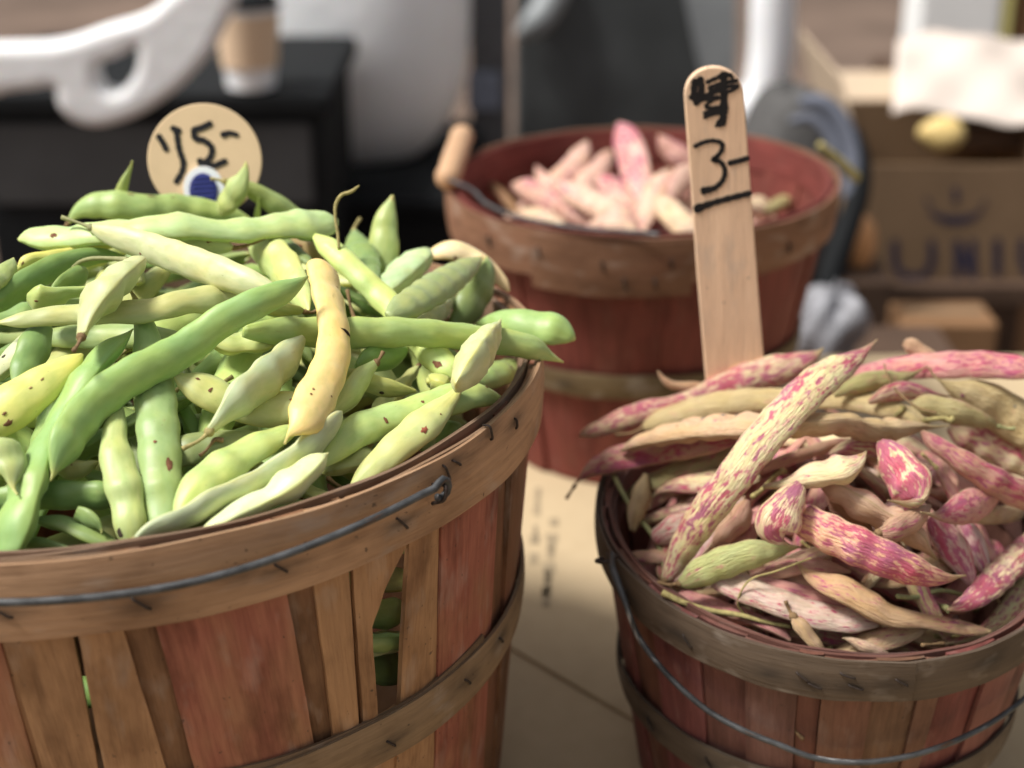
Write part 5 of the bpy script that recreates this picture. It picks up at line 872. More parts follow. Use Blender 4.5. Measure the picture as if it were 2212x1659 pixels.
('B','rbk',0.4,'',(-0.517,-0.455,-0.725),[17,9559,1509,127,23,9551,1512,158,30,9542,1514,191,44,9525,1520,260,63,9499,1529,362,103,9450,1542,519,147,9393,1550,581,191,9340,1553,566,233,9290,1554,489,269,9251,1552,377,287,9233,1551,317,299,9220,1550,279,305,9213,1550,262,310,9207,1550,245],[],'small pale pod near the wire handle of the rear basket'),
('B','rbk',0.5,'',(-0.398,-0.529,-0.749),[444,9051,1587,168,450,9048,1590,193,457,9044,1593,219,469,9036,1599,273,494,9020,1613,380,543,8990,1630,540,593,8958,1632,615,637,8930,1627,601,685,8904,1618,451,708,8891,1612,341,720,8885,1609,287,726,8882,1607,261,732,8878,1606,236],[],'pale pink pod just inside the front rim of the rear basket'),
]
FILL = [
('L','mid',0.5,783,276,1745,5.06,904,613,-0.09,0.006,0.31,''),
('L','dark',0.5,897,-285,1732,5.86,543,686,-0.02,-0.024,0.37,'dark green bean in the shade just left of the red-freckled yellow-green bean'),
('L','light',0.5,-140,-590,1804,3.85,971,718,-0.07,-0.024,-0.17,'light green bean in the shade just left of the upright waisted light bean'),
('L','yg',0.5,-787,41,1702,0.46,929,682,0.06,0.033,-0.18,''),
('L','dark',0.5,336,93,1853,1.45,936,611,0.03,-0.009,-0.54,''),
('L','mid2',0.5,-789,293,1682,6.22,873,710,0.05,0.048,-0.43,''),
('L','dark',0.5,651,0,1814,1.22,662,520,-0.08,-0.006,0.45,''),
('L','dark',0.5,-65,375,1819,5.17,741,585,0.06,0.015,-0.84,''),
('L','dark',0.5,-787,98,1770,0.43,965,651,-0.03,0.036,0.78,''),
('L','light',0.5,-321,723,1732,3.16,779,633,0.1,-0.033,0.79,''),
('L','dark',0.5,262,124,1878,4.26,598,645,0.09,-0.006,-0.23,'dark green bean in the shade just below the speckled yellow-green bean'),
('L','dark',0.5,-90,-1118,1604,5.02,666,628,0.08,-0.033,-0.1,''),
('L','yg',0.5,1066,-809,1544,0.42,674,615,-0.05,-0.018,0.26,'yellowish bean in the shade just below the red-freckled yellow-green bean'),
('L','dark',0.5,222,-1408,1465,3.34,998,537,0.03,0.006,-0.72,'dark green bean in the shade just below the upright waisted light bean'),
('L','mid',0.5,344,-508,1837,3.02,971,514,-0.07,0.027,-0.17,''),
('L','yg',0.5,-1132,-600,1460,2.55,620,592,0.09,-0.03,-0.07,''),
('L','light',0.5,415,-50,1907,2.1,558,580,0.05,0.021,0.25,''),
('L','mid2',0.5,-1274,348,1381,1.29,902,590,-0.03,0.003,-0.56,''),
('L','yg',0.5,422,634,1769,3.06,863,718,-0.01,-0.003,-0.65,''),
('L','dark',0.5,360,-270,1922,1.63,520,512,-0.01,0.009,-0.04,''),
('L','yg',0.5,106,-791,1794,1.38,965,560,-0.04,0.051,0.79,''),
('L','dark',0.5,38,-135,1907,1.87,741,605,0.06,-0.015,0.76,''),
('L','mid',0.5,-285,-1018,1713,2.42,672,506,0.09,0.009,0.79,''),
('L','mid2',0.5,313,-1025,1698,2.32,997,626,0.08,0.051,-0.17,''),
('L','dark',0.5,485,179,1934,5.31,910,705,-0.07,-0.012,0.06,''),
('L','yg',0.5,705,927,1602,2.54,956,644,-0.1,-0.006,-0.37,''),
('L','light',0.5,-696,-928,1559,2.73,731,673,-0.05,-0.018,-0.51,''),
('L','mid',0.5,666,-778,1702,3.45,735,502,0.04,0.015,0.62,''),
('L','mid2',0.5,336,-788,1847,6.14,641,554,0.07,-0.021,0.29,'green bean in the shade just above the dark level bean low at the left'),
('L','dark',0.5,898,-352,1797,4.39,584,541,0.05,-0.018,0.87,''),
('L','dark',0.5,-91,-84,1913,2.89,735,503,-0.06,-0.027,0.71,''),
('L','mid2',0.5,-958,227,1654,0.48,700,636,0.09,0.051,-0.3,''),
('L','mid2',0.5,246,-457,2031,3.8,727,573,0.03,0.015,0.75,'green bean in the shade just right of the long flat upright bean'),
('L','mid2',0.5,-585,-737,1674,0.47,760,510,-0.09,0.024,0.04,''),
('L','mid',0.5,-892,-403,1641,3.98,779,715,0.02,-0.021,-0.12,''),
('L','mid2',0.5,333,-1183,1665,1.14,576,669,-0.1,0.036,-0.32,''),
('L','mid',0.5,-481,566,1821,4.67,827,521,0.05,0.033,0.42,''),
('L','dark',0.5,-1003,-167,1691,6.1,875,588,0.0,0.024,-0.05,''),
('L','mid',0.5,-273,-1131,1672,2.22,834,603,-0.0,0.033,0.51,''),
('L','dark',0.5,783,196,1873,3.11,734,517,0.05,0.045,-0.3,'dark green bean in the shade just right of the pale waisted bean'),
('L','light',0.5,-14,694,1914,3.4,638,701,-0.01,-0.03,0.28,''),
('L','mid',0.5,-313,-68,1902,4.95,687,681,-0.0,-0.009,0.85,''),
('L','dark',0.5,982,267,1817,4.08,784,643,0.03,0.06,0.76,'dark green bean in the shade just left of the bright yellow bean'),
('L','mid',0.5,-444,-260,1880,6.12,505,543,0.02,0.012,0.79,''),
('L','yg',0.5,821,710,1779,0.77,703,695,-0.01,-0.051,-0.74,''),
('L','mid2',0.5,721,-374,1872,3.65,693,636,-0.04,-0.003,-0.83,''),
('L','dark',0.5,1146,321,1729,1.11,556,646,0.04,-0.015,-0.75,''),
('L','yg',0.5,958,-82,1916,0.89,522,637,-0.02,-0.003,-0.68,'yellowish bean in the shade just right of the long pale waxy bean'),
('L','dark',0.5,470,970,1643,2.18,591,578,0.05,-0.003,-0.79,''),
('L','dark',0.5,-631,-895,1691,5.0,866,695,-0.07,-0.015,0.64,''),
('L','dark',0.5,-145,-9,1935,1.43,507,618,-0.03,-0.018,-0.57,''),
('L','dark',0.5,-42,1382,1402,3.23,764,614,-0.07,-0.003,0.23,''),
('L','light',0.5,-883,381,1817,5.34,940,607,-0.09,0.06,-0.26,''),
('L','mid',0.5,-177,371,1909,0.57,805,509,0.06,-0.027,0.55,''),
('L','dark',0.5,-553,-162,1899,5.99,538,625,0.01,0.018,0.48,''),
('L','mid2',0.5,-292,1314,1454,0.51,882,711,-0.01,0.012,0.24,''),
('L','mid2',0.5,395,1007,1684,2.89,974,570,-0.01,-0.033,0.06,''),
('L','dark',0.5,-307,-555,1883,5.15,961,506,0.04,-0.027,0.12,''),
('L','mid2',0.5,68,1228,1514,0.32,596,634,0.0,-0.024,0.47,''),
('L','yg',0.5,-231,197,1995,4.05,729,603,0.03,-0.003,0.62,''),
('L','mid2',0.5,-123,-506,1975,4.76,864,629,-0.08,-0.036,0.02,''),
('L','light',0.5,672,-346,1949,3.82,973,677,0.05,-0.015,-0.49,'light green bean in the shade just above the curved light green bean'),
('L','dark',0.5,592,318,1980,2.18,786,636,0.08,-0.033,0.29,''),
('L','light',0.5,458,-680,1920,4.99,634,578,0.02,-0.027,-0.75,'light green bean in the shade just left of the pale waisted bean'),
('L','dark',0.5,-478,-548,1903,5.9,799,523,-0.09,0.045,-0.78,''),
('L','yg',0.5,-1080,48,1697,3.12,626,622,0.05,-0.06,0.02,''),
('L','dark',0.5,-908,717,1648,0.31,514,540,0.02,-0.024,-0.39,''),
('L','yg',0.5,680,400,2062,5.83,566,681,0.06,0.003,0.7,''),
('L','light',0.5,-908,-236,1836,0.96,886,538,0.01,0.06,-0.65,''),
('L','dark',0.5,-486,1125,1541,4.2,923,504,0.06,0.015,0.2,''),
('L','mid',0.5,1131,789,1597,5.7,626,711,-0.06,-0.051,0.87,'green bean in the shade just left of the long yellowish flat bean'),
('L','dark',0.5,1041,-533,1624,0.54,835,547,0.06,-0.03,-0.38,''),
('L','light',0.5,-172,-265,2120,0.63,894,601,0.06,0.039,0.83,''),
('L','light',0.5,353,-1219,1701,6.25,870,511,0.07,-0.042,-0.83,''),
('L','mid2',0.5,290,-699,1989,1.63,793,582,-0.09,0.042,-0.68,'green bean in the shade just right of the upright waisted light bean'),
('L','dark',0.5,-897,636,1775,4.87,971,615,-0.09,0.051,0.26,''),
('L','light',0.5,1202,-358,1636,0.45,713,570,0.0,-0.048,-0.54,'light green bean in the shade just right of the beaked bean at the right front'),
('L','mid',0.5,-442,27,2094,0.43,969,580,-0.09,-0.018,0.64,''),
('L','mid',0.5,18,786,1986,5.96,921,504,0.04,0.057,0.59,'green bean in the shade just below the pale bean sloping down right'),
('L','yg',0.5,1156,-636,1652,3.72,662,712,0.05,0.012,-0.2,''),
('L','yg',0.5,-200,-560,2091,3.02,583,602,0.0,-0.009,-0.81,'yellowish bean in the shade just left of the long edge-on dark bean'),
('L','dark',0.5,488,122,2046,2.57,637,508,-0.08,-0.015,-0.77,''),
('L','mid2',0.5,-216,-8,2010,3.57,839,580,0.03,0.009,0.1,''),
('L','yg',0.5,-346,839,1877,0.33,981,599,-0.08,0.009,0.38,''),
('L','light',0.5,-310,-880,1906,0.59,977,624,0.05,0.057,-0.73,'light green bean in the shade just left of the beaked pod at the left edge'),
('L','dark',0.5,1010,-1079,1452,0.59,681,584,0.05,-0.021,-0.86,'dark green bean in the shade just below the cream pod at the front rim'),
('L','dark',0.5,-1033,464,1771,3.36,620,703,0.03,-0.06,0.67,''),
('L','mid',0.5,-275,1098,1793,4.41,544,636,0.08,0.057,-0.61,''),
('L','light',0.5,523,21,2239,3.16,895,504,-0.08,0.024,0.55,''),
('L','dark',0.5,585,1174,1554,2.79,540,575,-0.1,0.033,-0.66,''),
('L','light',0.5,-31,-852,2040,2.93,541,545,0.08,0.048,0.15,'light green bean in the shade just right of the long edge-on dark bean'),
('L','dark',0.5,-86,1014,1969,3.74,534,693,-0.07,0.021,-0.82,'dark green bean in the shade just above the long flat upright bean'),
('L','dark',0.5,-1244,135,1690,1.34,747,612,-0.02,0.009,0.73,''),
('L','dark',0.5,825,538,2036,4.0,968,695,0.04,0.06,-0.59,'dark green bean in the shade just right of the flat yellowish seamed bean'),
('L','dark',0.5,-459,-1181,1714,3.44,796,591,0.0,-0.018,-0.83,''),
('L','mid2',0.5,-155,-440,2134,0.24,828,541,0.05,-0.006,-0.01,''),
('L','dark',0.5,-416,557,1966,2.67,878,629,-0.08,-0.021,0.69,'dark green bean in the shade just below the level light bean at the left'),
('L','mid',0.5,519,343,2308,3.79,580,697,-0.08,0.015,0.29,'green bean in the shade just above the pale bean sloping down right'),
('L','yg',0.5,1406,-69,1535,4.74,913,638,-0.0,0.024,-0.24,''),
('L','dark',0.5,-869,-1035,1648,1.94,685,617,-0.05,-0.009,0.8,''),
('L','light',0.5,-794,668,1964,2.51,676,571,-0.06,-0.06,0.47,''),
('L','dark',0.5,1340,188,1537,4.2,592,588,-0.07,0.015,0.42,''),
('L','mid',0.5,-781,-756,1717,5.47,628,699,0.05,0.015,-0.31,''),
('L','light',0.5,-1070,-700,1665,5.09,890,631,0.02,0.006,-0.3,''),
('L','mid2',0.5,-54,-1056,2013,1.44,816,680,0.09,0.048,-0.15,'green bean in the shade just left of the largest diagonal green bean'),
('L','dark',0.5,70,276,2044,5.62,575,524,-0.09,-0.021,0.47,''),
('L','dark',0.5,16,1303,1616,0.71,683,624,-0.07,-0.042,-0.58,''),
('L','mid',0.5,-864,-492,1755,4.49,525,516,0.08,-0.003,-0.19,''),
('L','light',0.5,247,-1115,1882,4.37,581,595,0.06,-0.015,0.15,''),
('L','dark',0.5,13,880,1999,3.98,669,615,0.05,0.021,0.11,''),
('L','mid2',0.5,447,1403,1411,2.87,614,524,-0.04,0.03,0.26,''),
('L','light',0.5,715,51,2265,1.88,705,614,-0.01,0.018,0.87,'light green bean in the shade just below the long level bean behind the yellow one'),
('L','mid',0.5,-261,711,2077,5.65,691,578,0.08,0.042,0.64,''),
('L','mid2',0.5,671,-959,1700,4.81,877,522,-0.08,-0.039,0.83,''),
('L','dark',0.5,-523,-65,2169,4.47,657,700,0.05,-0.036,-0.84,''),
('L','dark',0.5,167,845,2152,5.53,898,558,-0.02,0.036,-0.41,'dark green bean in the shade just below the longest pale top bean'),
('L','light',0.5,479,-891,1928,4.09,882,569,-0.0,0.0,0.32,''),
('L','dark',0.5,-1076,949,1518,4.08,619,524,-0.0,-0.054,0.5,''),
('L','dark',0.5,-491,-337,2110,3.23,860,606,-0.02,-0.018,-0.65,''),
('L','light',0.5,1281,424,1749,1.77,919,557,0.02,-0.012,0.59,''),
('L','mid2',0.5,488,849,1947,2.4,681,514,0.03,0.0,0.79,''),
('L','light',0.5,-977,-609,1784,3.19,527,679,0.03,-0.021,0.84,''),
('L','dark',0.5,-614,1154,1605,0.99,774,564,0.05,-0.021,0.15,''),
('L','mid2',0.5,1185,-105,1928,3.55,774,669,-0.06,0.06,-0.75,'green bean in the shade just above the beaked bean at the right front'),
('L','mid',0.5,-618,-1134,1784,4.25,504,714,-0.07,-0.015,0.28,''),
('L','light',0.5,756,-486,1980,2.16,569,707,-0.05,0.015,-0.6,'light green bean in the shade just left of the beaked bean at the right front'),
('L','dark',0.5,-1003,-310,1872,4.26,821,579,0.08,-0.024,-0.87,''),
('L','mid',0.5,1187,-269,1975,5.67,550,594,0.09,-0.06,-0.51,'green bean in the shade just below the smooth green bean pointing up right'),
('L','dark',0.5,405,-724,2055,6.05,832,568,0.03,-0.03,0.05,'dark green bean in the shade just left of the long flat upright bean'),
('L','dark',0.5,-523,-426,2207,5.31,848,569,-0.08,0.0,-0.64,''),
('L','mid2',0.5,779,-902,1833,0.4,763,718,0.05,-0.027,0.58,''),
('L','mid2',0.5,-403,438,2120,3.01,896,521,-0.05,-0.015,-0.8,''),
('L','dark',0.5,536,-629,2090,3.97,532,528,0.03,0.009,-0.26,'dark green bean in the shade just above the long pale waxy bean'),
('L','mid',0.5,-17,620,2281,3.12,555,574,0.04,0.0,-0.47,'green bean in the shade just below the light hanging seam-up pod'),
('L','dark',0.5,982,415,2032,4.2,724,543,0.09,0.06,0.58,'dark green bean in the shade just right of the bright yellow bean'),
('L','dark',0.5,878,-747,1938,5.16,588,565,0.02,-0.03,-0.85,'dark green bean in the shade just below the long pale waxy bean'),
('L','light',0.5,616,1068,1798,6.17,921,598,0.02,-0.036,0.26,'light green bean in the shade just below the long yellowish flat bean'),
('L','dark',0.5,1103,562,1975,5.19,831,542,0.01,0.003,-0.52,''),
('L','dark',0.5,-417,1128,1879,5.82,796,548,0.02,0.06,0.74,''),
('L','dark',0.5,-1196,-718,1779,2.19,665,640,0.04,0.0,0.03,''),
('L','dark',0.5,583,-900,2043,5.48,581,602,0.02,-0.039,-0.87,'dark green bean in the shade just below the largest diagonal green bean'),
('L','light',0.5,-760,-1004,1800,3.52,650,575,0.03,-0.027,-0.6,''),
('L','yg',0.5,-130,242,2165,1.36,741,654,0.05,0.03,0.78,'yellowish bean in the shade just below the dark green bean at the left edge'),
('L','dark',0.5,400,1328,1733,2.81,605,601,-0.06,-0.012,0.85,''),
('L','mid',0.5,-700,846,1917,1.87,627,543,0.03,-0.06,-0.39,''),
('L','dark',0.5,-1206,-491,1853,2.65,583,685,0.1,-0.015,0.43,''),
('L','mid',0.5,1248,218,2023,2.27,657,552,0.02,0.009,-0.45,''),
('L','yg',0.5,-952,-428,1954,1.74,972,514,0.0,0.003,0.77,''),
('L','yg',0.5,12,-265,2271,1.06,946,718,0.01,0.03,0.42,'yellowish bean in the shade just above the level light bean at the left'),
('L','dark',0.5,-966,891,1803,0.85,785,698,-0.04,-0.009,0.77,''),
('L','yg',0.5,-409,-1242,1744,2.14,525,655,-0.04,0.06,0.29,''),
('L','yg',0.5,-950,-1163,1742,5.55,787,506,0.02,0.003,-0.16,''),
('L','dark',0.5,-890,6,2104,5.7,638,573,-0.01,0.051,0.14,''),
('L','yg',0.5,477,-322,2175,2.91,916,536,0.0,0.039,0.85,'yellowish bean in the shade just right of the largest diagonal green bean'),
('L','mid',0.5,618,-152,2277,1.1,803,594,0.08,0.018,0.66,'green bean in the shade just below the pod with the split brown end'),
('L','dark',0.5,202,-939,2154,3.76,720,635,0.03,-0.018,0.64,'dark green bean in the shade just below the fat yellow freckled bean'),
('L','yg',0.5,-1119,-203,1853,4.8,688,627,0.06,0.027,-0.32,''),
('L','mid',0.5,-286,-134,2195,3.62,615,513,0.08,0.012,0.19,'green bean in the shade just left of the pale pod at the left edge'),
('L','yg',0.5,-546,-735,2096,1.32,843,565,-0.06,0.054,-0.41,''),
('L','dark',0.5,-214,-399,2249,1.02,770,703,0.02,-0.003,0.39,'dark green bean in the shade just left of the broad dark green bean'),
('L','mid',0.5,48,172,2384,5.07,787,612,-0.02,0.015,-0.57,'green bean in the shade just right of the knobbed round pod end'),
('L','yg',0.5,-708,-513,2145,2.13,720,506,0.05,-0.018,-0.81,''),
('L','light',0.5,77,-1284,1929,3.57,934,577,-0.09,-0.018,-0.78,'light green bean in the shade just below the dark level bean low at the left'),
('L','yg',0.5,125,414,2383,2.0,600,610,0.07,-0.009,0.74,''),
('L','light',0.5,933,-517,2012,3.05,859,556,-0.06,0.06,-0.59,'light green bean in the shade just below the bright yellow bean'),
('L','yg',0.5,610,-628,2252,4.55,855,674,0.04,-0.03,0.01,'yellowish bean in the shade just above the speckled yellow-green bean'),
('L','yg',0.5,1184,149,2072,5.01,862,703,-0.1,-0.024,0.01,'yellowish bean in the shade just left of the brown-blotched upright pod'),
('L','yg',0.5,1102,-486,2044,4.36,637,635,0.03,-0.015,0.82,'yellowish bean in the shade just left of the brown-spotted bean at the rim'),
('L','light',0.5,-1361,-111,1687,5.01,618,711,0.08,0.06,0.12,''),
('L','mid2',0.5,-195,-225,2361,3.66,604,568,-0.08,0.003,-0.21,'green bean in the shade just below the knobbed round pod end'),
('L','dark',0.5,-281,-1316,1891,6.21,679,562,0.1,0.018,0.03,''),
('L','yg',0.5,-1270,-183,1900,2.56,649,511,-0.05,-0.036,0.36,''),
('L','mid',0.5,-452,651,2115,4.52,885,707,-0.05,0.024,0.79,''),
('L','mid2',0.5,-995,355,2011,4.38,785,708,-0.07,0.006,-0.2,''),
('L','dark',0.5,-1076,558,1835,1.22,645,586,-0.07,0.018,0.43,''),
('L','dark',0.5,-667,-1037,1982,0.22,796,552,0.01,0.042,0.42,''),
('L','dark',0.5,521,-1391,1529,3.45,617,502,0.0,-0.015,-0.35,''),
('L','mid',0.5,-281,-1252,1951,0.07,545,650,0.08,0.015,-0.67,''),
('L','mid2',0.5,738,-712,2121,4.67,574,574,-0.03,-0.027,0.49,'green bean in the shade just above the bright yellow bean'),
('L','mid',0.5,920,-965,1943,0.08,624,505,-0.09,-0.042,-0.31,'green bean in the shade just below the beaked bean at the right front'),
('L','light',0.5,-692,1212,1801,3.68,549,541,0.05,0.009,-0.42,''),
('L','mid2',0.5,-1362,211,1795,4.0,633,544,0.03,-0.009,0.62,''),
('L','light',0.5,-193,-994,2191,1.78,722,558,-0.01,0.039,0.47,''),
('L','light',0.5,446,-169,2339,0.84,803,697,-0.07,0.006,0.62,'light green bean in the shade just above the largest diagonal green bean'),
('L','yg',0.5,916,564,2112,5.31,719,587,0.08,0.012,0.02,'yellowish bean in the shade just above the long level bean behind the yellow one'),
('L','light',0.5,798,832,2091,2.61,915,576,0.08,0.015,0.19,'light green bean in the shade just below the green bean behind the round tag'),
('L','dark',0.5,624,-1116,1986,0.34,711,563,0.04,-0.012,0.56,'dark green bean in the shade just below the curved light green bean'),
('L','mid2',0.5,1094,174,2187,2.74,539,578,0.0,0.018,0.67,'green bean in the shade just left of the smooth green bean pointing up right'),
('L','yg',0.5,635,1206,1826,2.88,900,685,0.01,0.0,-0.65,''),
('L','light',0.5,-766,90,2202,3.1,591,685,0.05,-0.027,-0.2,''),
('L','mid2',0.5,294,1237,1876,5.82,828,529,-0.03,0.018,0.78,''),
('L','mid',0.5,-426,1033,2071,1.17,533,704,-0.06,-0.018,-0.42,'green bean in the shade just above the knobbed round pod end'),
('L','dark',0.5,403,853,1988,5.48,574,657,0.03,-0.003,-0.35,''),
('L','yg',0.5,-304,568,2257,5.73,806,541,0.04,0.033,-0.87,'yellowish bean in the shade just below the dull yellow bean'),
('L','mid',0.5,-667,353,2258,1.25,555,663,-0.05,-0.006,-0.57,''),
('L','mid2',0.5,110,-449,2341,2.8,678,503,0.04,-0.009,-0.81,'green bean in the shade just right of the light hanging seam-up pod'),
('L','dark',0.5,-560,-534,2280,1.44,571,613,-0.02,0.009,-0.06,''),
('L','yg',0.5,643,813,2109,2.68,753,614,0.03,-0.012,0.04,'yellowish bean in the shade just left of the upright flat green bean at the back'),
('L','light',0.5,984,988,1879,5.42,816,579,0.01,-0.003,-0.81,''),
('L','mid',0.5,-497,-1394,1870,3.04,512,648,-0.02,-0.018,0.7,''),
('R','rpk',0.64,476,215,1050,3.16,541,541,0.1,0.048,0.78,'dusky pink pod in the shade just left of the plump crimson hanging pod'),
('R','rpk',0.62,-212,463,1128,0.0,646,514,0.01,0.018,-0.85,'dusky pink pod in the shade just below the pink-flecked cream pod'),
('R','rpk',0.63,93,-591,913,2.65,702,467,-0.07,0.048,0.5,''),
('R','rpk',0.82,-271,-201,1176,0.98,714,565,0.0,0.042,-0.52,''),
('R','rtan',0.36,122,327,1208,0.5,830,524,0.03,-0.033,-0.7,''),
('R','rpk',0.39,-209,547,1121,1.58,543,511,-0.08,-0.06,0.51,''),
('R','rpu',0.89,-605,-251,947,2.22,671,510,-0.02,-0.024,0.54,''),
('R','rpk',0.37,-403,227,1142,5.47,667,559,-0.05,0.039,-0.22,''),
('R','rcr',0.64,-487,39,1134,1.61,711,602,0.06,0.003,0.61,''),
('R','rpu',0.42,305,-227,1121,2.2,847,571,0.06,0.051,-0.74,'pale purplish pod in the shade just below the bright pink-red pod'),
('R','rcr',0.46,-294,397,1271,4.35,563,501,0.09,-0.006,-0.07,''),
('R','rpk',0.74,-87,-3,1392,2.96,838,582,0.06,0.018,0.54,'dusky pink pod in the shade just above the pink-flecked cream pod'),
('R','rpu',0.51,-208,-221,1226,3.38,554,504,-0.09,0.0,0.69,'pale purplish pod in the shade just below the smooth pale green pod'),
('R','rpk',0.49,426,-5,1219,0.28,675,476,0.04,-0.06,0.06,'dusky pink pod in the shade just above the cream seam-up pod'),
('R','rpk',0.77,49,-270,1222,4.91,692,504,0.03,-0.057,0.1,'dusky pink pod in the shade just above the dull pink fibrous pod'),
('R','rpu',0.59,-117,281,1363,4.05,781,528,-0.08,0.036,0.71,'pale purplish pod in the shade just above the round crimson pod end'),
('R','rcr',0.76,365,-123,1330,0.11,725,502,-0.01,-0.06,-0.07,'mottled cream and pink pod in the shade just above the plump crimson hanging pod'),
('R','rpk',0.88,-260,310,1392,2.57,669,467,0.02,-0.042,-0.09,''),
('R','rpu',0.44,222,447,1235,3.46,631,461,-0.1,0.036,0.6,'pale purplish pod in the shade just above the small brown seamed pod'),
('R','rpk',0.55,-24,-625,1027,2.77,562,603,0.0,0.021,-0.79,''),
('R','rpu',0.39,127,252,1416,4.85,658,469,0.06,0.015,0.39,'pale purplish pod in the shade just right of the pink-flecked cream pod'),
('R','rpk',0.38,408,-439,1039,0.75,540,615,-0.04,0.036,-0.4,'dusky pink pod in the shade just above the magenta and white pod'),
('R','rtan',0.56,567,307,1050,1.66,742,483,0.04,-0.06,-0.45,''),
('R','rtan',0.76,-732,282,845,4.4,573,489,0.01,0.003,0.53,''),
('R','rcr',0.37,-116,-331,1219,0.07,577,583,0.03,0.021,-0.7,''),
('R','rcr',0.37,-563,261,1192,1.3,554,634,0.03,0.018,-0.73,''),
('R','rcr',0.83,-367,-466,1100,1.85,708,465,-0.03,0.06,0.27,'mottled cream and pink pod in the shade just below the whitish front pod'),
('R','rpk',0.85,-16,-240,1323,2.78,680,488,-0.0,-0.015,0.61,'dusky pink pod in the shade just above the smooth pale green pod'),
('R','rpk',0.84,-40,-90,1431,0.98,522,498,-0.02,0.03,0.02,'dusky pink pod in the shade just above the bright pink-red pod'),
('R','rtan',0.86,-10,-685,1075,6.21,574,470,-0.03,-0.009,0.07,'tan pod in the shade just above the tan and pink rim pod'),
('R','rtan',0.76,-654,-105,1084,1.6,537,569,0.03,0.027,0.84,''),
('R','rpk',0.55,338,346,1294,2.78,512,489,0.01,0.03,0.84,'dusky pink pod in the shade just above the blunt pinkish tan pod'),
('R','rpk',0.67,-238,203,1508,1.69,572,595,0.09,-0.006,-0.39,'dusky pink pod in the shade just below the large diagonal cream pod'),
('R','rpk',0.4,-76,542,1359,3.14,624,481,0.07,-0.009,0.71,''),
('R','rpk',0.8,538,80,1312,1.04,569,486,0.09,-0.03,0.42,'dusky pink pod in the shade just above the flat pink beaked pod'),
('R','rcr',0.85,198,227,1483,2.38,612,596,-0.1,0.0,-0.33,'mottled cream and pink pod in the shade just right of the plump crimson hanging pod'),
('R','rpk',0.41,208,-592,1047,6.27,630,505,0.04,-0.036,0.33,'dusky pink pod in the shade just below the tan and pink rim pod'),
('R','rpk',0.85,-109,-433,1252,5.27,617,471,0.05,-0.006,-0.11,'dusky pink pod in the shade just below the round crimson pod end'),
('R','rpk',0.88,190,-445,1189,6.17,617,630,0.08,-0.024,-0.59,'dusky pink pod in the shade just above the wavy tan pod'),
('R','rpu',0.68,197,-265,1426,3.9,707,524,-0.06,-0.015,-0.83,'pale purplish pod in the shade just above the purple-pink hanging pod'),
('R','rpk',0.56,-320,-136,1467,0.57,542,496,0.01,0.039,-0.52,'dusky pink pod in the shade just right of the large diagonal cream pod'),
('R','rcr',0.45,-298,-455,1264,3.05,609,627,-0.06,-0.03,-0.08,'mottled cream and pink pod in the shade just above the dark pink squeezed pod'),
('R','rpk',0.75,643,-392,855,4.17,619,565,-0.09,0.027,-0.59,''),
('R','rtan',0.53,326,-413,1258,0.49,671,582,-0.02,-0.003,0.53,'tan pod in the shade just below the cream seam-up pod'),
('R','rtan',0.63,661,-13,1128,4.31,522,580,-0.09,0.042,-0.68,''),
('R','rcr',0.6,155,686,996,5.78,637,624,-0.03,0.039,0.49,''),
('R','rcr',0.44,43,682,1054,2.78,531,604,0.06,-0.015,-0.41,'mottled cream and pink pod in the shade just right of the round crimson pod end'),
('R','rpu',0.62,-574,-139,1128,1.32,689,548,0.03,0.036,-0.48,'pale purplish pod in the shade just above the narrow pink pod along the rim'),
('R','rtan',0.87,195,41,1526,5.12,572,614,-0.08,-0.006,0.52,'tan pod in the shade just below the beaked tan pod'),
('R','rpk',0.62,-665,283,981,4.33,591,472,0.03,-0.024,-0.83,'dusky pink pod in the shade just below the purple striped pod end'),
('R','rpk',0.44,267,482,1372,0.56,534,509,0.08,-0.048,0.86,''),
('R','rtan',0.68,-737,-182,972,5.0,745,523,0.07,0.021,-0.76,''),
('R','rpk',0.42,-504,-513,1110,2.61,638,471,-0.07,-0.006,0.53,'dusky pink pod in the shade just left of the narrow pink pod along the rim'),
('R','rtan',0.37,-574,40,1263,1.51,541,542,-0.02,0.012,-0.08,'tan pod in the shade just above the purple striped pod end'),
('R','rpk',0.67,-54,-262,1531,1.71,520,461,0.09,0.027,-0.22,'dusky pink pod in the shade just below the grey-freckled tan pod'),
('R','rtan',0.64,469,214,1388,1.78,589,563,0.07,-0.009,-0.85,'tan pod in the shade just below the pink pod crossing at the right'),
('R','rpk',0.85,-440,-10,1447,5.56,540,465,0.09,0.03,0.28,''),
('R','rpu',0.86,-25,670,1146,6.05,651,537,-0.03,0.033,0.65,''),
('R','rpu',0.61,-386,316,1395,1.87,500,460,-0.02,-0.027,0.64,''),
('R','rcr',0.64,-31,46,1583,6.06,676,515,-0.06,0.003,-0.11,'mottled cream and pink pod in the shade just right of the grey-freckled tan pod'),
('R','rpk',0.57,-465,-445,1184,3.56,386,415,-0.02,-0.039,-0.63,'dusky pink pod in the shade just left of the dull pink fibrous pod'),
('R','rtan',0.37,-659,-373,1084,2.42,454,466,-0.09,-0.024,0.85,'tan pod in the shade just left of the dark pink squeezed pod'),
('R','rpk',0.49,522,290,1293,2.73,325,548,0.06,0.021,0.03,''),
('R','rcr',0.37,-223,638,1250,4.69,361,455,0.03,0.033,-0.08,''),
('R','rcr',0.74,-445,-342,1307,1.67,476,509,-0.07,0.015,-0.39,''),
('R','rpk',0.59,-632,-5,1251,3.77,318,406,-0.05,-0.027,0.69,'dusky pink pod in the shade just left of the large diagonal cream pod'),
('R','rpk',0.71,-35,603,1332,0.21,402,497,-0.08,-0.012,0.82,''),
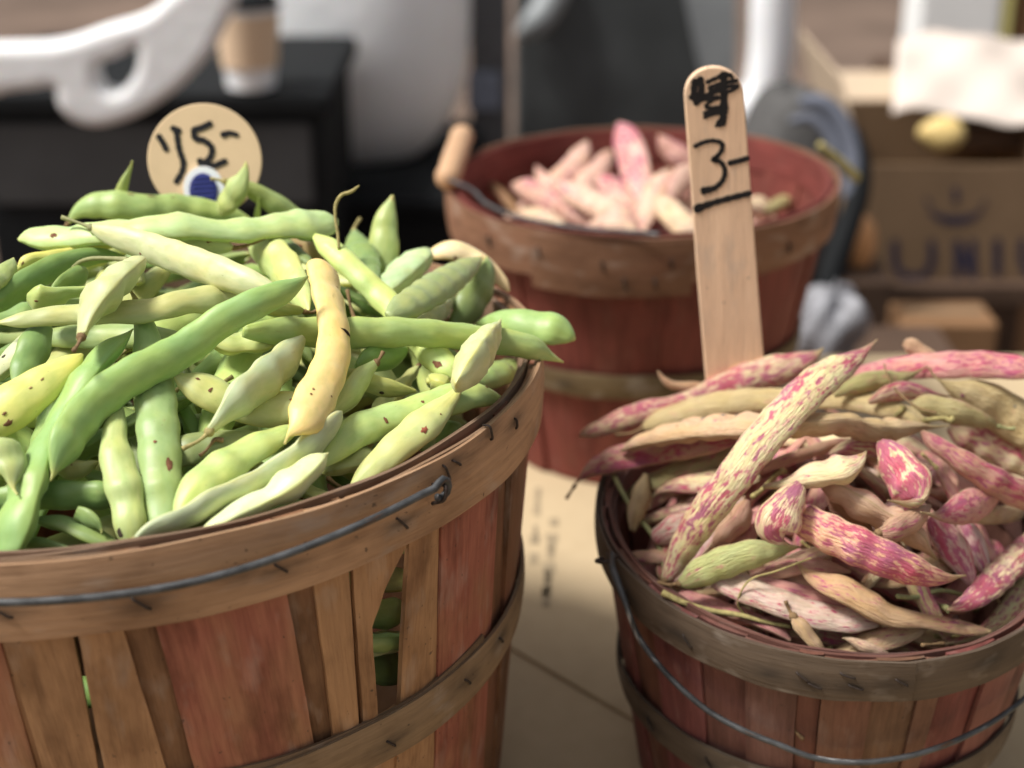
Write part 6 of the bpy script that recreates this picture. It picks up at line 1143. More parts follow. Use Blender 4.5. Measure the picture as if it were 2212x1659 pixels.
('R','rtan',0.44,630,-302,1130,0.33,355,466,-0.07,-0.027,0.14,'tan pod in the shade just left of the magenta and white pod'),
('R','rcr',0.68,-124,-555,1233,1.38,306,469,0.07,0.033,0.59,'mottled cream and pink pod in the shade just below the dark pink squeezed pod'),
('R','rpk',0.64,536,-90,1300,4.02,481,534,-0.07,0.018,-0.16,''),
('R','rtan',0.58,-206,-563,1283,5.98,453,421,0.09,-0.003,0.42,'tan pod in the shade just below the dull pink fibrous pod'),
('R','rpu',0.78,-574,-264,1272,0.35,305,401,0.01,0.036,-0.63,''),
('R','rtan',0.37,-544,391,1283,1.08,409,547,0.06,-0.003,0.87,''),
('R','rpk',0.68,-556,263,1339,4.29,398,550,0.0,-0.006,0.53,'dusky pink pod in the shade just below the dusky pink pod over the left rim'),
('R','rpk',0.39,-390,-355,1364,4.27,357,529,0.04,-0.012,0.45,'dusky pink pod in the shade just left of the round crimson pod end'),
('R','rtan',0.42,276,-479,1269,0.46,446,541,0.05,0.0,0.23,'tan pod in the shade just left of the cream seam-up pod'),
('R','rtan',0.54,608,62,1286,1.1,353,453,-0.08,-0.021,-0.62,''),
('R','rtan',0.66,-386,518,1365,3.45,396,444,0.08,-0.012,0.22,''),
('R','rpk',0.55,-470,168,1415,5.77,318,467,0.09,0.009,0.65,''),
('R','rpu',0.45,302,532,1291,1.35,358,503,0.09,-0.03,0.54,''),
('R','rtan',0.35,24,562,1388,1.1,348,482,0.1,-0.012,0.76,''),
('R','rpk',0.56,-18,559,1447,5.44,310,506,0.09,0.015,-0.68,''),
('R','rtan',0.56,-657,-211,1228,4.16,332,429,0.05,-0.012,-0.66,'tan pod in the shade just left of the whitish front pod'),
('R','rtan',0.38,297,-676,1074,3.29,471,521,0.06,0.024,-0.41,'tan pod in the shade just left of the pink pod along the right rim'),
('R','rcr',0.69,-618,-61,1327,2.58,475,496,0.03,-0.027,0.19,'mottled cream and pink pod in the shade just above the whitish front pod'),
('R','rpk',0.76,543,-218,1350,5.38,368,555,-0.05,-0.036,-0.54,'dusky pink pod in the shade just above the slim shaded pink pod'),
('R','rpu',0.55,-420,-636,1047,2.69,486,483,-0.04,-0.003,0.19,''),
('R','rpu',0.71,772,-109,1073,4.54,314,542,0.02,0.009,-0.47,''),
('R','rtan',0.47,-180,521,1471,3.03,406,484,0.02,-0.012,0.83,''),
('R','rpk',0.84,710,-82,1134,4.46,303,484,-0.02,0.006,-0.33,'dusky pink pod in the shade just right of the slim shaded pink pod'),
('R','rpu',0.87,193,529,1372,1.69,450,485,-0.09,-0.018,0.08,''),
('R','rcr',0.8,364,357,1444,2.97,360,539,0.07,0.012,0.02,'mottled cream and pink pod in the shade just below the long tan pod'),
('R','rcr',0.42,166,-468,1331,4.07,456,428,0.01,-0.009,0.62,'mottled cream and pink pod in the shade just right of the dull pink fibrous pod'),
('R','rpu',0.36,-427,279,1428,5.89,344,482,-0.02,0.009,-0.22,''),
('R','rpu',0.58,-538,-324,1322,0.33,304,476,0.01,0.036,-0.42,'pale purplish pod in the shade just left of the bright pink-red pod'),
('R','rpk',0.73,637,433,1113,5.26,309,447,-0.04,-0.003,-0.82,''),
('R','rpk',0.63,431,512,1299,6.02,387,531,-0.09,-0.033,0.02,''),
('R','rpk',0.77,489,125,1383,1.85,347,401,-0.09,-0.003,0.27,'dusky pink pod in the shade just below the pink pod under the fat tan pod'),
('R','rcr',0.72,584,-500,1018,0.73,408,518,0.07,-0.009,-0.45,'mottled cream and pink pod in the shade just below the wavy tan pod'),
('R','rpk',0.38,389,-330,1363,2.23,342,519,-0.05,0.018,-0.87,'dusky pink pod in the shade just left of the purple-pink hanging pod'),
('R','rtan',0.75,-560,116,1406,3.24,439,407,0.03,-0.033,-0.74,'tan pod in the shade just below the bright pink pod at the upper left'),
('R','rtan',0.73,258,-595,1261,2.33,313,481,-0.04,0.036,-0.22,'tan pod in the shade just above the pink pod along the right rim'),
('R','rpk',0.51,-347,363,1468,1.72,319,525,-0.05,-0.012,-0.53,''),
('R','rpk',0.81,548,438,1266,5.84,365,531,0.02,-0.027,0.38,''),
('B','rpk',0.51,-160,490,1241,3.93,1169,855,-0.09,0.006,-0.81,''),
('B','rbk',0.51,-201,172,1317,5.47,1008,820,0.07,-0.015,0.28,''),
('B','rpk',0.75,164,490,1299,4.98,1054,845,0.08,-0.009,-0.75,''),
('B','rbk',0.52,188,-511,1225,2.7,1056,890,-0.01,0.012,0.22,''),
('B','rpk',0.69,301,-738,1217,0.13,993,888,0.05,0.021,0.67,''),
('B','rbk',0.72,259,-8,1307,1.96,1116,791,0.03,0.024,0.06,''),
('B','rbk',0.47,-304,-550,1206,2.61,1108,867,0.03,-0.012,0.09,''),
('B','rbk',0.47,-71,663,1419,3.65,1184,878,0.04,0.006,0.47,''),
('B','rpk',0.68,672,-352,1221,0.86,996,854,-0.07,-0.021,-0.04,''),
('B','rbk',0.76,-345,-313,1305,0.09,1037,733,-0.09,0.024,0.58,''),
('B','rpk',0.57,-383,-111,1356,3.66,1047,733,-0.03,-0.006,-0.54,''),
('B','rbk',0.45,521,-131,1263,1.29,1113,702,0.02,-0.018,-0.7,''),
('B','rbk',0.68,-41,-122,1422,3.92,1119,815,0.08,0.0,0.8,''),
('B','rbk',0.63,-726,163,1236,4.52,1055,875,0.06,0.03,0.76,''),
('B','rpk',0.55,237,-242,1439,6.18,1038,854,0.05,-0.027,0.27,'dusky pink pod in the shade just left of the cream pod in the rear basket'),
('B','rbk',0.54,85,305,1464,3.21,1174,780,0.09,-0.012,0.38,'pale pink pod in the shade just right of the cream pod in the rear basket'),
('B','rbk',0.59,-442,114,1395,6.11,905,855,0.02,0.018,0.7,'pale pink pod in the shade just below the leftmost pink pod in the rear basket'),
('B','rbk',0.68,395,-87,1487,2.26,1066,789,-0.08,0.009,0.28,'pale pink pod in the shade just above the cream pod in the rear basket'),
('B','rbk',0.74,-629,-53,1447,4.36,911,883,-0.02,-0.009,-0.25,'pale pink pod in the shade just below the pale pod tip in the rear basket'),
('B','rbk',0.55,-141,202,1532,3.98,912,755,-0.09,-0.003,-0.12,''),
('B','rbk',0.77,754,433,1167,2.17,912,766,-0.01,0.006,-0.71,''),
('B','rbk',0.56,489,43,1513,2.13,916,720,0.03,0.009,-0.39,'pale pink pod in the shade just right of the arched pod in the rear basket'),
('B','rbk',0.44,120,-648,1339,6.13,985,745,0.06,0.012,0.05,''),
('B','rbk',0.58,-341,-794,1134,6.0,958,879,0.07,0.018,0.86,''),
('B','rpk',0.72,549,442,1320,5.71,1082,879,-0.1,-0.027,-0.35,''),
('B','rbk',0.75,-75,-488,1451,0.28,988,726,0.03,0.0,0.5,''),
('B','rbk',0.65,-397,766,1154,0.47,965,731,0.06,-0.006,0.09,''),
('B','rpk',0.65,834,149,1295,4.93,1158,788,-0.1,-0.027,0.07,''),
('B','rpk',0.73,-395,-702,1211,6.01,963,829,0.09,0.021,-0.84,''),
('B','rpk',0.62,180,-871,1342,0.19,926,794,-0.09,-0.006,-0.3,''),
('B','rpk',0.47,789,218,1402,2.06,970,869,0.1,0.015,0.86,'dusky pink pod in the shade just below the small greenish pod in the rear basket'),
('B','rbk',0.61,-790,493,1223,4.15,926,781,0.0,-0.015,0.29,''),
('B','rbk',0.66,-643,365,1417,0.95,985,890,-0.09,0.006,-0.85,'pale pink pod in the shade just left of the arched pod in the rear basket'),
('B','rpk',0.64,200,-598,1412,3.41,1151,835,0.04,0.006,-0.69,''),
]

PC = {'light': (0.441, 0.544, 0.211), 'light2': (0.527, 0.611, 0.299), 'mid': (0.341, 0.446, 0.165), 'mid2': (0.301, 0.408, 0.159), 'mid3': (0.361, 0.465, 0.180), 'green2': (0.322, 0.446, 0.169),
      'dark': (0.211, 0.311, 0.108), 'pale': (0.517, 0.602, 0.355), 'pale2': (0.527, 0.641, 0.365), 'cream': (0.670, 0.718, 0.443), 'yellow': (0.840, 0.720, 0.260), 'yellow2': (0.700, 0.640, 0.220),
      'yellow3': (0.760, 0.700, 0.360), 'yg': (0.499, 0.562, 0.222), 'yg2': (0.449, 0.485, 0.189), 'yg3': (0.594, 0.641, 0.267), 'tan': (0.480, 0.360, 0.200),
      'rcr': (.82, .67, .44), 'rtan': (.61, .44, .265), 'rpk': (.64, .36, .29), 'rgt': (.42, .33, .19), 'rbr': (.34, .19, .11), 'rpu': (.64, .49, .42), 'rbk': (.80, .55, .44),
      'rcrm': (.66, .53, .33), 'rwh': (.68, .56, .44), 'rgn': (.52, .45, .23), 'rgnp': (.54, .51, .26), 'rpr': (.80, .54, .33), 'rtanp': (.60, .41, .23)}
TH = .60
NS = 20
THETA = np.array([0, .10, .28, .6, 1.0, 1.5708, 2.14, 2.54, 2.86, 3.04, 3.1416, 3.24, 3.42, 3.74, 4.14, 4.712, 5.28, 5.68, 6.0, 6.18])

class Pod:
    def __init__(s, P4, wa, rs, knob, n=36):
        s.Q, s.L = cat_spline(P4, n, True)
        s.n = n
        s.P = s.Q[:, :3]; s.W = np.maximum(s.Q[:, 3], .0004)
        T = np.gradient(s.P, axis=0); s.T = T / np.linalg.norm(T, axis=1)[:, None]
        w = wa - s.T * (s.T @ wa)[:, None]
        s.wax = w / np.linalg.norm(w, axis=1)[:, None]
        s.tax = np.cross(s.T, s.wax)
        x_ = np.linspace(0, 1, n); x = s.L * (.45 * x_ + .55 * (.5 - .5 * np.cos(np.pi * x_)))
        s.frac = x / s.L
        lam = rs.uniform(.011, .015); ph = rs.uniform(0, 6.28)
        env = np.clip(s.W / s.W.max(), 0, 1) ** 1.5
        s.kt = 1 + env * knob * (np.cos(2 * math.pi * x / lam + ph) + .35 * np.cos(2 * math.pi * x / (lam * .63) + 2 * ph))
        s.kw = 1 + env * knob * .28 * np.cos(2 * math.pi * x / lam + ph)
        s.tw = np.linspace(0, rs.uniform(-.35, .35), n)
        s.x = x
    def ring(s, i, th):
        c, sn = np.cos(th), np.sin(th)
        ridge = 1 + .030 * np.exp(-(sn / .16) ** 2)
        a = s.W[i] * s.kw[i] * c * ridge
        b = s.W[i] * TH * s.kt[i] * sn * (1 - .10 * c * c)
        ct, st = math.cos(s.tw[i]), math.sin(s.tw[i])
        wx = s.wax[i] * ct + s.tax[i] * st; tx = -s.wax[i] * st + s.tax[i] * ct
        return s.P[i] + np.outer(a, wx) + np.outer(b, tx)
    def at(s, f, th, lift):
        f = float(np.interp(min(max(f, 0), 1), s.frac, np.arange(s.n)))
        i = min(int(f), s.n - 2); u = f - i
        t = np.array([th])
        p = s.ring(i, t)[0] * (1 - u) + s.ring(i + 1, t)[0] * u
        c = s.P[i] * (1 - u) + s.P[i + 1] * u
        d = p - c
        return p + d / (np.linalg.norm(d) + 1e-9) * lift

def make_bean(kind, P4, wa, col, am, stem, label, group, spots, rs, hero):
    name, cat, mat = ('green_bean', 'green bean', M_GREEN) if kind == 'L' else ('mottled_bean', 'bean pod', M_RED)
    base = P4[int(np.argmin(P4[:, 2])), :3]
    root = thing(name, label, cat, base, group)
    knob = rs.uniform(.08, .22) if kind == 'L' else rs.uniform(.08, .22)
    pod = Pod(P4, np.array(wa), rs, knob, 46 if hero else 24)
    V = np.concatenate([pod.ring(i, THETA) for i in range(pod.n)])
    pc = np.stack([np.tile(np.cos(THETA), pod.n), np.tile(np.sin(THETA), pod.n), np.repeat(pod.x * 100, NS)], 1)
    wn_ = pod.W / pod.W.max()
    end = np.clip((.34 - wn_) / .26, 0, 1)
    end[:pod.n // 4] *= .55
    tip = np.repeat(end, NS)
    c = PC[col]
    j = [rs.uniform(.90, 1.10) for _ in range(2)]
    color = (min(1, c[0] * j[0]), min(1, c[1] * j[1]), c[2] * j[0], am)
    pod_ob = mesh_obj('pod', V, grid_faces(pod.n, NS), mat, root, True, {'pc': ('FLOAT_VECTOR', pc), 'tip': ('FLOAT', tip)}, color)
    if stem:
        i = 0 if stem == '0' else pod.n - 1
        sgn = -1 if stem == '0' else 1
        d = pod.T[i] * sgn; p = pod.P[i]; w = pod.W[i]
        bend = np.array([rs.uniform(-1, 1), rs.uniform(-1, 1), rs.uniform(-.2, 1)]); bend /= np.linalg.norm(bend)
        l = rs.uniform(.005, .011)
        mt_ = M_STALKB if rs.random() < .45 else (M_STALK if rs.random() < .7 else M_STALKG)
        stk = tube('stalk', [p + d * .0008, p + d * (.0008 + l * .4) + bend * l * .08, p + d * (.001 + l) + bend * l * .4], [.0009, .0006, .0009], mt_, root, 10, 7)
        tube('calyx', [p - d * .0012, p + d * .0002, p + d * .0011, p + d * .0018], [min(w, .0016) * .9, min(max(w, .0010), .0016) * 1.1, min(max(w, .0010), .0016) * .95, .0007], mt_, stk, 10, 8)
    for (f, th, r, elg, ck) in spots:
        rr = r * .00019
        ii = min(pod.n - 1, int(np.interp(f, pod.frac, np.arange(pod.n))))
        lr = max(.0012, math.hypot(pod.W[ii] * math.cos(th + 1.57), pod.W[ii] * TH * math.sin(th + 1.57)))
        Vp = [pod.at(f, th, .00022)]
        for ring_i, q in enumerate((.55, 1.0)):
            for kk in range(12):
                ph = 2 * math.pi * kk / 12
                rad = q * rr * (1 + (rs.uniform(-.32, .32) if ring_i else 0))
                Vp.append(pod.at(f + rad * math.cos(ph) * elg / pod.L, th + rad * math.sin(ph) / lr / elg, .0002 if ring_i == 0 else .00006))
        Fp = [(0, 1 + kk, 1 + (kk + 1) % 12) for kk in range(12)] + [(1 + kk, 13 + kk, 13 + (kk + 1) % 12, 1 + (kk + 1) % 12) for kk in range(12)]
        mesh_obj('blemish', Vp, Fp, M_BLEM[ck], pod_ob)
    return root

GROUPS = {'L': 'green beans heaped in the large basket', 'R': 'mottled pods heaped in the small basket', 'B': 'pink pods in the rear basket'}
for n_, (k, col, am, stem, wa, pts, spots, label) in enumerate(HEROES):
    P4 = np.array(pts, float).reshape(-1, 4) * np.array([1e-4, 1e-4, 1e-4, 1e-5])
    make_bean(k, P4, wa, col, am, stem, label, GROUPS[k], spots, random.Random(100 + n_), True)
FL = {'L': ('green bean lying in the shaded gaps between the upper beans of the large heap', 'green beans deep in the large heap'),
      'R': ('mottled pod lying in the shaded gaps beneath the upper pods of the small heap', 'mottled pods deep in the small heap'),
      'B': ('pink mottled pod low in the heap inside the rear basket', 'pink pods low in the rear basket')}
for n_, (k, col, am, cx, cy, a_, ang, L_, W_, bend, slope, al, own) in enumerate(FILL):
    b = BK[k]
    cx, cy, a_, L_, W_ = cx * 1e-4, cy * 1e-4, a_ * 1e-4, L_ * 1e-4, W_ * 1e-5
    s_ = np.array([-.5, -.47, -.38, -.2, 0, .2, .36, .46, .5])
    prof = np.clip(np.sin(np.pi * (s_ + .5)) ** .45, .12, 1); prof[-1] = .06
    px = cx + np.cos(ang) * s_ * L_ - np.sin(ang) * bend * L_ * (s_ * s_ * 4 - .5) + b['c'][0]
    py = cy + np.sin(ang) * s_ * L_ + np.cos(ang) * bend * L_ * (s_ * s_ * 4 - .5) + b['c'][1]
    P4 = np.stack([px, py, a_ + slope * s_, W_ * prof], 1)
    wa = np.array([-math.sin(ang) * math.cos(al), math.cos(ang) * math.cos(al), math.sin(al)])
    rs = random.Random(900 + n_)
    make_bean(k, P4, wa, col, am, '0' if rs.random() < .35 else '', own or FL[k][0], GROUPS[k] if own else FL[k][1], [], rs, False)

# ------------------------------------------------------------------ loose stalks
def reg(ox, oy, w, x, y):
    s_ = w / 2212; k0 = 2212 / 4032
    return (ox + x * s_) * k0, (oy + y * s_) * k0
bpy.context.view_layer.update()
DGR = bpy.context.evaluated_depsgraph_get()
def stalk(name, label, region, pts, d0, d1, rad, mat):
    """A loose stalk laid on whatever lies below it at these picture points; d0..d1 is only a first guess."""
    n = len(pts)
    uv = [reg(*region, x, y) for x, y in pts]
    hit = []
    for u, v in uv:
        r = FW + RT * (u - 1106) / FPX - UP * (v - 829.5) / FPX
        ok, loc, *_ = scene.ray_cast(DGR, Vector(CAM), Vector(r).normalized())
        hit.append(float((np.array(loc) - CAM) @ FW) if ok else 9.0)
    hit = np.array(hit); s_ = np.linspace(-.5, .5, n)
    good = hit < .80 if d0 < .7 else hit < 9
    if good.sum() >= 3: k1_, k0_ = np.polyfit(s_[good], hit[good], 1); k1_ = float(np.clip(k1_, -.05, .05)); k0_ = float(np.median(hit[good] - k1_ * s_[good]))
    elif good.any(): k1_, k0_ = 0.0, float(hit[good].mean())
    else: k1_, k0_ = d1 - d0, (d0 + d1) / 2
    line = k0_ + k1_ * s_
    line -= min(max(0.0, float((line - hit)[good].max()) if good.any() else 0.0), .012) + float(np.max(rad)) * .8
    P = [at(u, v, d) for (u, v), d in zip(uv, line)]
    o = tube(name, P, rad, mat, None, 40, 8)
    tag(o, label, 'stalk', 'loose dry bean stalks')
RA, RBq, RG, RH, RF = (0, 400, 1200), (1100, 600, 1200), (2200, 1900, 1000), (3032, 1900, 1000), (3032, 1250, 1000)
stalk('dry_stalk', 'curled dry tendril rising from the top of the green bean heap', RBq, [(432, 700), (425, 600), (405, 450), (412, 370), (450, 310), (520, 285), (580, 240)], .60, .605, [.0006, .0006, .0006, .0007, .0007, .0007, .0003], M_STALK)
stalk('dry_stalk', 'pale curled stalk end on the left of the green bean heap', RA, [(538, 1205), (580, 1165), (660, 1140), (800, 1138), (930, 1150)], .535, .54, [.0011, .0008, .0008, .0008, .0012], M_STALKG)
stalk('brown_stalk', 'short brown broken stalk lying in the shade amid the green beans', (0, 1300, 1200), [(1620, 800), (1560, 795), (1530, 830), (1490, 880), (1450, 912)], .452, .448, [.0010, .0008, .0005, .0005, .0007], M_STALKB)
stalk('green_stalk', 'long green stalk leaning across the inside of the small basket', RG, [(480, -60), (530, 40), (660, 260), (790, 420), (870, 560), (910, 680), (925, 760)], .585, .545, .0011, M_STALKG)
stalk('dry_stalk', 'yellow stalk lying along the inside of the front left rim', RG, [(900, 955), (1050, 1030), (1300, 1110), (1600, 1160), (1800, 1215), (2020, 1255)], .532, .520, [.0013, .0012, .0011, .0011, .0008, .0009], M_STALK)
stalk('dry_stalk', 'thin forked straw stalk across the front of the mottled heap', RG, [(1625, 1160), (1560, 1060), (1575, 980), (1650, 860), (1900, 770), (2200, 655)], .518, .530, .0004, M_STALK)
stalk('dry_stalk', 'thin dark curved stalk over the upper right of the mottled heap', RF, [(995, 405), (1012, 480), (1095, 630), (1180, 710), (1300, 790), (1450, 830)], .55, .54, .0004, M_STALKB)
stalk('green_stalk', 'green forked stalk with a knot lying at the front right of the mottled heap', RH, [(1110, 990), (1250, 1000), (1480, 940), (1700, 985), (1780, 1020), (1790, 1110)], .528, .522, [.0010, .0010, .0009, .0010, .0018, .0016], M_STALKG)
stalk('green_stalk', 'short green stalk below the forked stalk on the mottled heap', RH, [(1170, 1040), (1300, 1065), (1450, 1085), (1530, 1090), (1550, 1130)], .522, .520, [.0010, .0009, .0009, .0014, .0006], M_STALKG)
stalk('dry_stalk', 'short stalk with white broken ends in the middle of the mottled heap', (2200, 1250, 1000), [(1690, 1560), (1760, 1510), (1850, 1410), (1930, 1340), (1970, 1340)], .508, .506, [.0012, .0009, .0009, .0015, .0012], M_STALK)
stalk('dry_stalk', 'upright stalk stub with a white broken end above the tan seam-up pod', RF, [(1085, 860), (1120, 830), (1150, 800), (1160, 770)], .54, .538, [.0008, .0009, .001, .0014], M_STALK)
stalk('dry_stalk', 'pale bent stalk with white end right of the tan seam-up pod', RF, [(1330, 900), (1420, 885), (1520, 880), (1580, 900), (1590, 860)], .537, .535, [.0012, .0010, .0010, .0013, .0009], M_STALK)

# ------------------------------------------------------------------ price signs
def ribbon(name, P3, widths, nrm, mat, parent):
    """A marker stroke: flat ribbon just proud of the surface, round ends."""
    P3 = np.asarray(P3, float); widths = np.broadcast_to(np.asarray(widths, float), (len(P3),))
    Q, L = cat_spline(np.c_[P3, widths], max(6, len(P3) * 4))
    P = Q[:, :3]; W = Q[:, 3].copy()
    T = np.gradient(P, axis=0); T /= np.linalg.norm(T, axis=1)[:, None]
    S = np.cross(T, nrm)
    V = []
    W *= np.array([1 + .12 * math.sin(i * 2.3) for i in range(len(W))])
    P = np.vstack([P[0] - T[0] * W[0] * .35, P, P[-1] + T[-1] * W[-1] * .35]); S = np.vstack([S[0], S, S[-1]]); W = np.r_[W[0] * .6, W, W[-1] * .6]
    for p, s_, w in zip(P, S, W):
        V += [p - s_ * w / 2, p + s_ * w / 2]
    n = len(P)
    return mesh_obj(name, V, [(2 * i, 2 * i + 1, 2 * i + 3, 2 * i + 2) for i in range(n - 1)], mat, parent, False)

# tall paint stick
SY = .648
PT = thing('price_stick', 'tall wooden paint stick marked 3- standing in the small basket', 'price sign', at_y(1585, 950, SY))
def sk(x, y): return at_y(1426.3 + .35515 * x, .35515 * y, SY)
outl = []
for th in np.linspace(math.pi, 0, 17):
    outl.append((329 + 181 * math.cos(th), 590 - 182 * math.sin(th) ** .9))
left = [(148, 590), (190, 1150), (225, 1659), (300, 2560)]
right = [(510, 590), (552, 1150), (590, 1659), (660, 2560)]
poly = [left[3], left[2], left[1]] + outl + [right[1], right[2], right[3]]
f_ = [sk(x, y) for x, y in poly]
nf = len(f_)
Vs = [p for p in f_] + [p + np.array([0, .0042, 0]) for p in f_]
co = [(x * .00007, -y * .00007, 0) for x, y in poly] * 2
ob = mesh_obj('stick', Vs, [tuple(range(nf - 1, -1, -1)), tuple(range(nf, 2 * nf))] + [(i, (i + 1) % nf, (i + 1) % nf + nf, i + nf) for i in range(nf)], M_STICK, PT, False, {'co': ('FLOAT_VECTOR', co), 'stain': ('FLOAT', [0.0] * (2 * nf))}, (.88, .62, .43, 0))
mb = ob.modifiers.new('bevel', 'BEVEL'); mb.width = .0006; mb.segments = 2; mb.limit_method = 'ANGLE'
NY = np.array([0, -1.0, 0])
WS = .35515 * .655 / FPX
lay = [0]
def ink(pts, w, parent, fn, nm='pen_stroke', nrm=NY, ws=WS):
    lay[0] += 1
    ribbon(nm, [fn(x, y) + nrm * (.00016 + .00001 * lay[0]) for x, y in pts], np.array(w, float) * ws * 1.28, nrm, M_INK, parent)
for pts, w in ([((210, 492), (205, 560), (222, 628)), 40], [((243, 478), (250, 540), (240, 610)), 40], [((184, 592), (240, 588), (310, 575)), 32], [((285, 500), (350, 472), (430, 455)), 26],
               [((296, 535), (380, 505), (465, 490)), 26], [((300, 558), (390, 530), (472, 520)), 24], [((384, 450), (388, 540), (386, 640), (378, 752)), 44], [((205, 605), (280, 600), (350, 592)), 30],
               [((265, 590), (330, 560), (390, 548)), 26], [((395, 590), (320, 608), (275, 650), (330, 655), (402, 632)), 22], [((270, 690), (330, 668), (404, 660)), 30], [((268, 714), (330, 692), (404, 684)), 22],
               [((362, 762), (384, 700), (396, 640)), 34], [((340, 768), (352, 740), (400, 712)), 20], [((356, 462), (400, 448), (440, 470)), 22], [((400, 560), (440, 548), (470, 528)), 22]):
    ink(pts, w * .80, ob, sk)
ink([(210, 890), (262, 866), (335, 857), (374, 872), (374, 912), (348, 948), (322, 970), (366, 984), (392, 1030), (378, 1098), (332, 1142), (264, 1160)], [22, 22, 22, 24, 24, 24, 28, 24, 25, 26, 30, 40], ob, sk)
ink([(420, 992), (478, 978), (532, 962)], 28, ob, sk)
ink([(222, 1270), (300, 1240), (420, 1206), (542, 1176)], [46, 34, 32, 32], ob, sk)

# round tag
TD = .700
tc_ = at(443, 345, TD)
TG = thing('round_price_tag', 'round tan cardboard tag marked 15- with a blue and white pad behind the green beans', 'price sign', tc_ - UP * .03)
tn = -(at(443, 345, 1.0) - CAM); tn /= np.linalg.norm(tn)
tn = tn * math.cos(.12) + np.array([0, 0, 1]) * math.sin(.12); tn /= np.linalg.norm(tn)
tx_ = np.cross(np.array([0, 0, 1.0]), tn); tx_ /= np.linalg.norm(tx_)
ty_ = np.cross(tn, tx_)
KS = .29763 / FPX * TD
def tg_(x, y, h=0.0): return tc_ + tx_ * ((x - 1488) * KS) - ty_ * ((y - 423) * KS) + tn * h
def disc(name, cx, cy, rx, ry, h0, h1, mat, parent, n=56, bev=.0003):
    V = []
    for k_, h in ((1.0, h0), (1.0, h1 - bev), (.985, h1)):
        V += [tg_(cx + rx * k_ * math.cos(2 * math.pi * i / n), cy - ry * k_ * math.sin(2 * math.pi * i / n), h) for i in range(n)]
    return mesh_obj(name, V, grid_faces(3, n), mat, parent, False)
tdisc = disc('tag_disc', 1488, 423, 408, 408, -.0016, .0, M_TAG, TG)
tube('tag_pin', [tg_(1488, 780, -.0024), tg_(1488, 1100, -.0024), tg_(1488, 1900, -.006)], .0016, M_STALK, TG, 14, 8)
clip = disc('clip', 1464, 640, 146, 168, .0003, .0030, M_WHITE, TG, 44, .0008)
disc('pad', 1459, 652, 100, 128, .0031, .0038, M_BLUE, clip, 40, .0003)
for i in range(6):
    y = 560 + i * 34
    hw = 96 * math.sqrt(max(0, 1 - ((y - 652) / 128) ** 2)) - 6
    tube('pad_rib', [tg_(1459 - hw, y, .0039), tg_(1459, y, .0039), tg_(1459 + hw, y, .0039)], .00035, M_BLUE, clip, 8, 6)
tin = lambda x, y: tg_(x, y)
for pts, w in ([((1172, 238), (1195, 280), (1218, 335)), 34], [((1275, 185), (1322, 208)), 34], [((1300, 200), (1308, 330), (1330, 470), (1312, 515), (1272, 572)), [34, 32, 34, 34, 36]],
               [((1545, 165), (1480, 192), (1425, 205)), 36], [((1425, 205), (1428, 262), (1490, 285), (1540, 335), (1530, 400), (1490, 440), (1448, 452)), [34, 36, 34, 34, 34, 34, 34]],
               [((1445, 428), (1500, 455), (1550, 470), (1595, 455), (1632, 440)), 34], [((1628, 250), (1680, 240), (1732, 256)), [38, 30, 26]]):
    ink(pts, w, tdisc, tin, 'pen_stroke', tn, KS)

# ------------------------------------------------------------------ things behind the stall
def span(u0, u1, v0, v1, d):
    a0, b0 = at(u0, v0, d), at(u1, v1, d)
    return a0, b0
GZ = -.749
# black bin with the coffee cup
c0 = at(-90, 202, 2.25); c1 = at(712, 202, 2.25)
BN = thing('black_bin', 'black plastic storage bin with a charcoal front panel carrying the coffee cup', 'bin', ((c0[0] + c1[0]) / 2, c0[1] + .2, GZ))
yb = c0[1]
box('body', (c0[0] + .015, yb + .012, GZ), (c1[0] - .015, yb + .42, c0[2] - .035), M_BLACK, BN, .006)
box('lid_rim', (c0[0], yb, c0[2] - .034), (c1[0], yb + .43, c0[2]), M_BLACK, BN, .008)
box('front_panel', (c0[0] + .03, yb + .006, c0[2] - .165), (c1[0] - .03, yb + .0115, c0[2] - .045), M_DARK, BN, .004)
# coffee cup
cb = at(545, 216, 2.29)
cb[2] = c0[2]
s_ = 2.29 / FPX
CC = thing('coffee_cup', 'takeaway coffee cup with tan sleeve and dark lid standing on the black bin', 'cup', cb)
hc = 176 * s_ / math.cos(pr)
r0, r1 = 52 * s_, 68 * s_
rr = lambda f: r0 + (r1 - r0) * f
lathe('cup_wall', (cb[0], cb[1], cb[2]), [(r0 * .9, .001), (r0, .003), (rr(.5), hc * .5), (rr(.93), hc * .93), (rr(.93) - .003, hc * .93)], M_WHITE, CC)
lathe('sleeve', (cb[0], cb[1], cb[2]), [(rr(.26) + .001, hc * .26), (rr(.26) + .0025, hc * .262), (rr(.84) + .0025, hc * .84), (rr(.84) + .001, hc * .842)], M_KRAFT, CC)
lathe('lid', (cb[0], cb[1], cb[2]), [(rr(.93) + .004, hc * .92), (rr(.93) + .004, hc * .955), (rr(.93) - .001, hc * .965), (rr(.93) - .003, hc * 1.02), (rr(.93) - .010, hc * 1.03), (rr(.93) - .013, hc * 1.0)], M_BLACK, CC)
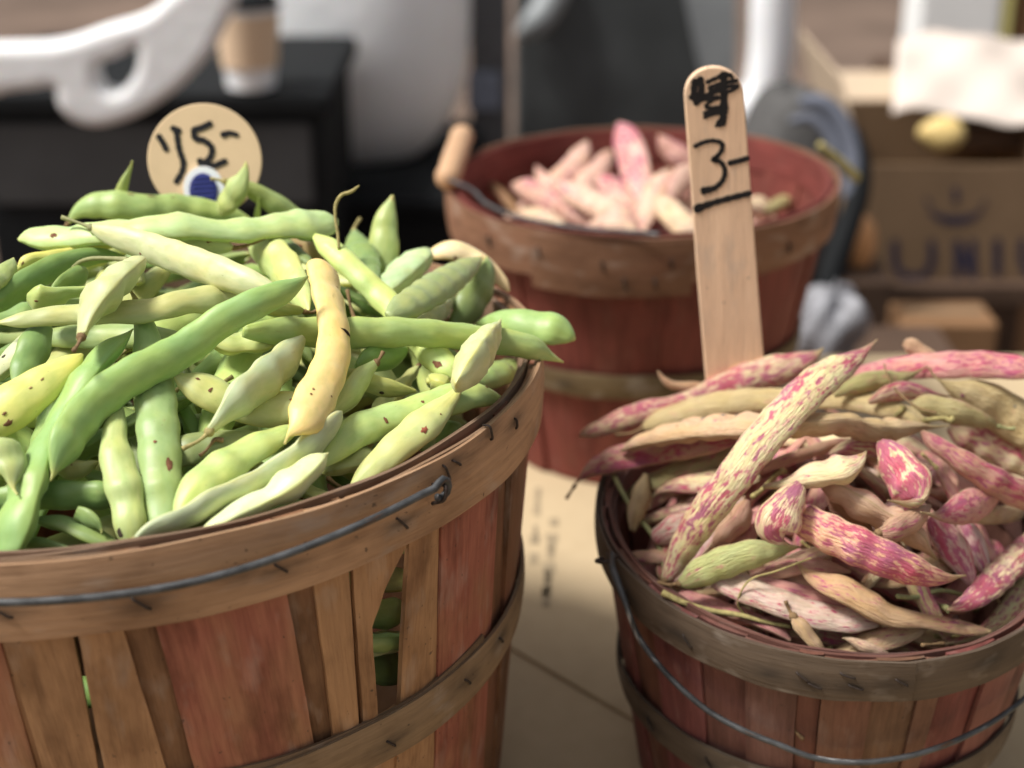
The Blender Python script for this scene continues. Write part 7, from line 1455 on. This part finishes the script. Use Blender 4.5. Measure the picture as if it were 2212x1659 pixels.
# white bag with a handle hole, draped over the bin front
def extruded(name, outer, hole, d, depth, bev, mat, parent=None):
    cu = bpy.data.curves.new(name, 'CURVE'); cu.dimensions = '2D'; cu.fill_mode = 'BOTH'
    o3 = at(*outer[0], d)
    yw = o3[1]
    for pl in (outer, hole):
        if not pl: continue
        sp = cu.splines.new('BEZIER'); sp.bezier_points.add(len(pl) - 1); sp.use_cyclic_u = True
        for bp, (u, v) in zip(sp.bezier_points, pl):
            q = at_y(u, v, yw)
            bp.co = (q[0], q[2], 0); bp.handle_left_type = bp.handle_right_type = 'AUTO'
    cu.extrude = depth; cu.bevel_depth = bev; cu.bevel_resolution = 4; cu.resolution_u = 8
    ob = bpy.data.objects.new(name, cu); COL.objects.link(ob)
    dg = bpy.context.evaluated_depsgraph_get()
    me = bpy.data.meshes.new_from_object(ob.evaluated_get(dg))
    bpy.data.objects.remove(ob)
    n = len(me.vertices); arr = np.empty(n * 3); me.vertices.foreach_get('co', arr); arr = arr.reshape(-1, 3)
    V = np.stack([arr[:, 0], yw - arr[:, 2], arr[:, 1]], 1)
    F_ = [tuple(p.vertices) for p in me.polygons]
    bpy.data.meshes.remove(me)
    return mesh_obj(name, V, F_, mat, parent, True)
def inset(pl, d):
    P = np.array(pl, float); A = 0
    for (x0, y0), (x1, y1) in zip(P, np.roll(P, -1, 0)): A += x0 * y1 - x1 * y0
    T = np.roll(P, -1, 0) - np.roll(P, 1, 0); T /= np.linalg.norm(T, axis=1)[:, None]
    return [tuple(q) for q in P + np.c_[-T[:, 1], T[:, 0]] * d * (1 if A > 0 else -1)]
wb_ = extruded('white_carrier_bag', inset([(-120, 105), (0, 100), (140, 92), (235, 62), (330, 30), (390, -20), (470, -60), (505, -30), (485, 40), (440, 120), (350, 205), (260, 250), (185, 255), (142, 225), (135, 182), (60, 180), (-120, 185)], 15),
               [(199, 120), (246, 98), (311, 77), (325, 114), (304, 184), (260, 214), (218, 204), (195, 167)], 2.12, .012, .014, M_WHITE2)
tag(wb_, 'white plastic carrier bag with a handle hole draped over the black bin', 'bag')
# white sack
SK = blob('white_sack', at(735, 0, 2.85), (.238, .22, .305), M_WHITE2, None, 60, 36, .035, 2.5, 2.5, 3)
tag(SK, 'large bulging white sack behind the coffee cup', 'sack')
b0, b1 = at(700, 360, 2.85), at(1010, 360, 2.85)
SB = thing('black_crate', 'black plastic crate under the white sack', 'crate', ((b0[0] + b1[0]) / 2, b0[1], GZ))
bz = at(735, 372, 2.85)[2] + .02
box('body', (b0[0] - .28, b0[1] - .24, GZ), (b1[0] + .02, b0[1] + .30, bz - .03), M_BLACK, SB, .01)
box('rim', (b0[0] - .29, b0[1] - .25, bz - .029), (b1[0] + .03, b0[1] + .31, bz), M_BLACK, SB, .008)
# grey stand leg
q0 = at(1058, 150, 3.0)
GL = thing('grey_stand_leg', 'dark grey metal stand leg between the white sack and the dark crate', 'stand', (q0[0], q0[1], GZ))
box('post', (q0[0] - .036, q0[1] - .03, GZ + .03), (q0[0] + .036, q0[1] + .03, .42), M_MGREY, GL, .006)
box('foot', (q0[0] - .10, q0[1] - .09, GZ), (q0[0] + .10, q0[1] + .09, GZ + .029), M_MGREY, GL, .006)
box('clamp', (q0[0] - .042, q0[1] - .042, at(1040, 235, 3.0)[2]), (q0[0] + .020, q0[1] - .031, at(1040, 145, 3.0)[2]), plain('bluish_highlight', (.22, .25, .32), .5), GL, .004)  # no real clamp: added plate, its blue-grey colour paints a highlight on the post
# big dark crate + light panel
d0, d1 = at(1112, 100, 3.15), at(1592, 100, 3.15)
DC = thing('dark_tub', 'large dark grey plastic tub behind the rear basket', 'tub', ((d0[0] + d1[0]) / 2, d0[1] + .25, GZ))
box('body', (d0[0], d0[1], GZ), (d1[0] - .06, d0[1] + .5, .14), M_DGREY, DC, .015)
box('rim', (d0[0] - .02, d0[1] - .02, .141), (d1[0] - .04, d0[1] + .52, .18), M_DGREY, DC, .01)
lp = [at(1470, -60, 3.05), at(1590, -60, 3.05), at(1602, 160, 3.05), at(1560, 330, 3.05)]
V_ = [np.array([p[0], lp[0][1], p[2]]) for p in lp]; V_ += [v + np.array([0, .02, 0]) for v in V_]
LPn = mesh_obj('light_panel', V_, [(3, 2, 1, 0), (4, 5, 6, 7), (0, 1, 5, 4), (1, 2, 6, 5), (2, 3, 7, 6), (3, 0, 4, 7)], M_LGREY, None, False)
tag(LPn, 'light grey slanted board leaning on the dark tub behind the tall paint stick', 'board')
st_ = tube('grey_strap', [at(1215, -60, 3.1), at(1185, 10, 3.1), at(1150, 55, 3.1), at(1120, 75, 3.12)], [.030, .030, .026, .012], M_LGREY, None, 24, 12)
tag(st_, 'light grey strap end hanging over the dark tub', 'strap')
# white post with bent foot
wpts = [at(1672, -160, 2.5), at(1670, 0, 2.5), at(1672, 150, 2.5), at(1664, 220, 2.5), at(1640, 262, 2.49), at(1590, 285, 2.48), at(1540, 290, 2.48)]
wy = wpts[1][1]
wpts = [np.array([p[0], wy, p[2]]) for p in wpts]
wo = tube('white_post', [wpts[0] + np.array([0, 0, .25])] + wpts, .036, M_WHITE, None, 60, 20)
tag(wo, 'white plastic tube post bending left at its foot behind the tall paint stick', 'post')
# dark cloth bag with trim
cbp = at(1745, 330, 1.75)
CB = thing('cloth_bag', 'dark grey cloth bag with blue-grey trim and a black strap behind the rear basket', 'bag', (cbp[0], cbp[1], GZ))
blob('bag_body', cbp + np.array([-.01, .06, -.06]), (.060, .075, .120), M_CLOTH, CB, 40, 24, .05, 2.5, 2.4, 8)
k_ = 1.70
tube('trim', [at(1728, 222, k_), at(1770, 222, k_), at(1815, 262, k_), at(1838, 320, k_), at(1842, 380, k_), at(1830, 430, k_)], [.006, .010, .011, .011, .011, .006], M_TRIM, CB, 40, 12)
tube('trim', [at(1708, 262, k_), at(1750, 256, k_), at(1790, 290, k_), at(1808, 340, k_), at(1810, 390, k_)], [.004, .006, .007, .007, .005], M_TRIM, CB, 40, 12)
tube('strap', [at(1848, 280, k_), at(1862, 340, k_), at(1858, 400, k_), at(1835, 480, k_), at(1800, 580, k_), at(1775, 690, k_), at(1765, 800, k_)], [.005, .009, .012, .013, .014, .012, .010], M_BLACK, CB, 40, 12)
ws_ = tube('wooden_stick', [at(1770, 312, 1.16), at(1812, 348, 1.17), at(1852, 386, 1.18)], [.0028, .0036, .0040], M_STALK, None, 16, 10)
tag(ws_, 'short tan stick lying on the right rim of the rear basket', 'stick')
# printed carton on a dark stand
k1 = 1.95
e0, e1 = at(1872, 356, k1), at(2330, 350, k1)
ez = at(1872, 640, k1)[2]
by = e0[1]
CT = thing('printed_carton', 'open brown cardboard carton with a navy smile mark and letters at the right', 'carton', ((e0[0] + e1[0]) / 2, by + .15, ez))
th_ = .004
fwall = box('front_wall', (e0[0], by, ez), (e1[0], by + th_, e0[2]), M_BOX, CT)
box('side_wall', (e0[0] - .0005, by + th_, ez), (e0[0] + th_, by + .34, e0[2] - .001), M_BOX, CT)
box('side_wall', (e1[0] - th_, by + th_, ez), (e1[0] + .0005, by + .34, e0[2] - .001), M_BOX, CT)
box('back_wall', (e0[0], by + .34, ez), (e1[0], by + .344, e0[2] - .001), M_BOX, CT)
box('bottom', (e0[0] + th_, by + th_, ez + .001), (e1[0] - th_, by + .34, ez + .005), M_BOX, CT)
fl0 = np.array([e0[0] - .001, by + .34, e0[2]]); 
mesh_obj('flap', [(e0[0] - .002, by + .02, e0[2]), (e0[0] - .002, by + .33, e0[2]), (e0[0] - .03, by + .33, e0[2] + .10), (e0[0] - .03, by + .05, e0[2] + .10),
                  (e0[0] - .006, by + .02, e0[2]), (e0[0] - .006, by + .33, e0[2]), (e0[0] - .034, by + .33, e0[2] + .10), (e0[0] - .034, by + .05, e0[2] + .10)],
         [(0, 1, 2, 3), (7, 6, 5, 4), (0, 3, 7, 4), (1, 5, 6, 2), (2, 6, 7, 3), (0, 4, 5, 1)], M_BOXL, CT, False)
mesh_obj('flap', [(e0[0], by + .345, e0[2]), (e0[0] + .30, by + .345, e0[2]), (e0[0] + .28, by + .44, e0[2] + .02), (e0[0] + .02, by + .44, e0[2] + .02),
                  (e0[0], by + .349, e0[2]), (e0[0] + .30, by + .349, e0[2]), (e0[0] + .28, by + .444, e0[2] + .02), (e0[0] + .02, by + .444, e0[2] + .02)],
         [(0, 1, 2, 3), (7, 6, 5, 4), (0, 3, 7, 4), (1, 5, 6, 2), (2, 6, 7, 3), (0, 4, 5, 1)], M_BOXL, CT, False)
def cp(x, y): return at_y(1755.6 + .3637 * x, 164.6 + .3637 * y, by - .0006)
KC = .3637 * k1 / FPX
for pts, w in ([((690, 800), (760, 842), (850, 856), (940, 840), (1010, 795)), [14, 44, 56, 44, 14]], [((850, 670), (850, 745)), 34], [((672, 730), (700, 770)), 18], [((1030, 740), (1005, 775)), 18],
               [((490, 985), (488, 1100), (530, 1175), (610, 1188), (680, 1165), (706, 1100), (706, 985)), 46], [((860, 985), (860, 1190)), 46], [((860, 985), (950, 1190)), 40], [((950, 985), (950, 1190)), 46],
               [((1095, 980), (1095, 1170)), 50], [((1245, 980), (1245, 1100), (1290, 1175), (1370, 1175), (1410, 1100), (1410, 980)), 46]):
    lay[0] += 1
    ribbon('printing', [cp(x, y) + NY * (.00004 * (lay[0] % 12)) for x, y in pts], np.array(w, float) * KC, NY, M_NAVY, fwall)
DS = thing('brown_stand', 'dark brown wooden stand under the printed carton', 'stand', ((e0[0] + e1[0]) / 2, by + .17, GZ))
box('top', (e0[0] + .02, by - .02, ez - .03), (e1[0] + .1, by + .45, ez - .001), M_BROWN, DS, .004)
for xx in (e0[0] + .04, e1[0] + .04):
    for yy in (by, by + .40):
        box('leg', (xx, yy, GZ), (xx + .05, yy + .05, ez - .031), M_BROWN, DS, .003)
OB = at(1950, 700, 1.72); OB1 = at(2160, 700, 1.72)
oc = thing('orange_carton', 'low orange-brown carton in front of the dark stand at the right', 'carton', ((OB[0] + OB1[0]) / 2, OB[1] + .1, GZ))
box('carton_body', (OB[0], OB[1], GZ), (OB1[0], OB[1] + .07, OB[2]), M_BOXO, oc, .004)
box('lid_strip', (OB[0] + .01, OB[1] + .025, OB[2] + .0005), (OB1[0] - .01, OB[1] + .045, OB[2] + .0025), M_BOX, oc)
# contents of the carton: paper, squash, tray
pp = []
nx, ny = 26, 12
p00, p10 = at(1925, 262, 2.10), at(2330, 268, 2.10)
for j in range(ny + 1):
    for i in range(nx + 1):
        fx, fy = i / nx, j / ny
        x = p00[0] + (p10[0] - p00[0]) * fx + .07 * fy
        y = p00[1] + .30 * fy
        z = p00[2] + .055 * fy + .02 * math.sin(3.1 * fx + 1.2) * math.sin(2.4 * fy + .6) + .005 * math.sin(9 * fx + 5 * fy) + .003 * math.sin(17 * fx - 8 * fy)
        pp.append((x, y, z))
pf = [(j * (nx + 1) + i, j * (nx + 1) + i + 1, (j + 1) * (nx + 1) + i + 1, (j + 1) * (nx + 1) + i) for j in range(ny) for i in range(nx)]
po = mesh_obj('paper_sheet', pp, pf, M_PAPER)
sm_ = po.modifiers.new('thick', 'SOLIDIFY'); sm_.thickness = .002
tag(po, 'crumpled white paper sheet lying over the printed carton', 'paper')
tr0, tr1 = at(2075, 275, 2.14), at(2330, 330, 2.14)
tro = box('brown_tray', (tr0[0], tr0[1], tr1[2]), (tr1[0], tr0[1] + .22, tr0[2]), M_BROWN, None, .004)
tag(tro, 'dark brown tray under the white paper in the printed carton', 'tray')
ys = blob('yellow_squash', at(2035, 288, 2.05), (.030, .024, .022), M_YELLOW, None, 28, 18, .08, 2, 2, 5)
tag(ys, 'small yellow squash beside the dark tray in the printed carton', 'squash')
ps = blob('orange_squash', at(1858, 525, 1.85), (.019, .02, .034), M_PEACH, None, 28, 18, .06, 2, 2, 6)
tag(ps, 'orange squash beside the left edge of the printed carton', 'squash')
sp0 = at(1858, 575, 1.85)
sb_ = box('low_stand', (sp0[0] - .05, sp0[1] - .05, GZ), (sp0[0] + .03, sp0[1] + .07, sp0[2] - .002), M_BROWN, None, .004)
tag(sb_, 'narrow brown stand under the orange squash', 'stand')
# white tub in sunlight with yellow edge
wt = at(2060, 130, 2.75)
WT = thing('white_tub', 'bright white tub with a yellow edge at the top right', 'tub', (wt[0], wt[1] + .1, wt[2]))
box('tub_body', (wt[0] - .068, wt[1], wt[2] - .03), (wt[0] + .075, wt[1] + .12, .35), plain('bright_white', (.92, .92, .90), .5, .4, 0, .02), WT, .01)
box('yellow_edge', (wt[0] + .076, wt[1] + .005, wt[2] - .03), (wt[0] + .094, wt[1] + .115, .34), M_YEL, WT, .004)
bxs = box('tan_carton', (wt[0] + .105, wt[1] + .02, GZ), (wt[0] + .45, wt[1] + .30, .33), M_BOXO, None, .004)
tag(bxs, 'tan carton at the top right corner beside the bright white tub', 'carton')
wst = box('tub_stand', (wt[0] - .10, wt[1] - .04, GZ), (wt[0] + .10, wt[1] + .18, wt[2] - .031), M_BROWN, None, .004)
tag(wst, 'brown wooden stand under the bright white tub', 'stand')
# crumpled plastic film bag
fm = blob('plastic_bag', at(1800, 705, 1.45), (.030, .03, .034), M_FILM, None, 48, 32, .30, 4, 2, 12)
tag(fm, 'crumpled grey plastic bag between the rear basket and the carton', 'bag')
fs = at(1800, 705, 1.45)
fb_ = box('brown_box', (fs[0] - .07, fs[1] - .08, GZ), (fs[0] + .13, fs[1] + .12, fs[2] - .045), M_BROWN, None, .004)
tag(fb_, 'low brown box under the crumpled plastic bag', 'box')

for o in list(bpy.data.objects):
    if '_o' in o.keys():
        del o['_o']
